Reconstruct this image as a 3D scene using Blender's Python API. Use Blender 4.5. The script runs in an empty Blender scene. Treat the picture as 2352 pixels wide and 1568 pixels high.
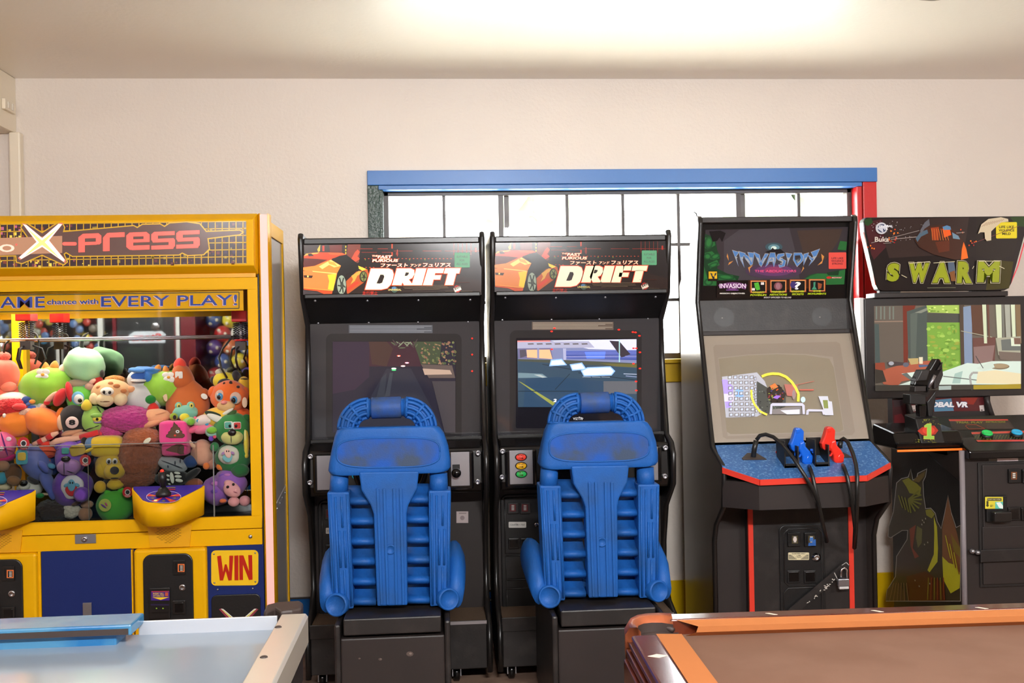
import bpy, bmesh, math, random
from mathutils import Vector, Matrix, noise
random.seed(7)
V = Vector
SC = bpy.context.scene
COL = SC.collection

# ------------------------------------------------------------------ camera
F, CX, CY = 2287.0, 1176.0, 784.0
CAM = V((0.0, -5.15, 1.5))
YAW, ROLL = 0.075, 0.019
FWD = V((math.sin(YAW), math.cos(YAW), 0))
R0, U0 = V((math.cos(YAW), -math.sin(YAW), 0)), V((0, 0, 1))
RC = R0 * math.cos(ROLL) - U0 * math.sin(ROLL)
UC = R0 * math.sin(ROLL) + U0 * math.cos(ROLL)
cd = bpy.data.cameras.new('camera'); cam = bpy.data.objects.new('camera', cd); COL.objects.link(cam)
cd.sensor_width = 36.0; cd.lens = F * 36.0 / 2352.0; cd.clip_start = 0.05; cd.clip_end = 200
mw = Matrix.Identity(4)
for i, a in enumerate((RC, UC, -FWD)):
    for j in range(3): mw[j][i] = a[j]
for j in range(3): mw[j][3] = CAM[j]
cam.matrix_world = mw
SC.camera = cam

# ------------------------------------------------------------------ world, lights, exposure
w = bpy.data.worlds.new('sky'); SC.world = w; w.use_nodes = True
bg = w.node_tree.nodes['Background']
bg.inputs[0].default_value = (0.93, 0.97, 1.0, 1); bg.inputs[1].default_value = 17.0
SC.view_settings.view_transform = 'Standard'; SC.view_settings.look = 'None'
SC.view_settings.gamma = 1.0; SC.view_settings.use_curve_mapping = False
SC.view_settings.exposure = 0.0
SC.cycles.use_denoising = True
SC.cycles.max_bounces = 8; SC.cycles.sample_clamp_indirect = 30.0
SC.cycles.caustics_reflective = False; SC.cycles.caustics_refractive = False

def area(name, loc, target, sx, sy, power, col=(1, 1, 1), portal=False):
    l = bpy.data.lights.new(name, 'AREA'); l.shape = 'RECTANGLE'; l.size = sx; l.size_y = sy
    l.energy = power; l.color = col
    o = bpy.data.objects.new(name, l); COL.objects.link(o); o.location = loc
    d = V(target) - V(loc); o.rotation_euler = d.to_track_quat('-Z', 'Y').to_euler()
    if portal: l.cycles.is_portal = True
    return o
# unseen fill lights added behind the viewpoint; daylight comes in through the windows
area('rear_door_portal', (-5.6, -9.2, 1.85), (-5.6, 0, 1.85), 1.2, 0.7, 1, portal=True)
for fx, pw in ((-1.5, 32), (0.6, 150), (3.2, 66)): area('added_fill_light', (fx, -5.7, 2.71), (fx, 0, 0.9), 1.2, 0.1, pw, (0.985, 0.985, 0.98))
area('added_fill_light', (-3.6, -6.3, 2.71), (-3.9, -9, 0.9), 1.2, 0.1, 150, (1.0, 0.98, 0.95))  # added to brighten the far side shown in the claw machine mirror
sl = bpy.data.lights.new('sun', 'SUN'); sl.energy = 30; sl.angle = 0.01; sl.color = (1.0, 0.97, 0.9)
so_ = bpy.data.objects.new('sun', sl); COL.objects.link(so_); so_.rotation_euler = V((-0.5, 0.06, -0.8)).to_track_quat('-Z', 'Y').to_euler()
area('window_portal', (0.98, 0.30, 1.85), (0.98, -5, 1.85), 2.7, 1.3, 1, portal=True)
area('claw_case_lamp', (-2.05, -0.72, 1.70), (-2.05, -0.74, 0), 1.5, 0.22, 16, (1.0, 0.93, 0.80))

# ------------------------------------------------------------------ measuring: a direction seen in the photograph to a point in the room
def ray(px, py): return FWD + RC * ((px - CX) / F) + UC * ((CY - py) / F)
def at(px, py, Y):
    d = ray(px, py); return CAM + d * ((Y - CAM.y) / d.y)
def atz(px, py, Z):
    d = ray(px, py); return CAM + d * ((Z - CAM.z) / d.z)
def atx(px, py, X):
    d = ray(px, py); return CAM + d * ((X - CAM.x) / d.x)
class Plane:
    def __init__(s, p0, n):
        s.p = V(p0); s.n = V(n).normalized()
        if s.n.dot(CAM - s.p) < 0: s.n = -s.n
    def hit(s, px, py, off=0.0):
        d = ray(px, py); t = (s.p + s.n * off - CAM).dot(s.n) / d.dot(s.n); return CAM + d * t
def plane3(a, b, c): return Plane(a, (V(b) - V(a)).cross(V(c) - V(a)))
def plane_y(Y): return Plane((0, Y, 1), (0, -1, 0))

# ------------------------------------------------------------------ materials
def lin(c):
    r = []
    for x in c:
        x = x / 255.0
        r.append(x / 12.92 if x <= 0.04045 else ((x + 0.055) / 1.055) ** 2.4)
    return (r[0], r[1], r[2], 1.0)
MATS = {}
def mat(key, rgb, rough=0.5, metal=0.0, emit=0.0, bump=0.0, bscale=40.0, var=0.0, vscale=6.0, spec=0.5, coat=0.0, rgb2=None, sheen=0.0, crough=0.08, ramp=(0.45, 0.6)):
    m = bpy.data.materials.new(key); m.use_nodes = True; nt = m.node_tree; N = nt.nodes; L = nt.links
    b = N['Principled BSDF']; c = lin(rgb)
    b.inputs['Base Color'].default_value = c; b.inputs['Roughness'].default_value = rough
    b.inputs['Metallic'].default_value = metal; b.inputs['Specular IOR Level'].default_value = spec
    b.inputs['Coat Weight'].default_value = coat
    if coat: b.inputs['Coat Roughness'].default_value = crough
    if sheen: b.inputs['Sheen Weight'].default_value = sheen
    if emit:
        b.inputs['Emission Color'].default_value = c; b.inputs['Emission Strength'].default_value = emit
    tc = N.new('ShaderNodeTexCoord')
    if rgb2 is not None or var:
        n = N.new('ShaderNodeTexNoise'); n.inputs['Scale'].default_value = vscale; n.inputs['Detail'].default_value = 5
        L.new(tc.outputs['Object'], n.inputs['Vector'])
        r = N.new('ShaderNodeValToRGB'); r.color_ramp.elements[0].position = ramp[0]; r.color_ramp.elements[1].position = ramp[1]
        r.color_ramp.elements[0].color = c
        if rgb2 is not None: r.color_ramp.elements[1].color = lin(rgb2)
        else:
            r.color_ramp.elements[0].position = 0.3; r.color_ramp.elements[1].position = 0.7
            r.color_ramp.elements[1].color = tuple(x * (1 - var) for x in c[:3]) + (1,)
        L.new(n.outputs['Fac'], r.inputs['Fac']); L.new(r.outputs['Color'], b.inputs['Base Color'])
        if emit: L.new(r.outputs['Color'], b.inputs['Emission Color'])
    if bump:
        n2 = N.new('ShaderNodeTexNoise'); n2.inputs['Scale'].default_value = bscale; n2.inputs['Detail'].default_value = 4
        L.new(tc.outputs['Object'], n2.inputs['Vector'])
        bp = N.new('ShaderNodeBump'); bp.inputs['Strength'].default_value = bump; bp.inputs['Distance'].default_value = 0.01
        L.new(n2.outputs['Fac'], bp.inputs['Height']); L.new(bp.outputs['Normal'], b.inputs['Normal'])
    MATS[key] = m; return m
def glass(key, tint=(255, 255, 255), refl=1.0, rough=0.02):
    m = bpy.data.materials.new(key); m.use_nodes = True; nt = m.node_tree; N = nt.nodes; L = nt.links
    N.remove(N['Principled BSDF'])
    t = N.new('ShaderNodeBsdfTransparent'); t.inputs[0].default_value = lin(tint)
    g = N.new('ShaderNodeBsdfGlossy'); g.inputs['Roughness'].default_value = rough
    f = N.new('ShaderNodeLayerWeight'); f.inputs[0].default_value = 0.5
    pw = N.new('ShaderNodeMath'); pw.operation = 'POWER'; pw.inputs[1].default_value = 5.0
    k = N.new('ShaderNodeMath'); k.operation = 'MULTIPLY_ADD'; k.inputs[1].default_value = 0.9 * refl; k.inputs[2].default_value = 0.022 * refl
    L.new(f.outputs['Facing'], pw.inputs[0])
    x = N.new('ShaderNodeMixShader')
    L.new(pw.outputs[0], k.inputs[0]); L.new(k.outputs[0], x.inputs[0]); L.new(t.outputs[0], x.inputs[1]); L.new(g.outputs[0], x.inputs[2])
    L.new(x.outputs[0], N['Material Output'].inputs[0]); MATS[key] = m; return m
def flatmat(rgb, emit=0.0, rough=0.35):
    k = 'ink_%d_%d_%d_%s_%s' % (rgb[0], rgb[1], rgb[2], emit, rough)
    if k not in MATS: mat(k, rgb, rough=rough, emit=emit)
    return k

mat('wall', (229, 218, 208), rough=0.42, bump=0.25, bscale=60, var=0.05, vscale=1.3)
mat('ceiling', (246, 238, 228), rough=0.40, coat=0.7, crough=0.33, bump=0.12, bscale=45, var=0.03, vscale=1.0)
mat('plaster_beam', (238, 226, 205), rough=0.45, bump=0.1)
mat('floor', (168, 138, 118), rough=0.5, rgb2=(148, 118, 102), vscale=9, bump=0.05)
mat('trim_blue', (62, 118, 190), rough=0.35, bump=0.06, bscale=30)
mat('trim_green', (30, 58, 48), rough=0.22, bump=0.5, bscale=70)
mat('trim_red', (205, 32, 32), rough=0.3, bump=0.05)
mat('trim_yellow', (214, 172, 10), rough=0.35, bump=0.05)
mat('base_blue', (24, 108, 186), rough=0.3)
mat('base_yellow', (216, 176, 6), rough=0.35)
mat('bronze', (72, 62, 58), rough=0.4)
glass('pane')
mat('lawn', (216, 218, 206), rough=0.9, rgb2=(226, 228, 218), vscale=1.2)
mat('bark', (150, 135, 120), rough=0.9)
mat('foliage', (92, 102, 80), rough=0.9, rgb2=(120, 128, 104), vscale=3)
mat('far_wall', (225, 205, 180), rough=0.8)
mat('yellow', (236, 176, 10), rough=0.4, spec=0.15, coat=0.0, var=0.05, vscale=3)
mat('yellow_edge', (228, 165, 20), rough=0.35)
mat('royal', (24, 40, 100), rough=0.5, bump=0.05, bscale=200, spec=0.25)
mat('deck_blue', (58, 42, 150), rough=0.3)
mat('black', (22, 20, 20), rough=0.42, bump=0.06, bscale=150)
mat('black_worn', (34, 30, 29), rough=0.45, rgb2=(52, 46, 44), vscale=14, bump=0.05, bscale=120, ramp=(0.5, 0.75))
mat('black_gloss', (16, 14, 14), rough=0.2)
mat('black_edge', (30, 27, 26), rough=0.3)
mat('brown_black', (44, 36, 34), rough=0.5, var=0.2, vscale=5)
mat('invasion_side', (72, 62, 57), rough=0.3, var=0.25, vscale=4, coat=0.6, crough=0.2)
mat('chrome', (200, 200, 205), rough=0.18, metal=1.0)
mat('steel', (176, 176, 182), rough=0.32, metal=0.9)
mat('white_metal', (214, 212, 210), rough=0.4, metal=0.2)
mat('mirror', (176, 182, 178), rough=0.02, metal=1.0)
mat('side_gloss', (186, 184, 186), rough=0.14, spec=0.6)
mat('led_pink', (255, 168, 160), emit=0.62)
glass('acrylic', (236, 240, 238), 0.7)
glass('case_glass', (250, 250, 250), 0.55)
mat('acrylic_edge', (150, 150, 145), rough=0.3)
mat('bezel_glass', (62, 61, 64), rough=0.05, spec=0.5)  # base grey lifted to stand in for the room reflected in the glass
mat('crt_bezel', (158, 146, 132), rough=0.28, spec=0.6)
mat('crt_bezel_deep', (146, 134, 121), rough=0.35)
mat('crt_tube', (148, 138, 120), rough=0.14, spec=0.7)
mat('tv_frame', (46, 41, 40), rough=0.3)
mat('seat_blue', (26, 92, 172), rough=0.5, spec=0.3, bump=0.12, bscale=220, rgb2=(34, 84, 148), vscale=7, ramp=(0.48, 0.72))
mat('seat_blue_dirty', (22, 84, 176), rough=0.55, spec=0.3, bump=0.1, bscale=200, rgb2=(62, 78, 104), vscale=9, ramp=(0.42, 0.66))
mat('carpet', (104, 82, 62), rough=0.95, bump=0.3, bscale=300, var=0.2, vscale=200)
mat('panel_blue', (58, 106, 168), rough=0.3, rgb2=(112, 154, 200), vscale=95, ramp=(0.52, 0.66))
mat('red_trim', (226, 62, 46), rough=0.35)
mat('gun_blue', (22, 104, 226), rough=0.22)
mat('gun_red', (240, 52, 38), rough=0.22)
mat('cable', (28, 27, 26), rough=0.35)
mat('cloth', (133, 101, 84), rough=0.95, rgb2=(126, 94, 77), vscale=3, spec=0.2)
mat('cushion', (190, 118, 68), rough=0.9, spec=0.2)
mat('mahogany', (84, 32, 18), rough=0.18, coat=0.35, rgb2=(98, 42, 24), vscale=4, spec=0.6)
mat('leather', (176, 96, 60), rough=0.35, rgb2=(150, 80, 50), vscale=8)
mat('ivory', (232, 222, 204), rough=0.4)
mat('ice', (154, 168, 182), rough=0.13, spec=0.6, var=0.06, vscale=2)
mat('rail_silver', (226, 218, 204), rough=0.25, metal=0.35)
mat('rail_white', (196, 200, 208), rough=0.3, metal=0.2)
mat('goal_blue', (40, 112, 168), rough=0.25, rgb2=(78, 138, 176), vscale=5)
mat('rubber', (62, 50, 46), rough=0.55)
mat('lamp_green', (28, 48, 30), rough=0.15, coat=0.5)
mat('lamp_glass', (205, 200, 190), rough=0.2)
mat('orange_strip', (255, 120, 40), rough=0.3, emit=0.5)
mat('grey_plastic', (136, 128, 132), rough=0.45)
mat('paper', (236, 226, 228), rough=0.7)

# ------------------------------------------------------------------ mesh collector
ZERO = V((0, 0, 0))
def wloc(o):
    p = V((0, 0, 0))
    while o is not None: p += o.location; o = o.parent
    return p
_text = {}
def text_geo(s, bold=0.0):
    k = (s, bold)
    if k in _text: return _text[k]
    c = bpy.data.curves.new('t', 'FONT'); c.body = s; c.offset = bold; c.resolution_u = 3
    o = bpy.data.objects.new('t', c); COL.objects.link(o)
    me = bpy.data.meshes.new_from_object(o.evaluated_get(bpy.context.evaluated_depsgraph_get()))
    vs = [(v.co.x, v.co.y) for v in me.vertices]; fs = [tuple(p.vertices) for p in me.polygons]
    bpy.data.objects.remove(o); bpy.data.curves.remove(c); bpy.data.meshes.remove(me)
    x0, x1 = min(v[0] for v in vs), max(v[0] for v in vs); y0, y1 = min(v[1] for v in vs), max(v[1] for v in vs)
    vs = [((x - x0) / (x1 - x0), (y - y0) / (y1 - y0)) for x, y in vs]
    _text[k] = (vs, fs); return vs, fs

class MB:
    def __init__(s): s.v = []; s.f = []; s.m = []; s.sm = []; s.mats = []
    def mi(s, k):
        if k not in s.mats: s.mats.append(k)
        return s.mats.index(k)
    def add(s, vs, fs, k, smooth=False):
        b = len(s.v); s.v += [V(p) for p in vs]; i = s.mi(k)
        for f in fs: s.f.append([b + a for a in f]); s.m.append(i); s.sm.append(smooth)
        return s
    def box(s, x0, x1, y0, y1, z0, z1, k):
        x0, x1 = sorted((x0, x1)); y0, y1 = sorted((y0, y1)); z0, z1 = sorted((z0, z1))
        vs = [(x, y, z) for x in (x0, x1) for y in (y0, y1) for z in (z0, z1)]
        return s.add(vs, [(0, 1, 3, 2), (4, 6, 7, 5), (0, 4, 5, 1), (2, 3, 7, 6), (0, 2, 6, 4), (1, 5, 7, 3)], k)
    def prism(s, pts, ext, k, smooth=False):
        n = len(pts); a = [V(p) for p in pts]; e = V(ext); b = [p + e for p in a]
        nrm = V((0, 0, 0))
        for i in range(n): nrm += a[i].cross(a[(i + 1) % n])
        if nrm.dot(e) > 0: a.reverse(); b.reverse()
        fs = [tuple(range(n)), tuple(range(2 * n - 1, n - 1, -1))] + [(i, i + n, (i + 1) % n + n, (i + 1) % n) for i in range(n)]
        return s.add(a + b, fs, k, smooth)
    def loft(s, rings, k, smooth=True, cap=True, closed=True):
        n = len(rings[0]); vs = [p for r in rings for p in r]; fs = []
        for i in range(len(rings) - 1):
            for j in range(n if closed else n - 1):
                a = i * n + j; b = i * n + (j + 1) % n
                fs.append((a, b, b + n, a + n))
        if cap and closed: fs += [tuple(range(n - 1, -1, -1)), tuple(range((len(rings) - 1) * n, len(rings) * n))]
        return s.add(vs, fs, k, smooth)
    def tube(s, pts, r, k, n=10, flat=1.0, smooth=True):
        pts = [V(p) for p in pts]; rings = []; up = None
        for i, p in enumerate(pts):
            t = (pts[min(i + 1, len(pts) - 1)] - pts[max(i - 1, 0)]).normalized()
            if up is None: up = V((0, 1, 0)) if abs(t.y) < 0.9 else V((0, 0, 1))
            a = (up - t * up.dot(t)).normalized(); up = a; b = t.cross(a)
            rr = r[i] if isinstance(r, (list, tuple)) else r
            rings.append([p + (a * math.cos(q) * flat + b * math.sin(q)) * rr for q in (2 * math.pi * j / n for j in range(n))])
        return s.loft(rings, k, smooth)
    def cyl(s, p, q, r, k, n=20, smooth=True, r2=None): return s.tube([p, q], [r, r if r2 is None else r2], k, n, 1.0, smooth)
    def disc(s, c, axis, prof, k, n=24, smooth=True):
        # prof: (radius, height along axis) pairs
        a = V(axis).normalized(); u = a.orthogonal().normalized(); w_ = a.cross(u); c = V(c)
        rings = [[c + a * h + (u * math.cos(t) + w_ * math.sin(t)) * max(r, 1e-5) for t in (2 * math.pi * j / n for j in range(n))] for r, h in prof]
        return s.loft(rings, k, smooth)
    def ell(s, c, r, k, rot=0.0, nu=24, nv=14, taper=0.0, lump=0.0, seed=0.0, sq=1.0, shag=0.0):
        c = V(c); vs = []; fs = []; cr, sr = math.cos(rot), math.sin(rot)
        for i in range(nv + 1):
            th = math.pi * i / nv
            for j in range(nu):
                ph = 2 * math.pi * j / nu
                d = V((math.sin(th) * math.cos(ph), math.sin(th) * math.sin(ph), math.cos(th)))
                if sq != 1.0: d = V([math.copysign(abs(q) ** sq, q) for q in d])
                f = 1.0
                if lump: f += lump * noise.noise(d * 1.7 + V((seed, seed * 2, 0)))
                if shag: f += shag * (noise.noise(d * 9 + V((seed, 0, 0))) + 0.6 * noise.noise(d * 22))
                x, y, z = d.x * r[0] * f, d.y * r[1] * f, d.z * r[2] * f
                if taper: x *= 1 - taper * d.z; y *= 1 - taper * d.z
                vs.append(c + V((x * cr - z * sr, y, x * sr + z * cr)))
        for i in range(nv):
            for j in range(nu):
                a = i * nu + j; b = i * nu + (j + 1) % nu
                fs.append((a, a + nu, b + nu, b))
        return s.add(vs, fs, k, True)
    def build(s, name, parent=None, off=ZERO, bevel=0.0, seg=2, label=None, weld=True):
        o0 = wloc(parent) if parent is not None else ZERO
        me = bpy.data.meshes.new(name)
        me.from_pydata([tuple(p + off - o0) for p in s.v], [], s.f)
        for k in s.mats: me.materials.append(MATS[k])
        me.polygons.foreach_set('material_index', s.m); me.polygons.foreach_set('use_smooth', s.sm)
        bm = bmesh.new(); bm.from_mesh(me)
        if weld: bmesh.ops.remove_doubles(bm, verts=bm.verts, dist=1e-5)
        bm.to_mesh(me); bm.free(); me.update()
        o = bpy.data.objects.new(name, me); COL.objects.link(o); o.parent = parent
        if bevel:
            b = o.modifiers.new('bevel', 'BEVEL'); b.width = bevel; b.segments = seg; b.limit_method = 'ANGLE'; b.angle_limit = 0.7
        if label: o['label'] = label
        return o

class Art(MB):
    """flat printed shapes lying on a plane of the thing itself"""
    def __init__(s, plane, conv=None, emit=0.0, rough=0.35, base=0.0008, step=0.0006):
        super().__init__(); s.pl = plane; s.cv = conv or (lambda x, y: (x, y)); s.emit = emit; s.rough = rough; s.l = 0; s.b0 = base; s.st = step
    def P(s, x, y, lift=0.0):
        px, py = s.cv(x, y); return s.pl.hit(px, py, s.b0 + s.st * s.l + lift)
    def c(s, rgb, emit=None): return rgb if isinstance(rgb, str) else flatmat(rgb, s.emit if emit is None else emit, s.rough)
    def poly(s, pts, rgb, emit=None, up=True):
        if up: s.l += 0.12
        s.add([s.P(x, y) for x, y in pts], [tuple(range(len(pts)))], s.c(rgb, emit)); return s
    def rect(s, x0, y0, x1, y1, rgb, emit=None, sl=0.0, up=True):
        return s.poly([(x0, y0), (x1, y0 + sl * (x1 - x0)), (x1, y1 + sl * (x1 - x0)), (x0, y1)], rgb, emit, up)
    def oval(s, cx, cy, rx, ry, rgb, emit=None, n=24, rot=0.0, a0=0, a1=360):
        k = math.cos(math.radians(rot)), math.sin(math.radians(rot)); p = []
        for i in range(n):
            t = math.radians(a0 + (a1 - a0) * i / (n if a1 - a0 == 360 else n - 1)); x, y = rx * math.cos(t), ry * math.sin(t)
            p.append((cx + x * k[0] - y * k[1], cy + x * k[1] + y * k[0]))
        return s.poly(p, rgb, emit)
    def line(s, p, q, wd, rgb, emit=None, up=False):
        dx, dy = q[0] - p[0], q[1] - p[1]; L = math.hypot(dx, dy) or 1; nx, ny = -dy / L * wd / 2, dx / L * wd / 2
        return s.poly([(p[0] + nx, p[1] + ny), (q[0] + nx, q[1] + ny), (q[0] - nx, q[1] - ny), (p[0] - nx, p[1] - ny)], rgb, emit, up)
    def path(s, pts, wd, rgb, emit=None):
        s.l += 0.12
        for a, b in zip(pts, pts[1:]): s.line(a, b, wd, rgb, emit)
        return s
    def rrect(s, x0, y0, x1, y1, r, rgb, emit=None, sl=0.0):
        p = []
        for cx, cy, a in ((x1 - r, y0 + r, -90), (x1 - r, y1 - r, 0), (x0 + r, y1 - r, 90), (x0 + r, y0 + r, 180)):
            for i in range(6):
                t = math.radians(a + 18 * i); p.append((cx + r * math.cos(t), cy + r * math.sin(t) + sl * (cx - x0)))
        return s.poly(p, rgb, emit)
    def text(s, t, x0, y0, x1, y1, rgb, bold=0.0, emit=None, shear=0.0, sl=0.0, grow=0.0):
        s.l += 0.3; vs, fs = text_geo(t, bold); x0 -= grow; x1 += grow; y0 -= grow; y1 += grow
        h = y1 - y0
        s.add([s.P(x0 + u * (x1 - x0) + shear * h * (v - 0.5), y1 - v * h + sl * u * (x1 - x0)) for u, v in vs], fs, s.c(rgb, emit)); return s

def grow_poly(pts, k):
    n = len(pts); ar = sum(pts[i][0] * pts[(i + 1) % n][1] - pts[(i + 1) % n][0] * pts[i][1] for i in range(n)); sg = 1 if ar > 0 else -1; out = []
    for i in range(n):
        p, a, b = pts[i], pts[i - 1], pts[(i + 1) % n]
        e1 = V((p[0] - a[0], p[1] - a[1])).normalized(); e2 = V((b[0] - p[0], b[1] - p[1])).normalized()
        n1, n2 = V((e1.y, -e1.x)) * sg, V((e2.y, -e2.x)) * sg; m = (n1 + n2); m = m / max(0.5, m.dot(n1)) if m.length > 1e-3 else n1
        out.append((p[0] + m.x * k, p[1] + m.y * k))
    return out

def rbox(x0, x1, z0, z1, yf, yb, r, k, mb=None, n=6):
    """slab facing the room with rounded corners"""
    x0, x1 = sorted((x0, x1)); z0, z1 = sorted((z0, z1)); p = []
    for cx, cz, a in ((x1 - r, z1 - r, 0), (x0 + r, z1 - r, 90), (x0 + r, z0 + r, 180), (x1 - r, z0 + r, 270)):
        for i in range(n + 1):
            t = math.radians(a + 90 * i / n); p.append(V((cx + r * math.cos(t), yf, cz + r * math.sin(t))))
    mb = mb or MB(); mb.prism(p, (0, yb - yf, 0), k); return mb
def thing(name, label, cat, loc, group=None):
    o = bpy.data.objects.new(name, None); COL.objects.link(o); o.location = loc; o.empty_display_size = 0.1
    o['label'] = label; o['category'] = cat
    if group: o['group'] = group
    return o
def tag(o, label, cat, group=None):
    o['label'] = label; o['category'] = cat
    if group: o['group'] = group
    return o
def struct(o): o['kind'] = 'structure'; return o
def pbox(px0, py0, px1, py1, Yf, Yb, k, mb=None):
    """box whose front face at Yf spans the given view rectangle"""
    a = at(px0, (py0 + py1) / 2, Yf).x; b = at(px1, (py0 + py1) / 2, Yf).x
    xm = (px0 + px1) / 2; t = at(xm, py0, Yf).z; u = at(xm, py1, Yf).z
    mb = mb or MB(); mb.box(a, b, Yf, Yb, u, t, k); return mb

# ================================================================== the room
CEIL = at(1200, 181, 0).z
XL, XR, YB = -7.0, 5.2, -9.0
struct(MB().box(XL, XR, YB, 0.2, -0.1, 0, 'floor').build('floor'))
struct(MB().box(XL - .2, XR + .2, YB - .2, 0.2, CEIL, CEIL + 0.1, 'ceiling').build('ceiling'))
# window wall with its opening
wx0, wx1 = at(873, 600, 0).x, at(1978, 600, 0).x
wz1, wz0 = at(1400, 424, 0).z, at(1400, 832, 0).z
mb = MB()
for b in ((XL, wx0, 0, CEIL), (wx1, XR, 0, CEIL), (wx0, wx1, 0, wz0), (wx0, wx1, wz1, CEIL)):
    mb.box(b[0], b[1], 0, 0.18, b[2], b[3], 'wall')
struct(mb.build('wall_back'))
struct(MB().box(XR, XR + .15, YB, 0.18, 0, CEIL, 'wall').build('wall_right'))
struct(MB().box(XL - .15, XL, YB, 0.18, 0, CEIL, 'wall').build('wall_left'))
for fx, fy, nm_ in ((-1.5, -5.7, 'left of the three added fill fixtures on the ceiling behind the viewpoint'), (.6, -5.7, 'middle of the three added fill fixtures on the ceiling behind the viewpoint'), (3.2, -5.7, 'right of the three added fill fixtures on the ceiling behind the viewpoint'), (-3.6, -6.3, 'added fill fixture on the ceiling over the prize cabinet and ball crane')):
    fl = thing('added_ceiling_light', nm_, 'lamp', (fx, fy, CEIL))  # invented fixture, carries one of the added fill lights
    MB().box(fx - .65, fx + .65, fy - .18, fy + .18, 2.785, CEIL, 'white_metal').build('housing', fl, bevel=.006)
mb = MB()
for x0, x1, z0, z1 in ((XL, -6.2, 0, CEIL), (-6.2, -5.0, 0, 1.5), (-6.2, -5.0, 2.2, CEIL), (-5.0, -3.0, 0, CEIL), (-3.0, XR, 0, CEIL)):
    mb.box(x0, x1, YB - .15, YB, z0, z1, 'wall')
struct(mb.build('wall_front'))
# header beam and pilaster at the left corner, beside a wide opening
bx = at(33, 240, -0.02).x; bz = at(14, 300, -0.4).z
struct(MB().box(bx - .16, bx, -4.5, -0.001, at(26, 305, -0.02).z, CEIL - .001, 'plaster_beam').build('trim_5', bevel=.004))
struct(MB().box(bx - .02, bx + .035, -0.05, -0.001, 0.0, at(26, 305, -0.02).z - .001, 'plaster_beam').build('trim_6', bevel=.008))
# painted trim around the window
pa, pb = at(843, 391, -.03), at(2015, 385, -.03)
hz0 = at(1430, 421, -.03).z
struct(MB().box(pa.x, pb.x, -.03, -.001, hz0, at(1430, 388, -.03).z, 'trim_blue').box(wx0, wx1, -.03, .16, wz1 - .022, wz1, 'trim_blue').build('trim_1', bevel=.003))
gz = at(1400, 880, -.02).z
struct(MB().box(at(845, 500, -.025).x, at(874, 500, -.025).x, -.025, -.001, gz, hz0, 'trim_green').box(wx0, wx0 + .022, -.024, .16, wz0, wz1 - .022, 'trim_green').build('trim_2', bevel=.003))
struct(MB().box(at(1983, 450, -.025).x, at(2014, 450, -.025).x, -.025, -.001, gz, hz0, 'trim_red').box(wx1 - .026, wx1, -.024, .16, wz0, wz1 - .022, 'trim_red').build('trim_3', bevel=.003))
struct(MB().box(wx0, wx1, -.022, -.001, gz, wz0, 'trim_yellow').box(wx0 - .02, wx1 + .02, -.045, .16, wz0 - .01, wz0 + .012, 'trim_yellow').build('trim_4', bevel=.003))
bh = at(1130, 1358, -.015).z
xs = at(1330, 1400, -.015).x
struct(MB().box(bx + .04, xs, -.015, -.001, 0.02, bh, 'base_blue').box(bx + .04, xs, -.02, -.001, bh, bh + .006, 'bronze').build('baseboard_left'))
struct(MB().box(xs, XR, -.015, -.001, 0.02, bh + .02, 'base_yellow').build('baseboard_right'))
# bronze sliding window with muntins
YW = 0.08
mb = MB(); X = lambda px, py=500: at(px, py, YW).x; Z = lambda py, px=1430: at(px, py, YW).z
ix0, ix1, iz1, iz0 = wx0 + .022, wx1 - .026, wz1 - .022, wz0 + .012
def vbar(c, hw, y0=YW - .015, y1=YW + .015): mb.box(c - hw, c + hw, y0, y1, iz0, iz1, 'bronze')
mb.box(ix0, ix1, YW - .03, YW + .03, iz1 - .022, iz1, 'bronze'); mb.box(ix0, ix1, YW - .03, YW + .03, iz0, iz0 + .03, 'bronze')
vbar(ix0 + .012, .012, YW - .03, YW + .03); vbar(ix1 - .012, .012, YW - .03, YW + .03)
struct(mb.build('window_1', bevel=.002)); win = bpy.data.objects['window_1']
for px in (1020, 1302, 1430, 1557, 1833):
    mb = MB(); vbar(X(px), .008); mb.build('muntin', win)
for px in (1157, 1700):
    mb = MB(); vbar(X(px) - .016, .013, YW - .028, YW + .0); vbar(X(px) + .016, .013, YW - .0, YW + .028); mb.build('mullion', win, bevel=.002)
for py in (563, 690):
    MB().box(ix0, ix1, YW - .012, YW + .012, Z(py) - .008, Z(py) + .008, 'bronze').build('muntin', win)
MB().box(ix0, ix1, YW - .002, YW + .002, iz0 + .03, iz1 - .022, 'pane').build('pane', win)
# electrical box on the beam
ob = thing('outlet_box', 'cream surface mounted outlet box on the beam in the upper left corner', 'outlet', (bx + .02, -0.1, 2.7))
a, b = atx(3, 225, bx), atx(27, 262, bx)
MB().box(bx + .0005, bx + .018, b.y, a.y, b.z, a.z, 'plaster_beam').build('cover_plate', ob, bevel=.003)
for q in (.33, .72):
    yy = a.y + (b.y - a.y) * q
    MB().box(bx + .018, bx + .021, yy - .012, yy + .012, (a.z + b.z) / 2 - .016, (a.z + b.z) / 2 + .016, 'rail_silver').build('socket', ob, bevel=.002)
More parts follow.
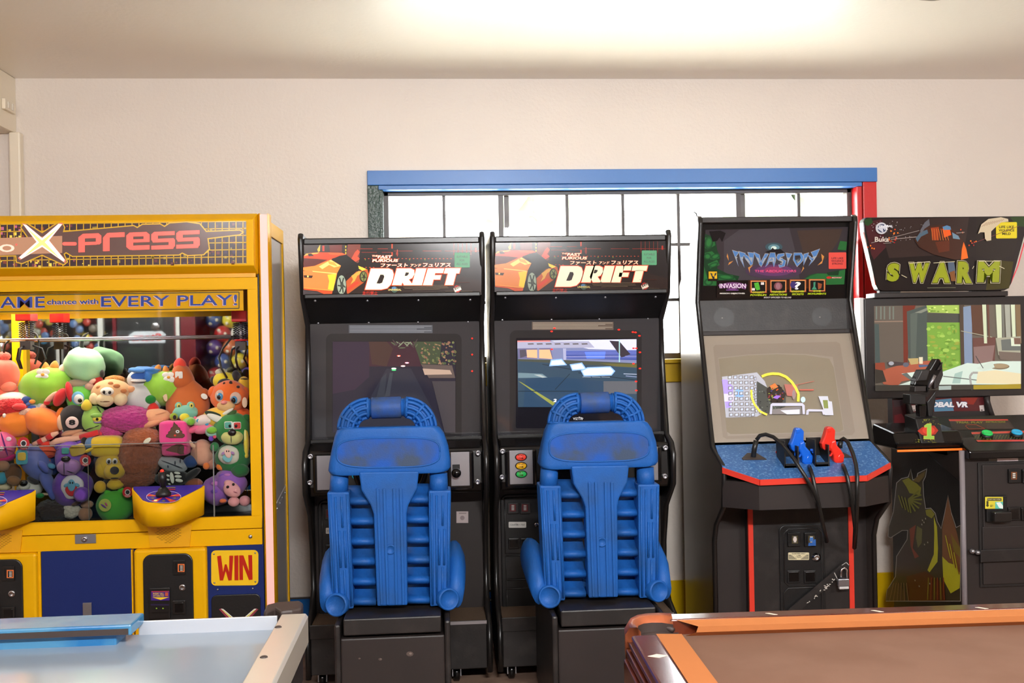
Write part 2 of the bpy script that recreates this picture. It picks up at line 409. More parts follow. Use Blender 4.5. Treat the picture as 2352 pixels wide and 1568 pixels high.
# ------------------------------------------------------------------ outdoors
mb = MB(); n = 18
g = [[V((-16 + 34 * i / n, .6 + 26 * j / n, -0.15 + 0.045 * (26 * j / n) + .25 * noise.noise(V((i * .4, j * .4, 0))))) for i in range(n + 1)] for j in range(n + 1)]
mb.loft(g, 'lawn', True, False, False)
o = struct(mb.build('ground_outside'))
for i, (x, y, h, lb) in enumerate(((-0.9, 10.5, 5.5, 'pale tree beyond the left panes of the window'), (2.2, 17.0, 6, 'pale tree beyond the middle panes of the window'), (8.2, 17.0, 6, 'pale tree beyond the right panes of the window'))):
    t = thing('tree', lb, 'tree', (x, y, .2))
    MB().tube([(x, y, 0), (x + .1, y, 1.2), (x - .05, y, h * .6), (x + .1, y, h)], [.16, .13, .1, .04], 'bark').build('trunk', t)
    mb = MB()
    for k in range(9): mb.ell((x + random.uniform(-1, 1), y + random.uniform(-.8, .8), h * .8 + random.uniform(-.5, 1.2)), (.7, .7, .6), 'foliage', shag=.25, lump=.4, seed=k + 3 * i, nu=16, nv=10)
    mb.build('crown', t)
tag(MB().box(-3.2, 0.1, 15, 19, .2, 3.4, 'far_wall').prism([(-3.5, 14.7, 3.4), (.4, 14.7, 3.4), (-1.5, 14.7, 4.8)], (0, 4.6, 0), 'far_wall').build('house'), 'pale house on the slope behind the left panes', 'building')
# dark green lamp hanging under the ceiling, its foot just in the frame
lc = at(2165, -19, -3.5)
lt = thing('ceiling_lamp', 'dark green round lamp cut by the top edge of the picture', 'lamp', (lc.x, lc.y, CEIL))
MB().disc((lc.x, lc.y, lc.z), (0, 0, 1), [(0, -.006), (.02, -.006), (.032, -.002), (.036, .008), (.036, .06), (.03, .09), (.01, .1), (0, .1)], 'lamp_green').build('shade', lt)
MB().disc((lc.x - .008, lc.y, lc.z), (0, 0, 1), [(0, -.008), (.026, -.007), (.044, .0), (.044, .006), (0, .006)], 'lamp_glass').build('rim', lt)
MB().cyl((lc.x, lc.y, lc.z + .1), (lc.x, lc.y, CEIL), .012, 'bronze').build('stem', lt)

# ================================================================== two racing cabinets with blue plastic seats
YF, YM = -0.78, -0.80
D1L, D1R = at(687, 640, YF).x, at(1114, 640, YF).x
D2L, D2R = at(1131, 640, YF).x, at(1538, 640, YF).x
DX = V((((D2L - D1L) + (D2R - D1R)) / 2, 0, 0)); 
SX = V((at(1381, 1240, -1.35).x - at(897, 1250, -1.35).x, 0, 0))
c1 = lambda x, y: (670 + x * .19558, 520 + y * .19558)
c3 = lambda x, y: (670 + x * .24236, 720 + y * .24236)
c4 = lambda x, y: (1110 + x * .24236, 720 + y * .24236)
c5 = lambda x, y: (670 + x * .32394, 1060 + y * .32394)
c6 = lambda x, y: (1110 + x * .32394, 1060 + y * .32394)

def drift_marquee(art):
    e = art.emit; E1 = e * .95
    art.rect(133, 196, 2228, 802, (28, 17, 15), emit=e * .5)
    art.poly([(800, 480), (1300, 620), (1900, 560), (2228, 640), (2228, 802), (700, 802)], (40, 22, 16), emit=e * .5)
    R = (150, 44, 26)
    for x in (1905, 1955, 2005, 2055, 2105): art.line((x, 200), (x, 335), 4, R)
    for a, b in ((690, 950), (1010, 1130)): art.line((a, 262), (b, 262), 5, R)
    for a, b in ((820, 1000), (1060, 1170), (1200, 1420), (1540, 1760), (1800, 2220)): art.line((a, 287 if a > 1100 else 303), (b, 287 if a > 1100 else 303), 4, R)
    for x in range(860, 1900, 44): art.line((x - 8, 377), (x + 8, 377), 7, (196, 70, 40))
    for x in range(830, 1000, 44): art.line((x - 8, 480), (x + 8, 480), 7, (196, 70, 40))
    for x in (1385, 1565, 865): art.oval(x, 390, 6, 6, (110, 150, 40), n=8)
    art.rect(1172, 205, 1186, 258, (220, 70, 40)); art.rect(1172, 302, 1186, 342, (220, 70, 40)); art.rect(2152, 250, 2172, 300, (170, 44, 30))
    art.line((1240, 270), (1240, 350), 6, (190, 60, 36)); art.rect(1225, 300, 1250, 335, (130, 40, 26))
    # picture of an orange sports car, seen from behind the wheel
    art.poly([(140, 200), (640, 200), (640, 330), (560, 305), (330, 300), (135, 330)], (46, 28, 24))
    art.rect(360, 225, 384, 290, (180, 50, 34)); art.poly([(440, 220), (590, 215), (590, 300), (450, 300)], (96, 32, 26))
    for y in (225, 265, 300, 340): art.rect(628, y, 642, y + 24, (186, 160, 40))
    art.poly([(300, 270), (335, 210), (332, 290), (310, 300)], (190, 160, 60))
    art.poly([(660, 200), (810, 200), (790, 420), (700, 470), (640, 380)], (110, 52, 42)); art.poly([(745, 300), (775, 270), (800, 300), (770, 350), (800, 380), (740, 420), (700, 380)], (226, 74, 50))
    art.poly([(640, 640), (760, 530), (890, 500), (905, 560), (870, 640), (760, 720), (650, 800)], (176, 78, 34))
    art.poly([(700, 580), (790, 520), (830, 540), (770, 580), (740, 640), (690, 680), (720, 620)], (206, 150, 60)); art.poly([(650, 720), (770, 640), (800, 660), (650, 770)], (196, 60, 36))
    art.poly([(780, 460), (880, 500), (830, 520), (780, 490)], (226, 190, 60))
    art.poly([(135, 345), (210, 312), (330, 302), (560, 306), (640, 330), (560, 345), (480, 380), (330, 470), (140, 480)], (190, 62, 30))
    art.poly([(420, 306), (590, 308), (640, 330), (540, 338), (450, 330)], (214, 84, 40)); art.poly([(140, 350), (170, 318), (330, 304), (300, 320), (200, 330)], (232, 160, 70))
    art.poly([(140, 372), (300, 380), (420, 392), (270, 462), (140, 478)], (84, 28, 24)); art.poly([(190, 320), (230, 316), (260, 345), (200, 350)], (40, 22, 20))
    art.poly([(135, 480), (270, 462), (460, 388), (580, 460), (535, 545), (400, 540), (135, 515)], (226, 128, 50))
    art.poly([(320, 470), (460, 392), (575, 462), (500, 480), (440, 450), (360, 500)], (250, 214, 110)); art.poly([(420, 400), (500, 420), (540, 470), (440, 440)], (240, 150, 60))
    art.poly([(470, 378), (640, 330), (770, 430), (790, 490), (700, 540), (640, 560), (635, 802), (480, 802), (500, 690), (535, 560), (585, 470), (550, 420)], (20, 17, 15))
    art.poly([(135, 520), (240, 514), (535, 548), (510, 660), (480, 760), (140, 724)], (214, 122, 56))
    art.poly([(420, 566), (525, 552), (508, 650), (488, 752), (425, 735), (440, 640)], (234, 190, 48)); art.poly([(240, 520), (530, 548), (520, 560), (250, 532)], (250, 190, 100))
    art.poly([(140, 572), (250, 576), (236, 606), (145, 600)], (58, 30, 18)); art.rect(180, 575, 200, 596, (230, 190, 100))
    art.poly([(140, 724), (480, 762), (470, 802), (400, 802), (300, 760), (140, 742)], (186, 72, 32)); art.line((140, 722), (470, 750), 7, (255, 150, 60))
    art.poly([(135, 745), (300, 765), (390, 802), (135, 802)], (60, 50, 52))
    art.oval(583, 685, 60, 122, (30, 30, 26)); art.oval(585, 685, 52, 112, (140, 152, 132)); art.oval(590, 690, 20, 40, (60, 66, 56))
    for a in (0, 50, 105, 160, 220, 285): 
        q = math.radians(a); art.line((590 + 12 * math.cos(q), 690 + 26 * math.sin(q)), (586 + 46 * math.cos(q + .3), 686 + 100 * math.sin(q + .3)), 15, (44, 48, 42), up=True)
    art.oval(842, 588, 46, 66, (36, 36, 22)); art.oval(846, 588, 36, 54, (112, 116, 62)); art.oval(850, 590, 14, 22, (40, 40, 24))
    for a in (20, 90, 160, 230, 300):
        q = math.radians(a); art.line((848, 590), (846 + 32 * math.cos(q), 588 + 50 * math.sin(q)), 9, (44, 44, 26), up=True)
    # titles
    W, O = (255, 244, 206), (214, 66, 34)
    def tx(t, x0, y0, x1, y1, b, sh=.2): art.text(t, x0, y0, x1, y1, O, b + .05, grow=4, shear=sh); art.text(t, x0, y0, x1, y1, W, b, emit=E1, shear=sh)
    tx('THE', 945, 337, 1008, 354, .02); tx('FAST', 1012, 340, 1175, 374, .03); tx('FURIOUS', 950, 384, 1248, 416, .03); tx('AND THE', 1040, 375, 1150, 383, .0)
    tx('ファースト', 1045, 434, 1362, 478, .02); tx('アンド', 1396, 440, 1516, 472, .01); tx('フュリアス', 1542, 430, 1868, 474, .02)
    S = [[(930, 494), (1140, 494), (1182, 512), (1198, 560), (1190, 610), (1165, 680), (1120, 725), (1050, 740), (862, 740)],
         [(1235, 492), (1345, 492), (1290, 688), (1178, 688)], [(1330, 492), (1398, 492), (1438, 512), (1442, 560), (1415, 605), (1375, 622), (1425, 688), (1318, 688), (1280, 622)],
         [(1465, 492), (1582, 492), (1530, 688), (1408, 688)], [(1600, 492), (1700, 492), (1648, 688), (1540, 688)], [(1690, 492), (1792, 492), (1778, 546), (1680, 546)], [(1640, 572), (1756, 572), (1742, 622), (1630, 622)],
         [(1802, 490), (1982, 490), (1966, 550), (1786, 550)], [(1836, 545), (1932, 545), (1896, 686), (1800, 686)]]
    art.l += .2
    for p in S: art.poly(grow_poly(p, 9), O, up=False)
    art.l += .2
    for p in S: art.poly(p, W, emit=E1, up=False)
    art.poly([(1042, 564), (1078, 566), (1088, 590), (1062, 660), (1035, 670), (996, 668)], (38, 20, 15), emit=e * .5)
    art.poly([(1340, 538), (1378, 540), (1372, 562), (1352, 580), (1326, 580)], (38, 20, 15), emit=e * .5)
    art.oval(1207, 740, 38, 38, (62, 82, 70)); art.oval(1200, 722, 26, 15, (70, 110, 150)); art.text('UNIVERSAL', 1132, 731, 1288, 754, (214, 196, 120), .02)
    for i, (a, b) in enumerate(((1255, 1895), (1310, 1830), (1320, 1840), (1420, 1740))): art.line((a, 698 + 15 * i), (b, 690 + 15 * i), 4, (120, 104, 84))
    art.oval(1945, 732, 42, 42, (176, 40, 34)); art.poly([(1900, 728), (1978, 696), (1994, 740), (1918, 772)], (226, 216, 196)); art.text('RAW', 1912, 708, 1986, 752, (50, 40, 36), .04, sl=-.42)
    art.text('走行禁止', 830, 760, 1010, 804, (196, 50, 36), .01); art.line((1880, 655), (2090, 655), 3, (90, 40, 30)); art.line((1800, 760), (2120, 760), 3, (110, 96, 80))

def drift(name, label, off, lit):
    cx = (D1L + D1R) / 2
    root = thing(name, label, 'arcade machine', (cx + off.x, YF, 0), 'racing cabinets')
    B = lambda mb, n, p=root, **k: mb.build(n, p, off, **k)
    L, R, T = D1L, D1R, .022
    zt = at(690, 545, YF).z; zm = at(900, 682, YF).z; zs = at(900, 741, -.60).z; zd = at(900, 1012, -.66).z
    # profile of the side panel: (Y, z) from the front top downward
    Zp = lambda py, Y: at(900, py, Y).z
    prof = [(-.28, zt + .005), (YF + .0, zt + .01), (YF - .012, zt - .01), (-.745, zm), (-.60, zs - .01), (-.615, Zp(850, -.62)), (-.675, zd), (-.765, zd - .03), (-.80, Zp(1060, -.8)), (-.79, Zp(1130, -.8)), (-.64, Zp(1178, -.64)), (-.58, Zp(1260, -.58)), (-.57, Zp(1345, -.57)), (-.66, Zp(1405, -.68)), (-.80, Zp(1446, -.8)), (-.80, .06), (-.28, .06)]
    for xa in (L, R - T):
        o = B(MB().prism([(xa, y, z) for y, z in prof], (T, 0, 0), 'black'), 'side_panel', bevel=.004)
    for xa in (L - .001, R - T - .001):
        B(MB().tube([(xa + T / 2 + .001, y - .002, z) for y, z in prof[1:16]], .0125, 'black_edge', 8), 'edge_molding')
    x0, x1 = L + T, R - T
    B(MB().box(x0, x1, -.30, -.285, .08, zt - .03, "black"), "back_panel")
    # marquee
    B(MB().box(x0, x1, YF - .008, -.30, zt - .033, zt - .005, 'black_edge'), 'top_rail', bevel=.005)
    B(MB().box(x0, x1, YF - .008, YF + .05, zm - .002, zm + .018, 'black_edge'), 'marquee_rail', bevel=.004)
    mq = B(MB().box(x0, x1, YF, YF + .012, zm + .018, zt - .033, 'black_gloss'), 'marquee')
    art = Art(plane_y(YF), c1, emit=.75 if lit else 0.0, rough=.16); drift_marquee(art); B(art, 'artwork', mq)
    st = Art(plane_y(YF - .003), c1); st.rrect(1912, 308, 2092, 482, 10, (40, 140, 84)); 
    for i, t in enumerate(('SUITABLE', 'FOR', 'ALL AGES')):
        wd = (66, 28, 66)[i]; st.text(t, 2001 - wd, 342 + 43 * i, 2001 + wd, 366 + 43 * i, (26, 66, 44), .01)
    B(st, 'sticker', mq, label='green age rating sticker')
    # recessed speaker panel
    sp = B(MB().add([(x0, YF + .01, zm), (x1, YF + .01, zm), (x1, -.61, zs), (x0, -.61, zs), (x0, YF + .03, zm), (x1, YF + .03, zm), (x1, -.59, zs), (x0, -.59, zs)], [(0, 1, 2, 3), (7, 6, 5, 4), (0, 4, 5, 1), (3, 2, 6, 7), (0, 3, 7, 4), (1, 5, 6, 2)], 'black'), 'speaker_panel')
    pl = plane3((0, YF + .01, zm), (1, YF + .01, zm), (0, -.61, zs))
    for px, py in ((724, 690), (844, 690), (961, 689), (1080, 688), (731, 742), (847, 741), (960, 740), (1075, 739)):
        B(MB().ell(pl.hit(px, py), (.006, .006, .006), 'steel', nu=10, nv=6), 'bolt', sp)
    # monitor glass, screen
    gy0, gy1 = -.612, -.606
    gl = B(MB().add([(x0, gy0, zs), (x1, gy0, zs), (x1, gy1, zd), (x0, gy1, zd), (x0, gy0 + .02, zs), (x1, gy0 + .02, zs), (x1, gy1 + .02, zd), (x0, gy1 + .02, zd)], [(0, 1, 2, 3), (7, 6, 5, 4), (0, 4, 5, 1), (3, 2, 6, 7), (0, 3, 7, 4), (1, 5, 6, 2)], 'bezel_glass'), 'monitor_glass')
    P = plane3((0, gy0, zs), (1, gy0, zs), (0, gy1, zd))
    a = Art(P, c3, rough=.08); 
    a.rrect(325, 190, 1610, 1200, 60, (50, 48, 50)); a.rrect(385, 262, 1555, 1130, 16, (32, 30, 36))  # bezel greys lifted too, in place of the reflected room
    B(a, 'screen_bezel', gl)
    a = Art(P, c3, rough=.5, base=.0012); a.rect(540, 108, 1335, 185, (74, 76, 84) if lit else (92, 70, 50))
    for i in range(5): a.rect(550, 116 + 14 * i, 1325 - (i % 3) * 70, 121 + 14 * i, (146, 148, 156) if lit else (176, 160, 140))
    B(a, 'warning_sticker', gl)
    if lit:
        s = Art(P, c3, emit=.55, rough=.1, base=.0016)
        s.rect(388, 265, 1552, 1128, (40, 37, 48)); s.poly([(388, 265), (735, 265), (735, 600), (600, 720), (388, 760)], (50, 40, 54)); s.poly([(735, 265), (1225, 265), (1225, 500), (735, 500)], (60, 38, 46))
        s.poly([(730, 265), (900, 265), (960, 330), (900, 500), (760, 480)], (66, 48, 44)); s.poly([(560, 1128), (900, 520), (1130, 520), (1450, 1128)], (46, 46, 56))
        s.poly([(1150, 265), (1420, 265), (1400, 480), (1225, 480), (1200, 400)], (62, 70, 52))
        for i in range(80):
            x, y = random.uniform(1230, 1550), random.uniform(270, 480); s.oval(x, y, random.uniform(6, 20), random.uniform(5, 14), random.choice(((92, 92, 60), (128, 92, 76), (70, 84, 58), (104, 110, 70), (140, 112, 84))), n=7, rot=random.uniform(0, 90))
        for i in range(14):
            x, y = random.uniform(880, 1225), random.uniform(270, 330); s.oval(x, y, random.uniform(14, 50), 6, random.choice(((84, 92, 70), (120, 128, 104), (70, 60, 60))), n=8, rot=random.uniform(-60, 60))
        s.poly([(850, 610), (900, 560), (880, 800), (800, 800)], (52, 54, 62)); s.poly([(930, 560), (960, 560), (930, 780), (880, 790)], (58, 60, 68)); s.poly([(1225, 480), (1520, 490), (1550, 610), (1300, 610)], (88, 76, 72))
        s.poly([(1240, 520), (1500, 535), (1520, 575), (1260, 580)], (170, 146, 130)); s.poly([(1330, 640), (1552, 640), (1552, 1128), (1450, 1128)], (62, 58, 62))  # tan bar is a reflection of the room drawn into the picture
        for x, y, wd, cc in ((1015, 400, 18, (255, 90, 60)), (1092, 466, 20, (255, 150, 170)), (1055, 497, 22, (255, 200, 190)), (968, 520, 24, (255, 250, 220))): s.oval(x, y, wd, 7, cc, emit=1.3, n=12); s.oval(x, y + 2, wd * .5, 4, (255, 255, 255), emit=1.5, n=10)
        s.oval(968, 534, 22, 7, (80, 220, 120), emit=1.0, n=12)
        for y in (235, 388, 545): s.oval(1710, y, 8, 8, (255, 40, 30), emit=1.6, n=10)
        B(s, 'screen', gl)
    else:
        s = Art(P, c4, emit=.85, rough=.1, base=.0016)
        s.poly([(323, 256), (1452, 242), (1455, 880), (330, 885)], (60, 78, 96)); s.poly([(323, 256), (1452, 242), (1452, 470), (330, 430)], (110, 116, 150))
        s.poly([(630, 254), (1452, 242), (1452, 350), (1000, 335)], (190, 192, 214)); s.poly([(323, 264), (1000, 262), (1055, 322), (323, 330)], (150, 150, 172)); s.poly([(323, 256), (630, 252), (640, 266), (323, 270)], (196, 120, 120))
        for x in range(420, 1000, 85): s.poly([(x, 282), (x + 55, 280), (x + 60, 292), (x + 5, 294)], (92, 86, 90))
        s.poly([(330, 330), (640, 326), (660, 430), (330, 425)], (96, 92, 122)); s.poly([(410, 342), (630, 340), (655, 430), (415, 415)], (216, 164, 124)); s.poly([(510, 325), (530, 325), (530, 440), (512, 440)], (120, 124, 156)); s.poly([(345, 345), (400, 340), (415, 400), (350, 420)], (74, 70, 80))
        s.poly([(780, 350), (1452, 345), (1452, 440), (790, 425)], (52, 66, 132)); s.poly([(960, 360), (1160, 358), (1150, 425), (980, 425)], (70, 110, 220)); 
        for i in range(8): s.line((780, 352 + 11 * i), (1452, 348 + 11 * i), 4, random.choice(((120, 130, 190), (80, 92, 150), (170, 170, 200))), up=True)
        s.poly([(755, 330), (785, 330), (785, 440), (760, 440)], (150, 152, 180)); s.poly([(1195, 256), (1290, 262), (1395, 385), (1310, 416)], (52, 46, 54)); s.line((1290, 245), (1290, 460), 10, (150, 190, 190), up=True)
        s.poly([(330, 430), (780, 440), (1455, 470), (1455, 510), (330, 450)], (66, 70, 62)); s.poly([(1100, 470), (1455, 478), (1455, 512), (1250, 500)], (92, 88, 50))
        s.poly([(330, 450), (1455, 515), (1455, 885), (330, 885)], (48, 66, 82)); s.poly([(400, 620), (700, 600), (1130, 640), (1150, 885), (380, 885)], (42, 62, 84))
        s.poly([(330, 560), (560, 570), (610, 605), (330, 610)], (96, 118, 128)); s.poly([(480, 578), (540, 578), (600, 604), (560, 608)], (150, 160, 160)); s.poly([(333, 640), (360, 650), (720, 870), (660, 872)], (128, 132, 62))
        s.poly([(1140, 640), (1455, 640), (1455, 760), (1140, 760)], (84, 86, 92))
        for p in (((560, 480), (900, 540)), ((820, 570), (680, 720)), ((900, 560), (1455, 630)), ((330, 735), (900, 735))): s.line(p[0], p[1], 7, (36, 46, 56), up=True)
        for x in range(940, 1200, 90): s.line((x, 600), (x + 80, 602), 5, (140, 150, 160), up=True)
        s.line((1330, 570), (1455, 575), 8, (140, 150, 170), up=True); s.line((1350, 590), (1455, 600), 8, (120, 130, 160), up=True)
        for p in ([(650, 448), (740, 440), (775, 480), (640, 486)], [(835, 490), (930, 476), (960, 520), (850, 528)], [(940, 545), (990, 520), (1200, 512), (1235, 545), (1210, 575), (960, 582)]):
            s.poly(grow_poly(p, 12), (130, 165, 220), emit=1.0); s.poly(p, (225, 240, 255), emit=1.5)
        s.text('2 CREDITS', 666, 808, 952, 838, (245, 245, 250), .03, emit=1.2, shear=.2)
        for x, y in ((648, 168), (1418, 175), (1443, 178), (1480, 210), (1424, 328), (1450, 328), (1485, 366), (1424, 474), (1485, 520), (1448, 642), (1450, 728), (1285, 152), (650, 338), (675, 138)): s.oval(x, y, 12, 7, (255, 40, 30), emit=1.6, n=10)
        s.text('VIZTA', 850, 984, 938, 1006, (190, 190, 195), .01); 
        for a0 in (-60,): s.path([(905, 978), (945, 990), (935, 1008)], 4, (190, 190, 195))
        s.build('screen', gl)
    # dashboard with steel plates
    dz = zd
    da = B(MB().prism([(x0, y, z) for y, z in ((-.66, dz), (-.68, dz + .004), (-.775, dz - .03), (-.795, dz - .18), (-.77, dz - .225), (-.56, dz - .24), (-.59, dz))], (x1 - x0, 0, 0), 'black_gloss'), 'dashboard', bevel=.012)
    B(MB().box(x0, x1, -.685, -.66, dz - .004, dz + .014, 'black'), 'glass_rail', da, bevel=.004)
    for (qx0, qx1) in ((at(1160, 1080, -.79).x - DX.x, at(1232, 1080, -.79).x - DX.x), (at(1026, 1080, -.79).x, at(1088, 1080, -.79).x)):
        za, zb = at(1060, 1034, -.79).z, at(1060, 1122, -.79).z
        B(MB().box(qx0, qx1, -.815, -.79, zb, za, 'black_gloss'), 'control_pod', da, bevel=.01)
        pt = B(MB().box(qx0 + .018, qx1 - .018, -.818, -.815, zb + .016, za - .004, 'steel'), 'control_plate', da, bevel=.002)
    if da:
        bx0 = (at(1196.5, 1070, -.81).x - DX.x)
        for i, (cc, t, py) in enumerate(() if lit else (((240, 70, 56), 'ROAD|CAM', 1049), ((236, 178, 30), 'TAILGATE|CAM', 1069), ((40, 176, 84), 'SKY|CAM', 1088))):
            k = flatmat(cc, .25); z = at(1196, py, -.815).z
            b_ = MB(); b_.disc((bx0, -.818, z), (0, -1, 0), [(.0245, 0), (.025, .004), (.02, .006), (0, .007)], 'black'); 
            b_.v = [V((bx0 + (q.x - bx0) * 1.05, q.y, z + (q.z - z) * .68)) for q in b_.v]
            c_ = MB(); c_.disc((bx0, -.824, z), (0, -1, 0), [(.0212, 0), (.0205, .004), (.014, .008), (0, .009)], k); c_.v = [V((bx0 + (q.x - bx0) * 1.05, q.y, z + (q.z - z) * .66)) for q in c_.v]
            B(b_, 'button_ring', da)
            bo = B(c_, 'button', da)
            tt = Art(plane_y(-.8335)); dxp = 0
            for j, wrd in enumerate(t.split('|')):
                hw = 7.5 * min(1, len(wrd) / 5.5) + 1; tt.text(wrd, 1196.5 - hw, py - 6 + 6.5 * j, 1196.5 + hw, py - 1 + 6.5 * j, (90, 40, 20), .01)
            tt.build('button_lettering', bo, off - DX)
        kx = at(1048, 1085, -.83); B(MB().ell((kx.x, -.845, kx.z), (.021, .021, .021), 'black_gloss'), 'shifter_knob', da)
        B(MB().cyl((kx.x, -.815, kx.z + .01), (kx.x, -.84, kx.z + .002), .008, 'black'), 'shifter_shaft', da)
        MBs = MB(); MBs.box(kx.x - .016, kx.x + .016, -.8195, -.8175, kx.z - .01, kx.z + .034, 'black'); B(MBs, 'shifter_slot', da, bevel=.004)
        for px, py in ((713, 1048), (712, 1108), (1098, 1040), (1097, 1106)):
            p = at(px, py, -.80); B(MB().disc((p.x, p.y + .004, p.z), (0, -1, 0), [(.012, 0), (.012, .006), (.008, .01), (.006, .006), (0, .006)], 'steel', 14), 'bolt', da)
        # hub and rim of the steering wheel in front of the dash
        wc = at(897, 1085, -.86); n_ = 28
        pts = [V((wc.x + .15 * math.cos(t), -.86 - .03 * math.sin(t), wc.z + .02 + .14 * math.sin(t))) for t in (2 * math.pi * i / n_ for i in range(n_ + 1))]
        sw = B(MB().tube(pts, .014, 'black_gloss', 10), 'steering_wheel', root)
        B(MB().box(wc.x - .14, wc.x + .14, -.868, -.852, wc.z + .005, wc.z + .04, 'black').cyl((wc.x, -.78, wc.z + .02), (wc.x, -.87, wc.z + .02), .05, 'black_gloss'), 'wheel_spoke', sw, bevel=.004)
        p = at(816, 1092, -.82); rb = B(MB().disc((p.x, -.816, p.z), (0, -1, 0), [(.014, 0), (.014, .006), (.01, .009), (0, .01)], flatmat((30, 170, 200), .3)), 'radio_button', da, label='round cyan button')
    # lower front, coin door on the left, blank board on the right
    zk = at(900, 1135, -.60).z
    lf = B(MB().box(x0, x1, -.57, -.55, .2, zk, 'brown_black'), 'lower_front')
    D = -.582; dl = lambda x, y: c6(x, y)
    def q(x, y): p = at(*c6(x, y), D); return p.x - DX.x, p.z
    ax, az = q(120, 235); cx_, cz = q(470, 1062)
    cdoor = B(rbox(ax, cx_, cz, az, D, -.57, .035, 'black'), 'coin_door', bevel=.004)
    for x0_, y0_, x1_, y1_ in ((150, 258, 450, 640), (160, 665, 450, 822), (165, 838, 450, 888), (165, 900, 450, 1045)):
        a_, b_ = q(x0_, y0_), q(x1_, y1_); pts = [V((a_[0], D - .002, a_[1])), V((b_[0], D - .002, a_[1])), V((b_[0], D - .002, b_[1])), V((a_[0], D - .002, b_[1])), V((a_[0], D - .002, a_[1]))]
        B(MB().tube(pts, .0035, 'black_edge', 6), 'door_bead', cdoor)
    for x in (180, 266):
        a_, b_ = q(x - 8, 292), q(x + 70, 366); cs = B(MB().box(a_[0], b_[0], D - .012, D, b_[1], a_[1], 'black_worn'), 'coin_slot', cdoor, bevel=.003)
        t = Art(plane_y(D - .013), c6); t.rect(x + 8, 302, x + 50, 352, (110, 26, 30)); t.rect(x + 14, 308, x + 44, 346, (64, 22, 24)); 
        for i in range(4): t.rect(x + 20, 308 + 10 * i, x + 40, 313 + 10 * i, (226, 220, 210))
        t.build('coin_return_light', cs, off - DX)
        a_, b_ = q(x - 4, 540), q(x + 76, 615); cf = B(MB().box(a_[0], b_[0], D - .01, D, b_[1], a_[1], 'black_edge'), 'coin_return', cdoor, bevel=.004)
        B(MB().box(a_[0] + .007, b_[0] - .007, D - .0115, D - .009, b_[1] + .008, a_[1] - .006, 'black_gloss'), 'coin_flap', cf, bevel=.002)
    t = Art(plane_y(D - .004), c6); t.rrect(180, 426, 305, 468, 6, (226, 222, 216)); t.text('2 QUARTERS = 1 PLAY', 189, 440, 296, 455, (40, 38, 40), .01); t.build('price_label', cdoor, off - DX, label='white price label')
    a_ = q(377, 444); B(MB().disc((a_[0], D, a_[1]), (0, -1, 0), [(.012, 0), (.011, .006), (.006, .008), (0, .007)], 'chrome', 16), 'lock', cdoor)
    if lit:
        t = Art(plane_y(-.572), c5); t.rect(1168, 352, 1252, 434, (196, 180, 178)); t.oval(1210, 398, 16, 16, (150, 134, 134)); t.line((1185, 365), (1238, 365), 8, (150, 134, 132)); B(t, 'serial_plate', lf, label='square silver plate')
    # base with carpeted step
    zb = at(1070, 1430, -.80).z
    bs = B(MB().box(x0, x1, -.80, -.30, .075, zb, 'black_worn'), 'base', bevel=.004)
    B(MB().box(x0 + .002, x1 - .002, -.795, -.57, zb, zb + .006, 'carpet'), 'floor_carpet', bs)
    B(MB().box(x0, x1, -.803, -.795, zb - .006, zb + .008, 'steel'), 'carpet_edge', bs)
    zp0, zp1 = at(*c6(110, 1090), -.8).z, at(*c6(110, 1205), -.8).z; xq = at(*c6(130, 1100), -.8).x - DX.x
    B(MB().box(xq, xq + .3, -.806, -.80, zp1, zp0 - .01, 'black_worn'), 'access_plate', bs, bevel=.002)
    for px, py in (((742, 1551), (1049, 1541))):
        p = at(px, py, -.72); r = .036
        ca = B(MB().disc((p.x - .014, -.72, r), (1, 0, 0), [(0, 0), (r * .8, 0), (r, .004), (r, .024), (r * .8, .028), (0, .028)], 'black_gloss', 20), 'caster_wheel', bs)
        B(MB().box(p.x - .02, p.x - .016, -.74, -.69, r - .01, .078, 'steel').box(p.x + .016, p.x + .02, -.74, -.69, r - .01, .078, 'steel').box(p.x - .02, p.x + .02, -.74, -.69, .0725, .0765, 'steel'), 'caster_fork', ca)
    # ---- seat pedestal and seat (they stand a little off the cabinet's middle line)
    so = ZERO if lit else SX
    G = lambda mb, n, p, **k: mb.build(n, p, so, **k)
    yp = -1.45
    pa_, pb_ = at(782, 1500, yp), at(1022, 1500, yp); zl1, zl0 = at(900, 1418, yp).z, at(900, 1456, yp).z
    pd = G(MB().box(pa_.x, pb_.x, yp + .006, -.79, .02, zl0 - .012, 'brown_black'), 'seat_pedestal', root, bevel=.006)
    for xx in (pa_.x - .022, pb_.x): G(MB().box(xx, xx + .022, yp + .002, -.79, .02, zl1 - .02, 'black_worn'), 'pedestal_side', pd, bevel=.008)
    G(MB().box(pa_.x + .012, pb_.x - .012, yp, -.95, zl0, zl1, 'black_worn'), 'pedestal_lid', pd, bevel=.005)
    if lit:
        t = Art(plane_y(yp + .006), c5); 
        for x, y, r_ in ((838, 1362, 26), (628, 1400, 14), (480, 1395, 9)): t.oval(x, y, r_, r_ * .7, (92, 78, 72), n=9); t.oval(x + 4, y - 2, r_ * .4, r_ * .3, (130, 116, 108), n=7)
        G(t, 'scuff_mark', pd)
    ys = -1.35
    def sp_(px, py, dy=0.0): return at(px, py, ys + dy)
    K = 'seat_blue'
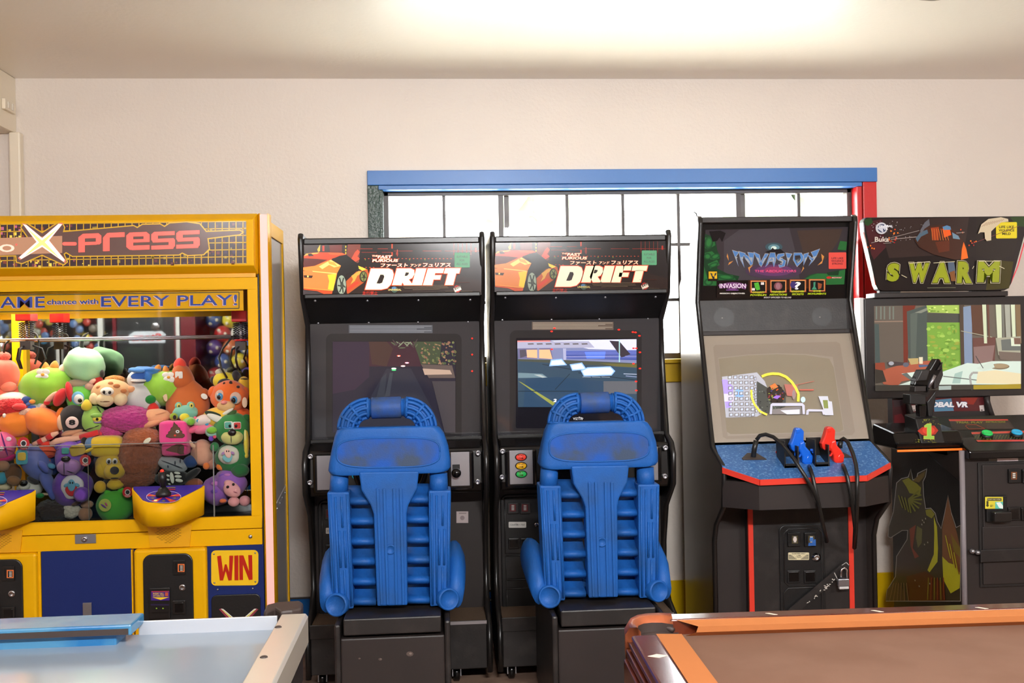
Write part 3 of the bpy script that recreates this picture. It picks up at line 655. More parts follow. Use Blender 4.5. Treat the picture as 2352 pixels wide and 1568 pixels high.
    # headrest block: a loft of rounded rings
    def ring(py, xl, xr, dep, ryc=.03):
        a_, b_ = sp_(xl, py), sp_(xr, py); r = []; nn = 6
        z = (a_.z + b_.z) / 2; y0_, y1_ = ys - .004, ys + dep
        for (ccx, ccy, a0) in ((b_.x - ryc, y0_ + ryc, -90), (b_.x - ryc, y1_ - ryc, 0), (a_.x + ryc, y1_ - ryc, 90), (a_.x + ryc, y0_ + ryc, 180)):
            for i in range(nn + 1):
                t_ = math.radians(a0 + 90 * i / nn); r.append(V((ccx + ryc * math.cos(t_), ccy + ryc * math.sin(t_), z)))
        return r
    hd = [ring(981, 785, 1000, .07, .025), ring(986, 772, 1010, .09, .03), ring(1000, 767, 1020, .11), ring(1030, 760, 1030, .12), ring(1062, 754, 1035, .13), ring(1078, 752, 1035, .13), ring(1086, 757, 1029, .12), ring(1089, 770, 1018, .10)]
    seat = G(MB().loft(hd[::-1], K), 'seat', root, label='blue moulded plastic seat back')
    # oval inset: a shallow rim and a plate
    ov = []
    for i in range(40):
        t_ = 2 * math.pi * i / 40; cc_, ss_ = math.cos(t_), math.sin(t_); x_ = 892 + 118.5 * math.copysign(abs(cc_) ** .55, cc_)
        ov.append((x_, 1039 - .014 * (x_ - 892) + 34 * math.copysign(abs(ss_) ** .6, ss_)))
    rim = [sp_(x, y, -.005) for x, y in ov]; G(MB().tube(rim + [rim[0]], .0035, K, 8), 'headrest_rim', seat)
    G(MB().prism([sp_(x, y, -.006) for x, y in ov], (0, .012, 0), 'seat_blue_dirty'), 'headrest_inset', seat, bevel=.001, label='worn oval inset of the headrest')
    # handle: two ribbed elbows and a grip
    def arc(cx_, cy_, r_, a0, a1, n__=12): return [(cx_ + r_ * math.cos(math.radians(a0 + (a1 - a0) * i / n__)), cy_ - r_ * math.sin(math.radians(a0 + (a1 - a0) * i / n__))) for i in range(n__ + 1)]
    yb_ = .055
    for sg, (ex, ey, x_in) in ((-1, (846, 985, 846)), (1, (932, 983, 932))):
        ctr = arc(ex, ey, 48, 90, 180 if sg < 0 else 0)
        el = G(MB().tube([sp_(x, y, yb_) for x, y in [(ex - sg * 4, ey - 48)] + ctr + [(ctr[-1][0], ctr[-1][1] + 8)]], .037, K, 18, 1.0), 'handle_elbow', seat)
        m_ = MB()
        for rr in (26, 36, 48, 60, 69):
            pts = [sp_(x, y, yb_ - .041 * math.sqrt(max(.02, 1 - ((rr - 48) / 25.5) ** 2)) - .001) for x, y in arc(ex, ey, rr, 90, 180 if sg < 0 else 0)]
            m_.tube(pts, .0062, K, 8)
        for aa in (88, 52, 25, 2):
            t_ = math.radians(aa); pts = []
            for i in range(9):
                rr = 26 + 43 * i / 8; x, y = ex + sg * rr * math.cos(t_), ey - rr * math.sin(t_); pts.append(sp_(x, y, yb_ - .041 * math.sqrt(max(.02, 1 - ((rr - 48) / 25.5) ** 2)) - .001))
            m_.tube(pts, .0062, K, 8)
        G(m_, 'handle_web', seat)
    G(MB().tube([sp_(853, 937, yb_), sp_(922, 935, yb_)], .0415, 'seat_blue_dirty', 20), 'handle_grip', seat, bevel=.004, label='scuffed middle grip of the handle')
    G(MB().tube([sp_(842, 937.3, yb_), sp_(936, 934.7, yb_)], .034, K, 18), 'handle_core', seat)
    # posts, rails, spine, slats
    for a_, b_ in (((780, 1086), (778, 1132)), ((1007, 1086), (1008, 1130))):
        G(MB().tube([sp_(*a_, .045), sp_(*b_, .045)], [.034, .036], K, 16), 'seat_post', seat)
    for n_side, (tl, tr, br, bl) in enumerate((((751, 1130), (802, 1130), (812, 1398), (764, 1400)), ((984, 1127), (1036, 1126), (1032, 1390), (988, 1393)))):
        poly = [sp_(*tl), sp_(*tr), sp_(*br), sp_(*bl)]
        ra = G(MB().prism(poly, (0, .12, 0), K), 'seat_rail', seat, bevel=.006)
        u = lambda s_, t_: (tl[0] + (tr[0] - tl[0]) * s_ + ((bl[0] - tl[0]) + ((br[0] - bl[0]) - (tr[0] - tl[0])) * s_) * t_, tl[1] + (bl[1] - tl[1]) * t_)
        for s_, t0, t1 in ((.14, .02, .98), (.36, .04, .97), (.64, .04, .30), (.64, .66, .97), (.9, .02, .97), (.48, .33, .64), (.72, .33, .64)):
            G(MB().tube([sp_(*u(s_, t0), -.001), sp_(*u(s_, t1), -.001)], .0042, K, 8), 'rail_rib', ra)
    spn = [(824, 1084), (962, 1082), (958, 1122), (938, 1160), (934, 1180), (936, 1390), (866, 1392), (858, 1180), (851, 1160), (830, 1126)]
    sn = G(MB().prism([sp_(*p, -.012) for p in spn], (0, .07, 0), K), 'seat_spine', seat, bevel=.006)
    for xa, xb in ((864, 874), (879, 888), (902, 908), (917, 924)):
        G(MB().prism([sp_(xa, 1121, -.012), sp_(xa + 7, 1121, -.012), sp_(xb + 6, 1388, -.012), sp_(xb, 1388, -.012)], (0, -.007, 0), K), 'spine_rib', sn, bevel=.002)
    p = sp_(897, 1261, -.012); G(MB().disc(p, (0, -1, 0), [(.019, 0), (.019, .004), (.014, .005), (.013, .002), (0, .002)], K, 20), 'spine_boss', sn)
    for i in range(6):
        for xl, xr in ((800 + i * 1.4, 864), (932, 990)):
            yc = 1148 + 46.2 * i - (4 if xl > 900 else 0)
            prof_ = [(-34, .098), (-26, .085), (-14, .060), (-8, .040), (-3, .024), (3, .018), (8, .021), (11, .032), (12, .05), (8, .07), (-6, .09), (-30, .112)]
            rings = [[sp_(xx, yc + dy_, dd) for dy_, dd in prof_] for xx in (xl, xr)]
            G(MB().loft(rings, K, True), 'seat_slat', seat)
    for px, py, r_ in ((772, 1389, .044), (1031, 1376, .042)):
        p = sp_(px, py, -.02); ax_ = V((-.25 if px < 900 else .35, -1, .1))
        G(MB().disc(p - ax_.normalized() * .012, ax_, [(0, -.12), (r_ * .8, -.12), (r_ * .97, -.02), (r_, .012), (r_ * .9, .016), (r_ * .82, .016), (r_ * .78, .008), (0, .008)], K, 26), 'seat_foot', seat)
    # side bolsters and pan of the seat, towards the cabinet
    for sg, px in ((-1, 757), (1, 1040)):
        bl_ = []
        for t_, (yy, zz, hw, hh) in enumerate(((ys + .00, .535, .026, .045), (ys + .08, .575, .038, .085), (ys + .22, .60, .044, .095), (ys + .40, .59, .040, .08), (ys + .52, .57, .025, .05))):
            xc = sp_(px, 1330).x + sg * .012; bl_.append([V((xc + hw * math.cos(a_), yy, zz + hh * math.sin(a_))) for a_ in (2 * math.pi * j / 14 for j in range(14))])
        G(MB().loft(bl_, K), 'seat_bolster', seat)
    a_, b_ = sp_(775, 1300), sp_(1020, 1300)
    G(MB().box(a_.x, b_.x, ys + .10, ys + .5, zl1 + .005, zl1 + .09, K), 'seat_pan', seat, bevel=.03)
    return root
drift('racing_cabinet', 'black racing arcade cabinet with lit orange marquee, nearest the yellow claw machine', ZERO, True)
drift('racing_cabinet', 'black racing arcade cabinet with unlit marquee and red, yellow and green view buttons', DX, False)
# power cable hanging between the two cabinets
pts = [at(x, y, -.29) for x, y in ((1096, 1384), (1112, 1380), (1126, 1378), (1144, 1379))]
tag(MB().tube(pts, .008, 'cable').build('power_cable'), 'black power cable crossing the blue baseboard between the two racing cabinets', 'cable')

# ================================================================== yellow claw machine
YC = -0.95; YBK = -0.55
CL, CR = -2.15, at(598, 900, YC).x
claw = thing('claw_machine', 'large yellow and blue two player claw machine full of plush toys at the left', 'claw machine', (-1.42, YC, 0))
K = lambda mb, n, p=claw, **k: mb.build(n, p, **k)
zb = lambda px, py, Y=YC: at(px, py, Y).z
z_top = zb(400, 491); z_mq = zb(400, 632); z_fb = zb(400, 1219); z_pl = zb(400, 1257)
iR = at(572, 900, YC).x; i_top = zb(560, 664); i_bot = zb(520, 1187)
K(MB().box(CL, CR - .002, YC + .02, YBK, .06, z_pl - .004, 'royal'), 'lower_cabinet')
K(MB().box(CL, CR, YC + .012, YBK, z_mq + .02, z_top, 'yellow'), 'top_housing', bevel=.004)
K(MB().box(CL - .02, CL, YC, YBK, .06, z_top, 'yellow'), 'left_side')
K(MB().box(CL, CR, YBK - .004, YBK, z_pl, z_mq + .02, 'black'), 'rear_panel')
K(MB().box(CL + .04, CR - .01, YBK - .012, YBK - .005, z_pl + .05, z_mq + .02, 'mirror'), 'rear_mirror')
K(MB().box(CL, CR - .004, YC + .02, YBK - .012, i_bot - .07, i_bot - .05, 'black'), 'prize_floor')
# marquee: bevelled yellow frame with the lit sign
o_ = [(CL, z_top), (CR, z_top), (CR, z_mq), (CL, z_mq)]
fr = at(581, 500, YC - .045).x; ft, fbm = zb(400, 505, YC - .045), zb(400, 612, YC - .045)
n_ = [(CL, ft), (fr, ft), (fr, fbm), (CL, fbm)]
vs = [V((x, YC + .012, z)) for x, z in o_] + [V((x, YC - .045, z)) for x, z in n_]
mq = K(MB().add(vs, [(0, 1, 5, 4), (1, 2, 6, 5), (2, 3, 7, 6), (3, 0, 4, 7), (4, 5, 6, 7), (3, 2, 1, 0)], 'yellow'), 'marquee', bevel=.003)
ca = lambda x, y: (x / 3.36, 470 + y / 3.36)
A = Art(plane_y(YC - .045), ca, rough=.2)
GY = (226, 176, 40)
A.poly([(-590, 159), (1900, 128), (1902, 455), (-590, 498)], (52, 30, 36), emit=.15)
random.seed(4)
for i in range(420):
    x = random.uniform(-400, 1890) if i % 3 else random.uniform(-100, 600); t = (x + 700) / 2600; y = random.uniform(166 - 32 * t, 488 - 42 * t); r_ = random.choice((8, 12, 16, 20, 24))
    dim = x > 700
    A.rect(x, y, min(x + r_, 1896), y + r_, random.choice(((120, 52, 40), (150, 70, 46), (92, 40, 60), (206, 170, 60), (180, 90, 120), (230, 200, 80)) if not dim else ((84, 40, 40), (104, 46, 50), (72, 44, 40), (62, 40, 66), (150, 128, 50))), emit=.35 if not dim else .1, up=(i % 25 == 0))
for i in range(47):
    x = -586 + i * 53.5; t = (x + 700) / 2600; A.line((x, 160 - 32 * t), (x, 498 - 44 * t), 7, GY)
for i in range(7):
    y = i / 6; A.line((-590, 159 + y * 338), (1900, 128 + y * 326), 7, GY)
logo = [(-300, 270), (180, 262), (215, 280), (225, 262), (165, 175), (185, 150), (210, 150), (325, 220), (440, 148), (480, 148), (495, 175), (485, 212), (1030, 165), (1060, 180), (1100, 155), (1235, 152), (1270, 172), (1310, 145), (1440, 136), (1540, 150), (1590, 210), (1850, 200), (1870, 212), (1850, 228), (1600, 258), (1612, 340), (1570, 382), (1450, 388), (1405, 368), (1380, 384), (560, 395), (510, 365), (490, 380), (515, 440), (490, 460), (325, 385), (170, 450), (130, 440), (125, 390), (-300, 400)]
A.l += .2; A.poly(grow_poly(logo, 9), GY); A.poly(logo, (92, 64, 58), emit=.25)
A.poly([(-300, 268), (480, 240), (480, 372), (-300, 400)], (176, 128, 98), emit=.35)
RD = (255, 96, 84)
def xstar(k, c_, e_): A.poly([(325 + (x - 325) * k, 295 + (y - 300) * k) for x, y in ((178, 155), (205, 162), (325, 262), (452, 152), (480, 156), (378, 280), (500, 430), (492, 446), (325, 330), (165, 424), (148, 410), (282, 292))], c_, emit=e_)
xstar(1.06, (196, 110, 90), .5); xstar(1.0, (255, 240, 224), .55); A.poly([(325 + (x - 325) * .80, 295 + (y - 295) * .84) for x, y in ((185, 165), (322, 272), (325, 272), (470, 165), (350, 288), (488, 432), (325, 312), (160, 415), (296, 290))], (160, 140, 40), emit=.2); A.poly([(325 + (x - 325) * .74, 295 + (y - 295) * .79) for x, y in ((185, 165), (322, 270), (325, 270), (470, 165), (352, 288), (488, 432), (325, 314), (160, 415), (294, 290))], (246, 232, 130), emit=.55)
A.text('CO', -110, 305, 112, 365, (255, 200, 180), .03, emit=.6); A.oval(126, 308, 8, 8, RD, emit=.5)
A.rrect(482, 288, 592, 314, 12, RD, emit=.6)
def L_(polys):
    A.l += .12
    for p in polys: A.poly([(x, y - (x - 600) * .038) for x, y in p], RD, emit=.55, up=True)
L_([[(605, 252), (640, 226), (655, 226), (655, 368), (605, 368)], [(640, 226), (760, 226), (782, 245), (782, 262), (655, 262)], [(740, 262), (782, 262), (782, 300), (768, 312), (740, 312)], [(650, 290), (745, 290), (745, 314), (650, 314)]])
L_([[(795, 262), (826, 228), (846, 226), (846, 366), (795, 366)], [(840, 226), (962, 226), (962, 262), (840, 262)]])
L_([[(975, 252), (1000, 230), (1028, 230), (1028, 366), (1000, 362), (975, 340)], [(1020, 230), (1130, 230), (1154, 250), (1154, 262), (1020, 262)], [(1108, 262), (1154, 262), (1154, 302), (1108, 302)], [(1020, 284), (1154, 284), (1154, 308), (1020, 308)], [(1020, 332), (1154, 332), (1154, 366), (1020, 366)]])
for dx in (0, 192):
    L_([[(1168 + dx, 250), (1190 + dx, 232), (1348 + dx, 232), (1348 + dx, 262), (1168 + dx, 262)], [(1168 + dx, 255), (1218 + dx, 255), (1218 + dx, 300), (1168 + dx, 296)], [(1168 + dx, 286), (1340 + dx, 286), (1350 + dx, 300), (1350 + dx, 314), (1180 + dx, 314)], [(1302 + dx, 308), (1350 + dx, 308), (1350 + dx, 350), (1302 + dx, 350)], [(1168 + dx, 338), (1350 + dx, 338), (1336 + dx, 368), (1168 + dx, 368)]])
K(A, 'sign', mq)
K(MB().box(CL, CR - .01, YC - .004, YC + .015, z_mq - .012, z_mq + .004, 'yellow_edge'), 'hinge', mq)
# corner post with the pink light strip, glazed right side
xs0, xs1 = at(605, 950, YC).x, at(623, 950, YC + .01).x; xe = at(627.5, 950, YC + .03).x
K(MB().prism([(CR + .002, YC + .012, .03), (xs0, YC - .004, .03), (xs0, YC + .06, .03), (CR + .002, YC + .06, .03)], (0, 0, z_top - .03), 'yellow').prism([(xs1, YC + .002, .03), (xe, YC + .03, .03), (xe, YC + .07, .03), (xs1, YC + .07, .03)], (0, 0, z_top - .03), 'yellow'), 'corner_post', bevel=.002)
K(MB().prism([(xs0, YC + .002, .04), (xs1, YC + .008, .04), (xs1, YC + .05, .04), (xs0, YC + .05, .04)], (0, 0, z_top - .045), 'led_pink'), 'light_strip')
K(MB().box(xe - .012, xe, YBK - .02, YBK, .06, z_top - .03, 'yellow').box(xe - .012, xe, YC + .07, YBK - .02, z_top - .09, z_top - .03, 'yellow'), 'side_frame')
zs0, zs1 = .875, .83
K(MB().prism([(xe - .010, YC + .07, zs1), (xe - .010, YBK - .02, zs0), (xe - .010, YBK - .02, z_top - .09), (xe - .010, YC + .07, z_top - .09)], (.004, 0, 0), 'side_gloss'), 'side_window')
sl = K(MB().prism([(xe - .010, YC + .07, .06), (xe - .010, YBK - .02, .06), (xe - .010, YBK - .02, zs0 - .006), (xe - .010, YC + .07, zs1 - .006)], (.005, 0, 0), 'side_gloss'), 'side_lower_panel')
for i in range(4):
    t = .15 + .25 * i; K(MB().ell((xe - .004, YC + .07 + t * .3, zs1 - .03 + t * .045), (.004, .006, .006), 'steel', nu=8, nv=6), 'rivet', sl)
# door frame, glass, banner
df = MB().box(CL, CR - .004, YC, YC + .02, i_top, z_mq - .012, 'yellow').box(CL, CR - .004, YC, YC + .02, z_fb, i_bot, 'yellow').box(iR, CR - .004, YC, YC + .02, i_bot, i_top, 'yellow').box(CL, CL + .05, YC, YC + .02, i_bot, i_top, 'yellow').build('door_frame', claw, bevel=.003)
K(MB().box(CR - .0035, CR + .0015, YC + .006, YC + .05, z_pl, z_mq, 'black'), 'door_gap')
K(MB().box(CL + .05, iR, YC + .012, YC + .016, i_bot, i_top, 'case_glass'), 'door_glass')
bn0, bn1 = zb(300, 717, YC + .02), zb(300, 668, YC + .02); bxr = at(559, 690, YC + .02).x
bn = K(MB().box(CL + .05, bxr, YC + .020, YC + .024, bn0, i_top + .004, 'yellow'), 'banner')
A = Art(plane_y(YC + .020), rough=.4)
A.path([(-150, 680), (549, 670.5), (549, 708), (-150, 718)], 2.2, (70, 66, 20))
for t, x0, y0, x1, y1, b_ in (('GAME', -36, 682, 103, 708, .008), ('chance with', 108, 687.5, 226, 699, .02), ('EVERY PLAY!', 232, 680, 545, 704.5, .01)):
    A.text(t, x0 - 2, y0 + 2, x1 - 2, y1 + 2, (222, 120, 90), b_ + .01, sl=-.012); A.text(t, x0 - 1, y0 + 1, x1 - 1, y1 + 1, (240, 225, 200), b_ + .005, sl=-.012); A.text(t, x0, y0, x1, y1, (34, 62, 160), b_, sl=-.012)
K(A, 'banner_lettering', bn)
# lower yellow panel, lock, speaker
lp = K(MB().box(CL, CR - .004, YC + .002, YC + .02, z_pl, z_fb - .003, 'yellow'), 'lower_panel', bevel=.002)
lk = pbox(172, 1227, 220, 1248, YC - .003, YC + .004, 'steel').build('lock_plate', lp, bevel=.001)
p = at(194, 1238, YC - .003); K(MB().disc(p, (0, -1, 0), [(.012, 0), (.012, .005), (.006, .006), (0, .003)], 'chrome', 16), 'lock', lk)
p = at(575, 1232, YC + .002); K(MB().ell(p, (.009, .006, .009), 'chrome', nu=12, nv=8), 'bolt', lp)
# joystick consoles
CDX = V((at(82, 1150, YC).x - at(470, 1150, YC).x, 0, 0))
def console(off):
    xa, xb = at(304, 1118, YC).x, at(470, 1114, YC).x; xc = (xa + xb) / 2; hw = (xb - xa) / 2
    zt0 = zb(388, 1117); zt1 = at(380, 1154, YC - .15).z; zl = at(380, 1209, YC - .15).z; zle = zb(304, 1186)
    plan = []
    for x, y in ((-1, 0), (-.97, .02), (-.72, .075), (-.5, .125), (-.3, .146), (0, .152), (.3, .146), (.5, .122), (.72, .075), (.97, .02), (1, 0)): plan.append((xc + x * hw, y))
    top = [V((x, YC - y, zt0 + (zt1 - zt0) * y / .15)) for x, y in plan]; bot = [V((x * .97 + xc * .03, YC - y * .98, zle + (zl - zle) * y / .15)) for x, y in plan]
    m = MB(); n = len(plan)
    m.add(top + bot, [(i, i + 1, n + i + 1, n + i) for i in range(n - 1)], 'yellow', True); m.add(bot, [tuple(range(n))], 'yellow'); m.add(top, [tuple(range(n - 1, -1, -1))], 'yellow')
    co = m.build('joystick_console', claw, off)
    c_ = V((xc, YC - .06, zt0)); sc = lambda v, k=.965: V((xc + (v.x - xc) * k, YC - (YC - v.y) * k - .001, v.z)) 
    up = V((0, 0, .0035))
    d_ = MB().prism([sc(v) + up * .2 for v in top], (0, 0, .003), 'deck_blue').build('deck', co, off)
    P = plane3(top[0] + up * 1.0, top[-1] + up * 1.0, top[5] + up * 1.0)
    A = Art(P, lambda x, y: (300 + x / 6.03, 980 + y / 6.03), base=.0004)
    A.oval(458, 968, 242, 88, (232, 220, 226)); A.oval(458, 968, 236, 84, (58, 42, 150))
    for i in range(10):
        a0 = i * 36 + 6; A.poly([(458, 968)] + [(458 + 232 * math.cos(math.radians(a0 + j * 6)), 968 + 80 * math.sin(math.radians(a0 + j * 6))) for j in range(5)], (214, 52, 62) if i % 2 else (66, 44, 150)); 
        aa = math.radians(a0 + 12); A.oval(458 + 160 * math.cos(aa), 968 + 56 * math.sin(aa), 22, 9, (206, 130, 40) if i % 2 else (130, 120, 40))
    A.oval(345, 1018, 24, 10, (255, 220, 130), emit=.6); A.rect(380, 858, 500, 880, (150, 36, 60)); A.rect(520, 856, 620, 876, (150, 36, 60)); A.line((400, 845), (620, 838), 10, (160, 140, 60))
    A.build('deck_graphic', d_, off)
    b_ = P.hit(300 + 455 / 6.03, 980 + 955 / 6.03); nn = P.n
    js = MB().disc(b_, (0, 0, 1), [(0, .0), (.030, .0), (.030, .012), (.022, .02), (.018, .03), (.010, .036), (0, .036)], 'black', 24).build('joystick_base', d_, off)
    b2 = b_ + V((0, 0, .03)); t2 = at(300 + 435 / 6.03, 980 + 625 / 6.03, b_.y)
    MB().tube([b2, b2 + (t2 - b2) * .35, b2 + (t2 - b2) * .4, t2], [.0105, .012, .016, .015], 'black', 14).build('joystick', co, off)
    MB().ell(t2 + V((0, 0, .003)), (.0085, .0085, .0085), 'gun_red', nu=14, nv=8).build('joystick_button', co, off, label='red fire button')
    return co
console(ZERO); console(CDX)
for off in (ZERO, CDX):
    a = at(338, 1205, YC - .004); b = at(440, 1205, YC - .004); c = at(435, 1255, YC - .004); d = at(345, 1257, YC - .004)
    sg = MB().prism([a, b, c, d], (0, .008, 0), 'yellow_edge').build('speaker_plate', claw, off)
    A = Art(plane_y(YC - .004))
    for r_ in range(11):
        hw = (24, 28, 30, 30, 30, 28, 24, 20, 16, 10, 6)[r_]
        for i in range(-4, 4):
            x = 387 + i * 9 + (4.5 if r_ % 2 else 0)
            if abs(x + 3.5 - 387) < hw: A.line((x, 1214 + r_ * 3.2), (x + 6.5, 1213.8 + r_ * 3.2), 1.0, (120, 86, 10))
    o = A.build('speaker_slot', sg, off); o['kind'] = 'stuff'
# coin frames and doors
def coin(off):
    cf = pbox(308, 1260, 475, 1500, YC - .022, YC + .03, 'yellow').build('coin_frame', claw, off, bevel=.012)
    a, b = at(329, 1380, YC - .03), at(444, 1380, YC - .03); cd_ = rbox(a.x, b.x, at(386, 1500, YC - .03).z, at(386, 1272, YC - .03).z, YC - .030, YC - .02, .035, 'black').build('coin_door', cf, off, bevel=.004)
    cz = lambda x, y: (x / 3.36, 1200 + y / 3.36)
    q = lambda x, y, Y=YC - .03: at(*cz(x, y), Y)
    a, b = q(1336, 290), q(1432, 400); MB().box(a.x, b.x, YC - .036, YC - .03, b.z, a.z, 'black_edge').build('coin_slot', cd_, off, bevel=.002)
    A = Art(plane_y(YC - .0362), cz); A.rect(1372, 318, 1424, 380, (206, 104, 50), emit=.3); A.rect(1380, 326, 1416, 374, (36, 30, 30))
    for i in range(4): A.rect(1390, 332 + i * 11, 1410, 337 + i * 11, (230, 226, 216))
    A.rect(1352, 310, 1362, 362, (8, 8, 8)); A.build('coin_label', cd_, off)
    a, b = q(1152, 502), q(1318, 735); ba = MB().box(a.x, b.x, YC - .04, YC - .03, b.z, a.z, 'black_edge').build('bill_acceptor', cd_, off, bevel=.003)
    A = Art(plane_y(YC - .0402), cz); A.rect(1166, 528, 1308, 600, (66, 34, 130)); A.text('INSERT BILL', 1180, 540, 1266, 555, (226, 190, 60), .02); A.text('ANY DIRECTION', 1180, 558, 1266, 570, (226, 190, 60), .02); A.poly([(1176, 576), (1306, 574), (1240, 596)], (246, 206, 40)); A.rect(1274, 538, 1298, 566, (196, 90, 60)); A.line((1170, 532), (1304, 530), 6, (200, 60, 70))
    A.rect(1164, 626, 1306, 640, (40, 30, 60)); A.rect(1170, 690, 1300, 698, (6, 6, 6))
    for x in (1208, 1258): A.oval(x, 661, 6, 5, (120, 150, 40), emit=.4)
    A.build('bill_label', cd_, off)
    p = q(1407, 500); MB().disc(p, (0, -1, 0), [(.014, -.004), (.014, .003), (.009, .005), (.006, .003), (0, .003)], 'chrome', 16).build('lock', cd_, off)
    a, b = q(1336, 600), q(1436, 702); MB().box(a.x, b.x, YC - .037, YC - .03, b.z, a.z, 'black_edge').box(a.x + .008, b.x - .008, YC - .039, YC - .03, b.z + .008, a.z - .008, 'black_gloss').build('coin_return', cd_, off, bevel=.002)
coin(ZERO); coin(CDX)
bd = pbox(96, 1263, 303, 1500, YC - .004, YC + .016, 'royal').build('storage_door', claw, bevel=.002, label='plain blue storage door')
pbox(89, 1266, 95, 1500, YC - .003, YC + .016, 'yellow').build('door_edge', bd); pbox(302.5, 1262, 306, 1500, YC - .003, YC + .016, 'yellow').build('door_hinge', bd)
pbox(190, 1384, 210, 1416, YC - .010, YC - .004, 'steel').build('door_latch', bd, bevel=.001)
wp = pbox(478, 1250, 607, 1500, YC + .004, YC + .016, 'royal').build('win_panel', claw)
cz = lambda x, y: (x / 3.36, 1200 + y / 3.36)
A = Art(plane_y(YC + .004), cz, rough=.3, base=.003); A.rrect(1630, 214, 1994, 486, 34, (243, 196, 34), sl=-.01)
A.l = 2; ws = [[(1680, 262), (1702, 258), (1722, 385), (1738, 325), (1746, 325), (1768, 384), (1774, 258), (1796, 258), (1784, 440), (1766, 442), (1742, 368), (1718, 442), (1700, 442)], [(1812, 258), (1836, 256), (1836, 440), (1814, 440)], [(1850, 256), (1876, 256), (1922, 378), (1920, 254), (1942, 254), (1945, 436), (1924, 438), (1874, 320), (1872, 438), (1852, 438)]]
for p in ws: A.poly(grow_poly(p, 4), (186, 36, 20))
wsn = K(A, 'win_sign', wp, label='yellow WIN sign with red letters')
for x, y in ((1651, 242), (1969, 234), (1655, 464), (1971, 455), (1680, 516), (1950, 508)): K(MB().ell(at(*cz(x, y), YC + .001), (.004, .003, .004), 'steel', nu=8, nv=6), 'screw', wp)
xs_ = [at(485, 1366, YC).x, at(598, 1366, YC).x]; z_ = zb(540, 1365)
pz = K(rbox(xs_[0], xs_[1], z_ - .32, z_, YC - .002, YC + .008, .022, 'black'), 'prize_door', wp, bevel=.003)
A = Art(plane_y(YC - .002), cz, rough=.3)
for sgn in (1, -1):
    X_ = lambda x: 1842 + sgn * (x - 1842)
    A.poly([(X_(1690), 668), (X_(1710), 660), (X_(1860), 790), (X_(1800), 790)], (150, 60, 70)); A.poly([(X_(1704), 664), (X_(1722), 664), (X_(1870), 790), (X_(1830), 790)], (230, 226, 220)); A.poly([(X_(1712), 672), (X_(1724), 676), (X_(1860), 790), (X_(1840), 790)], (220, 214, 60))
K(A, 'x_emblem', pz)
# rails, claws and plexiglass chutes inside
for yy, py in ((-.78, 775), (-.72, 778.5)):
    z = at(280, py, yy).z; K(MB().tube([(CL + .05, yy, z), (at(530, py, yy).x, yy, z)], .0045, 'steel', 10), 'gantry_rail')
def claw_head(px, py, lab):
    p = at(px, py, -.75); h = K(MB().box(p.x - .032, p.x + .032, -.79, -.71, p.z - .002, p.z + .045, 'trim_red'), 'claw_carriage', bevel=.003)
    for dx in (-.026, -.012, .004, .022):
        pts = []
        for i in range(60): t = i / 59; pts.append(V((p.x + dx + .007 * math.cos(t * 50), -.75 + .007 * math.sin(t * 50), p.z - .006 - .075 * t)))
        K(MB().tube(pts, .0022, 'black', 5), 'coil_spring', h)
    K(MB().cyl((p.x, -.75, p.z), (p.x, -.75, p.z - .11), .006, 'steel').disc((p.x, -.75, p.z - .085), (0, 0, 1), [(0, 0), (.03, 0), (.03, .008), (0, .008)], 'trim_red', 16).box(p.x - .022, p.x + .022, -.77, -.73, p.z - .125, p.z - .088, 'bronze'), 'claw_body', h)
    for a_ in (0.3, 2.4, 4.5):
        d = V((math.cos(a_), math.sin(a_) * .6, 0)); b0 = V((p.x, -.75, p.z - .105))
        K(MB().tube([b0 + d * .015, b0 + d * .06 + V((0, 0, -.015)), b0 + d * .075 + V((0, 0, -.06)), b0 + d * .05 + V((0, 0, -.10))], .0045, 'black', 7), 'claw_finger', h)
claw_head(61, 736, ''); claw_head(553, 738, '')
for pts in (((543, 770), (530, 778), (512, 800), (503, 820), (508, 845), (522, 868)), ((74, 762), (84, 768), (90, 785), (88, 810), (80, 836)), ((22, 780), (12, 790), (9, 810))):
    K(MB().tube([at(x, y, -.74) for x, y in pts], .0045, 'cable', 8), 'claw_cable')
K(MB().box(at(27, 780, -.6).x, at(52, 780, -.6).x, -.60, -.56, z_pl, z_mq, 'yellow'), 'rear_post')
for (x0, y0, x1, y1, yy) in ((-120, 1024, 455, 1170, -.915), (204, 1045, 206, 1172, -.90)):
    a, b = at(x0, y0, yy), at(x1, y1, yy)
    if x1 - x0 > 10:
        ac = K(MB().box(a.x, b.x, yy, yy + .004, i_bot - .05, at(230, 1021, yy).z, 'acrylic'), 'chute_panel'); K(MB().box(a.x, b.x, yy - .001, yy + .005, at(230, 1021, yy).z - .001, at(230, 1021, yy).z + .002, 'acrylic_edge'), 'chute_edge', ac)
    else: K(MB().box(a.x, b.x, -.913, -.906, i_bot - .05, a.z, 'acrylic_edge'), 'chute_divider')
a = at(488, 1022, -.93); K(MB().box(a.x - .001, a.x + .002, -.925, -.912, i_bot - .05, a.z, 'acrylic_edge'), 'chute_divider')

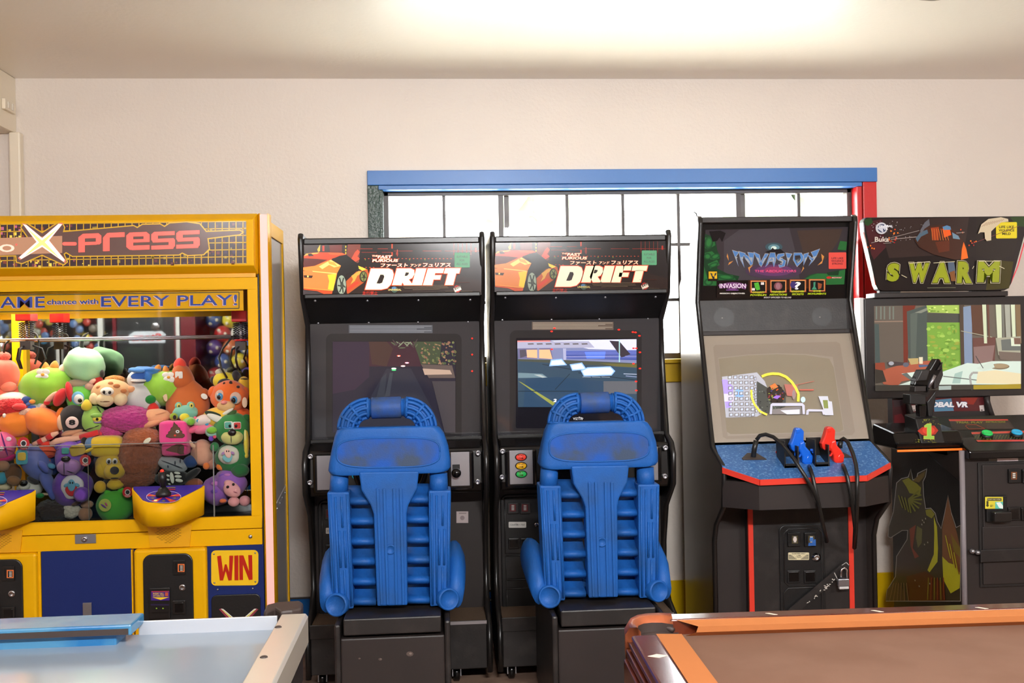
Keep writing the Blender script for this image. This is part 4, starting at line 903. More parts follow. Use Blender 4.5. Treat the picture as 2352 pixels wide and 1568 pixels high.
# ================================================================== plush toys in the claw machine
def pm(rgb, fur=0):
    k = 'plush_%d_%d_%d_%d' % (*rgb, fur)
    if k not in MATS: mat(k, rgb, rough=.92, bump=.25 if not fur else .5, bscale=620 if not fur else 320, sheen=.25, var=.06 if not fur else .3, vscale=30 if not fur else 120)
    return k
def em(rgb): 
    k = 'plasticeye_%d_%d_%d' % rgb
    if k not in MATS: mat(k, rgb, rough=.25)
    return k
def plush(name, label, Y, parts, group='plush toys in the claw machine'):
    Y = -.69 + (Y + .69) * .75; p0 = parts[0]; c0 = at(p0[1], p0[2], Y); root = thing(name, label, 'plush toy', c0, group); info = []
    for i, pt in enumerate(parts):
        nm, cx, cy, rx, ry, col = pt[:6]; o = pt[6] if len(pt) > 6 else {}
        y = Y + o.get('dy', 0.0); s = (y - CAM.y) / F
        rd = o.get('rd', min((rx + ry) / 2 * s, .085)); par = root
        if 'on' in o:
            q = info[o['on']]; e = 1 - ((cx - q[0]) / q[2]) ** 2 - ((cy - q[1]) / q[3]) ** 2
            y = q[5] - q[4] * math.sqrt(max(e, .02)); s = (y - CAM.y) / F; rd = o.get('rd', min(rx, ry) * s * .35); 
            if o.get('sub'): par = q[6]
        c = at(cx, cy, y); m = MB(); k = em(col) if o.get('eye') else pm(col, 1 if o.get('fur') else 0)
        if o.get('art'): m = o['art'](c, s, y)
        elif o.get('pts'): m.tube([at(x_, y_, y + (o['dys'][j_] if 'dys' in o else 0)) for j_, (x_, y_) in enumerate(o['pts'])], [r_ * s for r_ in o['r']] if isinstance(o['r'], list) else o['r'] * s, k, 12)
        else:
            big = rx > 15
            m.ell(c, (rx * s, rd, ry * s), k, math.radians(-o.get('rot', 0)), nu=96 if o.get('fur') else (30 if big else 16), nv=60 if o.get('fur') else (18 if big else 10), taper=o.get('taper', 0), lump=o.get('lump', .08 if big and 'on' not in o else 0), seed=cx * .13 + cy * .07, sq=o.get('sq', 1.0), shag=.075 if o.get('fur') else 0)
        ob = m.build(nm, par); info.append((cx, cy, rx, ry, rd, y, ob))
    return root
BK, WH = (22, 20, 20), (240, 236, 226)
def eyes(on, lst, r=4, white=None):
    out = []
    for x, y in lst:
        if white: out.append(('eye', x, y, r * 1.5, r * 1.6, white, {'on': on, 'eye': 1}))
        out.append(('pupil', x, y + 1, r, r * 1.1, BK, {'on': on, 'eye': 1, 'rd': .006}))
    return out
# --- back rows
plush('plush_toy', 'plain coral pink plush with a fuzzy tuft cut by the left edge of the picture', -.70, [('body', 12, 912, 32, 28, (246, 120, 96)), ('head', 8, 862, 33, 38, (250, 116, 92)), ('cheek', 20, 888, 16, 12, (250, 132, 104), {'dy': -.04}), ('tuft', 8, 818, 15, 10, (250, 120, 100), {'fur': 1}), ('arm', 40, 905, 12, 18, (244, 110, 90))])
def green_pal(lb, x, y, k, mir, Y):
    X_ = lambda d: x + d * k * mir; Yq = lambda d: y + d * k
    return plush('plush_toy', lb, Y, [('body', x, y, 60 * k, 43 * k, (150, 206, 62), {'rd': .08}), ('ear', X_(-3), Yq(-45), 8 * k, 12 * k, (206, 132, 50), {'rot': -8, 'taper': .25}), ('ear', X_(17), Yq(-48), 9 * k, 12 * k, (206, 132, 50), {'rot': 14, 'taper': .25}),
        ('petal', X_(-15), Yq(-34), 9 * k, 7 * k, WH, {'dy': -.055, 'rd': .006}), ('petal', X_(-3), Yq(-34), 9 * k, 7 * k, WH, {'dy': -.056, 'rd': .006}), ('petal', X_(-6), Yq(-23), 9 * k, 7 * k, WH, {'dy': -.062, 'rd': .006}), ('petal', X_(-18), Yq(-22), 9 * k, 7 * k, WH, {'dy': -.062, 'rd': .006}), ('flower_center', X_(-10), Yq(-28), 4 * k, 3.5 * k, (240, 170, 60), {'dy': -.068, 'rd': .005}), ('leaf', X_(-24), Yq(-20), 11 * k, 10 * k, (40, 130, 60), {'dy': -.05, 'rd': .006}),
        ('worm', X_(35), Yq(-38), 8 * k, 14 * k, (246, 206, 180), {'rot': 10}), ('mouth', X_(-32), Yq(22), 6, 1.6, (110, 160, 40), {'on': 0})])
green_pal('lime green round plush with a white flower and orange ears, left of the mint one', 108, 888, 1.0, 1, -.70)
green_pal('lime green round plush with a white flower and orange ears, behind the brown beaver', 378, 892, .92, -1, -.68)
plush('plush_toy', 'pale mint green plush head with one black antenna', -.69, [('head', 194, 838, 44, 38, (168, 222, 168), {'rot': 18, 'lump': .12, 'sq': .92}), ('antenna', 190, 780, 4, 20, BK, {'pts': [(189, 803), (187, 790), (189, 778), (195, 770), (203, 764)], 'r': [4, 5, 4.5, 3, 1.2]}), ('collar', 222, 876, 14, 16, (214, 50, 44)), ('collar_tip', 212, 876, 9, 5, (240, 190, 170), {'dy': -.05, 'rot': -35})])
plush('plush_toy', 'taupe grey plush squeezed under the mint green head', -.72, [('body', 182, 882, 26, 12, (170, 150, 122)), ('ear', 163, 880, 10, 8, (156, 136, 110)), ('snout', 205, 888, 10, 9, (206, 160, 140), {'dy': -.03})])
plush('plush_toy', 'grey white plush bird with a floppy blue cap', -.70, [('body', 330, 915, 42, 38, (206, 206, 202)), ('head', 322, 872, 27, 25, (208, 208, 206)), ('cap', 332, 852, 32, 11, (66, 130, 206), {'lump': .25}), ('cap_flap', 340, 866, 10, 14, (60, 122, 200), {'dy': -.03, 'rot': -20}), ('brim', 314, 850, 18, 6, (90, 150, 220), {'dy': -.05, 'rot': 8}), ('face_band', 318, 864, 17, 8, (50, 96, 176), {'on': 1}), ('beak', 318, 874, 17, 4, (226, 226, 222), {'on': 1, 'rd': .02}), ('mouth', 318, 878, 15, 1.6, (30, 36, 60), {'on': 1, 'rd': .012}), ('wing', 368, 902, 22, 12, (214, 214, 210), {'rot': 12}), ('hang_tag', 379, 910, 5, 12, (240, 210, 170), {'dy': -.06, 'rd': .002, 'rot': -12})])
plush('plush_toy', 'brown beaver plush with a red nose and two white teeth', -.70, [('body', 432, 920, 46, 54, (206, 106, 46), {'taper': .35, 'rd': .08}), ('head', 418, 866, 24, 34, (200, 100, 44), {'rot': -12, 'taper': .25}), ('nose', 413, 836, 14, 14, (240, 70, 50), {'taper': .2}), ('tooth', 407, 861, 4.5, 8, WH, {'on': 1, 'sq': .4}), ('tooth', 415, 861, 4.5, 8, WH, {'on': 1, 'sq': .4}), ('arm', 472, 903, 9, 14, (196, 96, 42), {'rot': -40}), ('foot', 470, 938, 12, 8, (40, 32, 28), {'rot': 20}), ('care_tag', 469, 910, 8, 6, WH, {'dy': -.06, 'rd': .002, 'rot': 35})])
plush('plush_toy', 'small plush in a yellow hood with black ears behind the tiger', -.68, [('hood', 515, 874, 25, 20, (244, 220, 40)), ('face', 517, 882, 17, 13, BK, {'on': 0, 'rd': .03}), ('ear', 544, 866, 10, 16, (40, 34, 30), {'rot': -18}), ('ear', 489, 872, 6, 8, (40, 34, 30)), ('tuft', 508, 854, 13, 8, (226, 220, 190), {'fur': 1})])
plush('plush_toy', 'plain yellow oval plush at the right end of the back row', -.69, [('body', 560, 884, 14, 20, (246, 200, 60)), ('stripe', 562, 870, 9, 2, (60, 50, 30), {'on': 0}), ('foot', 560, 904, 10, 7, (244, 180, 50), {'dy': -.02})])
plush('plush_toy', 'orange tiger cub plush with big round eyes', -.76, [('head', 528, 910, 41, 37, (246, 112, 42)), ('ear', 489, 900, 11, 14, (246, 112, 42), {'rot': 20}), ('ear', 563, 902, 9, 14, (246, 112, 42)), ('muzzle', 519, 932, 20, 13, (236, 190, 130), {'on': 0, 'rd': .03}), ('eye', 506, 909, 12, 14, (226, 190, 170), {'on': 0, 'rd': .012}), ('eye', 541, 914, 13, 14, (226, 190, 170), {'on': 0, 'rd': .012}), ('iris', 506, 910, 8.5, 10, (80, 150, 190), {'on': 0, 'eye': 1, 'rd': .018}), ('iris', 539, 917, 9, 10, (80, 150, 190), {'on': 0, 'eye': 1, 'rd': .018}),
    ('pupil', 505, 911, 6.5, 7.5, BK, {'on': 0, 'eye': 1, 'rd': .022}), ('pupil', 538, 918, 7, 8, BK, {'on': 0, 'eye': 1, 'rd': .022}), ('nose', 516, 924, 8, 5, (250, 150, 140), {'on': 0, 'rd': .04}), ('stripe', 530, 880, 4, 6, (50, 30, 24), {'on': 0, 'rd': .006}), ('stripe', 515, 882, 3, 5, (50, 30, 24), {'on': 0, 'rd': .006}), ('stripe', 547, 888, 4, 3, (50, 30, 24), {'on': 0, 'rd': .006}), ('body', 548, 950, 28, 14, (244, 104, 40), {'dy': .01}), ('hang_tag', 562, 924, 6, 12, (240, 206, 176), {'dy': -.09, 'rd': .002})])
plush('plush_toy', 'green parrot plush with one big white eye and a yellow beak', -.74, [('head', 187, 917, 31, 33, (104, 190, 62)), ('tuft', 196, 888, 12, 5, (90, 190, 200)), ('eye_ring', 179, 914, 14, 15, (120, 190, 222), {'on': 0}), ('eye', 181, 916, 11, 12, WH, {'on': 0, 'rd': .014}), ('pupil', 185, 919, 5, 5.5, BK, {'on': 0, 'eye': 1, 'rd': .02}), ('beak', 199, 930, 11, 13, (226, 196, 50), {'dy': -.085, 'taper': .3})])
plush('plush_toy', 'cream giraffe faced plush with tan spots and puffy cheeks', -.77, [('head', 256, 898, 42, 27, (236, 186, 130), {'lump': .1}), ('muzzle', 242, 918, 19, 16, (238, 212, 164), {'dy': -.05}), ('cheek', 219, 915, 13, 14, (240, 214, 166), {'dy': -.04}), ('cheek', 277, 917, 15, 15, (240, 214, 166), {'dy': -.04}), ('face', 246, 899, 15, 10, (246, 238, 220), {'on': 0, 'rd': .02}), *eyes(4, ((239, 899), (252, 900)), 3.4), ('spot', 268, 886, 8, 5, (206, 128, 72), {'on': 0, 'rd': .006}), ('spot', 284, 897, 7, 5, (206, 128, 72), {'on': 0, 'rd': .006}), ('spot', 228, 890, 7, 5, (206, 128, 72), {'on': 0, 'rd': .006}), ('spot', 254, 880, 6, 4, (206, 128, 72), {'on': 0, 'rd': .006}), ('ear', 300, 894, 13, 8, (226, 160, 110), {'rot': 15}), ('horn', 235, 858, 5, 9, (50, 44, 40), {'dy': .03}), ('tuft', 263, 872, 22, 10, (224, 150, 66), {'fur': 1, 'dy': .01}), ('nose', 242, 904, 4, 1.5, BK, {'on': 4}), ('mouth', 241, 922, 11, 1.3, (120, 80, 50), {'on': 1})])
plush('plush_toy', 'small red plush cone with a green pompom', -.77, [('cone', 352, 938, 13, 14, (226, 40, 30), {'taper': .25}), ('pompom', 345, 917, 13, 11, (20, 130, 44)), ('base', 352, 952, 15, 6, (206, 30, 30))])
plush('plush_toy', 'small green pompom plush right behind the magenta fur', -.76, [('pompom', 318, 929, 13, 9, (16, 120, 40)), ('stem', 322, 942, 8, 8, (200, 40, 34))])
# --- middle rows
plush('plush_toy', 'white plush ball top above the red fur', -.76, [('body', 30, 917, 36, 17, (240, 232, 218)), ('patch', 60, 920, 12, 10, (40, 70, 140), {'dy': -.02}), ('trim', 74, 922, 7, 5, (220, 150, 50), {'dy': -.03})])
plush('plush_toy', 'white plush in blue trim behind the orange dog', -.75, [('body', 72, 944, 26, 16, (222, 220, 216)), ('patch', 73, 940, 9, 9, (50, 96, 190), {'on': 0, 'sq': .5}), ('collar', 65, 926, 10, 5, (90, 140, 210), {'dy': -.03, 'rot': -20}), ('arm', 96, 936, 12, 10, (228, 226, 222), {'rot': 30})])
plush('plush_toy', 'bright red shaggy plush at the left edge', -.79, [('body', 28, 936, 36, 24, (226, 36, 40), {'fur': 1}), ('brow', 44, 934, 15, 8, (236, 60, 60), {'dy': -.05}), ('eye', 10, 954, 4, 5, WH, {'dy': -.06, 'eye': 1})])
plush('plush_toy', 'orange dog plush lying face down with a small round ear', -.81, [('body', 40, 972, 38, 30, (250, 136, 40)), ('haunch', 100, 968, 42, 31, (250, 130, 44), {'rot': 20}), ('ear', 25, 946, 14, 11, (246, 128, 40)), ('ear', 138, 950, 8, 15, (246, 128, 40), {'rot': 20}), ('ear_lining', 140, 970, 8, 18, (240, 190, 150), {'dy': -.02}), ('mane', 56, 948, 16, 8, (250, 200, 170), {'fur': 1, 'dy': -.02, 'rot': -25})])
def eight(c, s, y):
    A = Art(plane_y(y - .012), base=0); A.text('8', 158, 963.5, 173, 976, BK, .06); return A
plush('plush_toy', 'black eight ball plush', -.80, [('ball', 172, 962, 33, 33, (24, 20, 22), {'lump': .02}), ('number_disc', 165.5, 970, 14.5, 13.5, (238, 206, 196), {'on': 0, 'rd': .010}), ('number', 165.5, 970, 14, 13, BK, {'on': 0, 'art': eight})])
plush('plush_toy', 'green stitched monster head plush with a sleepy yellow eye', -.81, [('head', 217, 964, 28, 31, (160, 206, 92)), ('eye', 223, 962, 10, 7, (240, 214, 70), {'on': 0, 'rd': .012}), ('pupil', 225, 962, 4.5, 4.5, BK, {'on': 0, 'eye': 1, 'rd': .017}), ('eyelid', 222, 954, 13, 6, (142, 190, 84), {'on': 0, 'rd': .018}), ('eye_bag', 224, 969, 9, 3, (150, 140, 180), {'on': 0, 'rd': .008}), ('mouth', 212, 982, 16, 1.6, (60, 40, 40), {'on': 0, 'rot': -18, 'rd': .004}), ('tooth', 207, 984, 6, 2, WH, {'on': 0, 'rot': -15}), ('stitch', 227, 940, 1.2, 9, (50, 70, 30), {'on': 0, 'rot': -30, 'rd': .004})])
plush('plush_toy', 'magenta shaggy plush mound above the brown shaggy one', -.80, [('body', 287, 962, 60, 30, (206, 62, 142), {'fur': 1, 'rd': .08}), ('side', 258, 985, 28, 20, (212, 70, 150), {'fur': 1, 'dy': -.01}), ('side', 322, 975, 22, 20, (200, 56, 134), {'fur': 1, 'dy': -.01}), ('foot', 232, 993, 16, 8, (230, 60, 90), {'dy': -.02})])
plush('plush_toy', 'peach coloured round plush behind the pink cube', -.79, [('body', 360, 957, 31, 19, (240, 172, 126)), ('arm', 352, 972, 24, 8, (236, 164, 118), {'rot': -20, 'dy': -.03}), ('seam', 366, 950, 18, 1.2, (220, 150, 110), {'on': 0, 'rot': -15})])
plush('plush_toy', 'teal frog plush with two raised eyes', -.81, [('head', 426, 947, 28, 17, (130, 200, 176)), ('eye_bump', 410, 932, 8, 9, (126, 196, 172)), ('eye_bump', 438, 931, 9, 9, (126, 196, 172)), ('eye', 411, 932, 5, 6, (226, 206, 90), {'on': 1, 'rd': .008}), ('eye', 440, 931, 5, 6, (226, 206, 90), {'on': 2, 'rd': .008}), ('pupil', 412, 932, 2.2, 3.4, BK, {'on': 1, 'eye': 1, 'rd': .012}), ('pupil', 441, 931, 2.2, 3.4, BK, {'on': 2, 'eye': 1, 'rd': .012}), ('belly', 424, 958, 11, 9, (240, 226, 60), {'dy': -.05}), ('side_ball', 399, 957, 9, 9, (150, 176, 40), {'dy': -.04}), ('ball_spot', 401, 958, 4, 5, BK, {'on': 8})])
plush('plush_toy', 'yellow ball plush with green and white stripes', -.80, [('ball', 508, 958, 42, 24, (244, 196, 60), {'lump': .03}), ('stripe', 492, 953, 22, 7, (40, 60, 40), {'on': 0, 'rot': 20, 'rd': .006}), ('stripe', 500, 962, 26, 8, (240, 236, 220), {'on': 0, 'rot': 25, 'rd': .010}), ('stripe', 530, 952, 16, 6, (66, 100, 50), {'on': 0, 'rot': -35, 'rd': .008}), ('stripe', 522, 946, 16, 4, (236, 230, 214), {'on': 0, 'rot': -30, 'rd': .008})])
plush('plush_toy', 'white bunny plush with coloured dots and green pads', -.84, [('body', 468, 965, 26, 13, (246, 226, 216), {'rot': -12}), ('leg', 468, 984, 22, 12, (246, 130, 160), {'rot': -10}), ('leg', 448, 984, 20, 8, (250, 110, 150), {'rot': -25}), ('foot', 434, 967, 15, 10, (170, 214, 130), {'dy': -.03}), ('pad', 438, 969, 9, 8, (130, 196, 60), {'dy': -.045}), ('foot', 488, 992, 16, 13, (160, 214, 190), {'dy': -.02}), ('pad', 487, 988, 12, 8, (130, 196, 60), {'dy': -.045}), ('dot', 455, 966, 4, 4, (60, 160, 206), {'on': 0}), ('dot', 448, 960, 4, 4, (246, 110, 140), {'on': 0}), ('dot', 475, 974, 4, 3, (60, 160, 206), {'on': 0}), ('dot', 485, 1007, 6, 6, (110, 60, 180), {'dy': -.04}), ('dot', 493, 1003, 4, 4, (230, 80, 110), {'dy': -.05}), ('stitching', 480, 958, 8, 1.0, (226, 60, 130), {'on': 0, 'rot': -35})])
# --- front rows
def poop(c, s, y, up=True):
    A = Art(plane_y(y), lambda x, yy: (300 + x / 6.03, 980 + yy / 6.03), base=.0); B_ = (108, 74, 54)
    A.poly([(600, -72), (625, -40), (650, -25), (660, 0), (685, 15), (690, 45), (715, 60), (715, 90), (745, 100), (752, 130), (720, 155), (540, 155), (490, 140), (492, 110), (520, 95), (520, 70), (550, 50), (555, 15), (580, 0), (590, -30)], (76, 50, 36)); A.poly(grow_poly([(600, -62), (620, -36), (645, -20), (655, 3), (680, 20), (684, 48), (708, 64), (708, 92), (738, 104), (745, 128), (716, 148), (542, 148), (498, 136), (500, 114), (528, 98), (528, 74), (556, 54), (562, 20), (585, 4), (594, -28)], -1), B_)
    A.oval(650, 65, 26, 22, (240, 236, 230)); A.oval(650, 65, 10, 9, (40, 30, 26)); A.oval(614, 118, 16, 14, (236, 70, 50))
    for a, b in (((556, 55), (660, 40)), ((528, 98), (690, 95))): A.line(a, b, 4, (84, 56, 40))
    return A
def poop2(c, s, y):
    A = Art(plane_y(y), lambda x, yy: (300 + x / 6.03, 980 + yy / 6.03), base=.0); A.poly([(486, 315), (530, 290), (570, 265), (640, 240), (700, 240), (735, 255), (742, 300), (735, 350), (745, 375), (690, 382), (640, 360), (560, 345), (500, 330)], (104, 70, 52))
    for i in range(6): A.line((652, 276 + 13 * i), (668, 276 + 13 * i), 6, (236, 226, 216)); A.line((676, 276 + 13 * i), (692, 276 + 13 * i), 6, (236, 226, 216))
    return A
cb = [('cube', 403, 992, 31, 26, (250, 76, 150), {'sq': .28, 'rd': .05, 'lump': 0}), ('lower_face', 405, 1030, 29, 15, (240, 70, 140), {'sq': .4, 'rd': .045, 'lump': 0})]
pc = plush('plush_toy', 'hot pink plush cube with a smiling brown swirl', -.86, cb)
poop(None, None, -.8175 - .052).build('swirl_patch', pc); poop2(None, None, -.8175 - .0472).build('swirl_patch', pc)
plush('plush_toy', 'brown shaggy plush with its back turned in the middle of the case', -.85, [('body', 320, 1048, 46, 58, (170, 92, 58), {'fur': 1, 'rd': .075}), ('head', 326, 1005, 40, 24, (186, 98, 54), {'fur': 1}), ('leg', 310, 1098, 46, 24, (150, 82, 56), {'fur': 1}), ('arm', 356, 1050, 15, 32, (168, 92, 60), {'fur': 1, 'rot': 10}), ('care_tag', 338, 1012, 10, 5, (236, 230, 200), {'dy': -.08, 'rd': .002, 'rot': -35})])
def booside(Y, x, y, k, c1_, c2_, c3_, rot=0):
    return [('patch_cup', x, y + 9 * k, 14 * k, 13 * k, c1_, {'dy': -.092, 'rd': .004, 'taper': -.25, 'rot': rot}), ('patch_ghost', x, y - 4 * k, 9 * k, 14 * k, c2_, {'dy': -.096, 'rd': .004, 'rot': rot}), ('patch_arm', x - 13 * k, y - 4 * k, 6 * k, 4 * k, c3_, {'dy': -.095, 'rd': .003, 'rot': -30}), ('patch_arm', x + 14 * k, y - 5 * k, 6 * k, 4 * k, c3_, {'dy': -.095, 'rd': .003, 'rot': 30}), ('patch_eye', x - 3 * k, y - 10 * k, 1.6 * k, 2.6 * k, BK, {'dy': -.1, 'rd': .002}), ('patch_eye', x + 3 * k, y - 10 * k, 1.6 * k, 2.6 * k, BK, {'dy': -.1, 'rd': .002})]
plush('plush_toy', 'purple bear plush with a ghost on its white belly patch', -.84, [('body', 166, 1120, 44, 42, (112, 66, 168), {'rd': .08}), ('head', 162, 1052, 32, 40, (134, 86, 196), {'dy': -.005}), ('ear', 138, 1022, 13, 13, (110, 70, 176)), ('ear', 186, 1018, 10, 12, (110, 70, 176)), ('muzzle', 158, 1072, 25, 19, (176, 124, 190), {'dy': -.06, 'rd': .04}), ('nose', 151, 1054, 10, 7, BK, {'dy': -.098, 'rd': .015, 'eye': 1}), ('mouth', 147, 1076, .9, 14, BK, {'dy': -.1, 'rd': .003}), ('mouth', 162, 1084, 10, 1, BK, {'dy': -.098, 'rd': .003, 'rot': 20}), ('lens', 150, 1035, 8, 7, (90, 176, 170), {'dy': -.085, 'rd': .003, 'sq': .4}), ('belly_patch', 166, 1118, 25, 27, (226, 216, 226), {'dy': -.07, 'rd': .02}), *booside(0, 164, 1118, .95, (206, 44, 54), (110, 170, 200), (110, 170, 200)), ('paw', 188, 1135, 17, 17, (104, 58, 160), {'dy': -.09, 'rd': .03}), ('arm', 140, 1108, 14, 24, (108, 62, 166), {'rot': 8, 'dy': -.04})])
def toys_art(cx, cy, r):
    def f(c, s, y):
        A = Art(plane_y(y), base=0); A.oval(cx, cy, r, r * 1.05, (206, 44, 50)); A.oval(cx, cy, r * .52, r * .55, (236, 230, 226)); A.oval(cx, cy, r * .38, r * .4, (50, 46, 50)); A.text('TOYS', cx - r * .55, cy + r * .6, cx + r * .55, cy + r * .9, (244, 230, 226), .03); return A
    return f
plush('plush_toy', 'blue and lavender dolphin plush hanging head up beside the purple bear', -.85, [('body', 84, 1062, 30, 44, (104, 114, 186), {'rot': -32, 'rd': .06}), ('back', 66, 1046, 26, 26, (150, 140, 206), {'rot': -30, 'dy': .0}), ('fin', 100, 1072, 17, 7, (84, 94, 176), {'rot': 55, 'dy': -.05}), ('tail', 112, 1112, 11, 34, (92, 104, 180), {'rot': -22, 'dy': -.03, 'taper': -.3}), ('tail_fin', 118, 1130, 7, 18, (84, 96, 174), {'dy': -.04, 'rot': -15}), ('nose', 47, 1024, 8, 6, (84, 96, 190), {'dy': -.03}), ('hang_tag', 50, 1050, 13, 16, (90, 170, 190), {'dy': -.06, 'rd': .002, 'sq': .4}), ('tag_print', 50, 1048, 9, 9, (240, 196, 80), {'dy': -.064, 'rd': .002, 'sq': .5})])
tg = plush('plush_toy', 'orange red plush tucked between the dolphin and the purple bear', -.82, [('body', 108, 1035, 22, 20, (226, 92, 60)), ('arm', 104, 1018, 16, 8, (230, 60, 40), {'rot': 15, 'dy': -.02}), ('band', 104, 1048, 20, 4, (150, 40, 40), {'on': 0})])
toys_art(54, 1018, 14)(None, None, -.90).build('hang_tag', tg, label='round red hang tag')
plush('plush_toy', 'pink and white patterned plush at the lower left edge', -.86, [('body', 8, 1022, 26, 30, (246, 110, 160)), ('seam', 10, 1020, 2, 28, (110, 40, 120), {'on': 0, 'rot': -15}), ('spot', 20, 1008, 6, 5, (250, 220, 230), {'on': 0}), ('spot', 2, 1030, 6, 6, (250, 220, 230), {'on': 0}), ('skirt', 10, 1048, 24, 12, (236, 40, 130), {'dy': .01})])
plush('plush_toy', 'brown monkey plush with dangling legs at the lower left', -.84, [('body', 30, 1088, 17, 24, (110, 72, 48)), ('foot', 32, 1104, 15, 11, (150, 104, 70), {'dy': -.04, 'rot': 20}), ('arm', 6, 1070, 15, 12, (176, 128, 100), {'dy': -.03}), ('hand', 4, 1098, 14, 14, (70, 160, 190), {'dy': -.02})])
plush('plush_toy', 'white dog plush with a black nose under the dolphin', -.84, [('head', 68, 1122, 27, 20, (226, 216, 206)), ('nose', 54, 1109, 9, 7, BK, {'dy': -.075, 'eye': 1}), ('ear', 76, 1102, 14, 7, (46, 42, 46), {'dy': -.03, 'rot': 30}), ('muzzle', 56, 1116, 12, 10, (232, 222, 212), {'dy': -.05}), ('collar', 92, 1138, 9, 6, (30, 140, 70), {'dy': -.03}), ('cheek', 10, 1118, 16, 8, (236, 214, 180))])
plush('plush_toy', 'navy blue plush behind the purple bear', -.80, [('body', 122, 1068, 16, 22, (36, 52, 120)), ('hand', 118, 1070, 9, 6, (90, 160, 200), {'dy': -.06, 'rot': 25}), ('trim', 110, 1056, 6, 3, (220, 60, 70), {'dy': -.04, 'rot': 30})])
plush('plush_toy', 'striped red and peach plush snake stretched above the purple bear', -.87, [('body', 140, 1005, 9, 9, (236, 180, 150), {'pts': [(76, 1020), (92, 1014), (108, 1006), (122, 998), (134, 993)], 'r': [4, 6, 6, 6, 3]}), ('band', 105, 1007, 5, 5, (206, 40, 40), {'pts': [(88, 1016), (98, 1011)], 'r': 6.6}), ('band', 112, 1003, 5, 5, (206, 40, 40), {'pts': [(108, 1006), (120, 999.5)], 'r': 6.8}), ('tail', 170, 1010, 7, 7, (236, 180, 150), {'pts': [(116, 1020), (130, 1013), (150, 1009), (172, 1007), (190, 1004)], 'r': [5, 7, 7, 6, 5]}), ('band', 185, 1002, 6, 6, (226, 50, 50), {'pts': [(184, 1004), (204, 999), (226, 992)], 'r': [6, 7, 6]})])
plush('plush_toy', 'red plush doll shape lying behind the eight ball', -.80, [('body', 138, 912, 12, 22, (216, 44, 46), {'rot': 28}), ('arm', 116, 914, 6, 20, (240, 180, 150), {'rot': 45}), ('cuff', 108, 924, 7, 6, (206, 36, 40), {'dy': -.01}), ('tail', 160, 900, 7, 24, (220, 36, 40), {'rot': -10}), ('hand', 99, 934, 6, 8, (240, 180, 150), {'rot': 35})])
plush('plush_toy', 'peach plush bag shape behind the clear divider beside the pink cube', -.80, [('body', 466, 1040, 26, 30, (216, 160, 130)), ('strap', 448, 1030, 5, 28, (240, 196, 160), {'on': 0, 'rot': -35, 'rd': .008}), ('side', 484, 1062, 14, 16, (196, 140, 116))])
plush('plush_toy', 'tan plush limbs under the eight ball', -.83, [('arm', 190, 1000, 26, 9, (226, 166, 126)), ('arm', 165, 993, 24, 8, (214, 152, 114), {'rot': -15})])
plush('plush_toy', 'plain yellow bolster plush with a grey blue end lying on its side', -.86, [('body', 246, 1024, 36, 24, (236, 196, 46), {'sq': .6, 'lump': 0, 'rd': .045}), ('end_cap', 212, 1024, 14, 21, (92, 128, 166), {'sq': .75, 'rd': .04}), ('foot', 195, 1012, 8, 10, BK, {'dy': -.01}), ('arm', 204, 1034, 12, 4, (236, 196, 46), {'dy': -.04, 'rot': -25}), ('hang_tag', 178, 1033, 17, 12, (206, 170, 70), {'dy': -.05, 'rd': .002, 'rot': -15, 'sq': .5})])
yd = plush('plush_toy', 'yellow dog plush with a black nose and a black coat', -.86, [('head', 254, 1070, 33, 30, (220, 178, 50)), ('body', 264, 1112, 30, 18, (44, 38, 34)), ('muzzle', 263, 1082, 22, 19, (226, 184, 56), {'dy': -.05, 'rd': .04}), ('nose', 263, 1080, 10, 9, BK, {'dy': -.092, 'rd': .01}), ('cheek', 234, 1078, 14, 18, (216, 174, 50), {'dy': -.03}), ('ear', 226, 1062, 8, 12, (40, 34, 30), {'dy': .01}), ('eye', 250, 1059, 6, 7, (210, 206, 206), {'dy': -.062, 'rd': .01}), ('eye', 264, 1059, 6, 7, (210, 206, 206), {'dy': -.062, 'rd': .01}), ('pupil', 250, 1060, 3, 4.2, BK, {'dy': -.07, 'eye': 1}), ('pupil', 264, 1060, 3, 4.2, BK, {'dy': -.07, 'eye': 1}), ('scarf', 265, 1112, 18, 12, (224, 182, 54), {'dy': -.045}), ('hand', 230, 1118, 13, 14, (226, 176, 50), {'dy': -.04}), ('smile', 263, 1098, 9, 1.5, BK, {'dy': -.082, 'rd': .004})])
gp = plush('plush_toy', 'bright green round plush with a yellow badge at the bottom of the case', -.85, [('body', 266, 1160, 42, 40, (84, 176, 56)), ('foot', 249, 1131, 10, 9, (90, 190, 60), {'dy': -.03}), ('foot', 278, 1125, 8, 9, (90, 190, 60), {'dy': -.03}), ('badge', 241, 1160, 14, 14.5, (190, 196, 90), {'dy': -.082, 'rd': .003}), ('badge_print', 238, 1162, 8, 2, (120, 70, 150), {'dy': -.087, 'rd': .002, 'rot': 38}), ('badge_print', 244, 1158, 2, 5, (200, 90, 130), {'dy': -.087, 'rd': .002, 'rot': -30})])
toys_art(293, 1130, 12)(None, None, -.905).build('hang_tag', gp, label='round red hang tag')
toys_art(196, 1057, 13)(None, None, -.908).build('hang_tag', yd, label='round red hang tag')
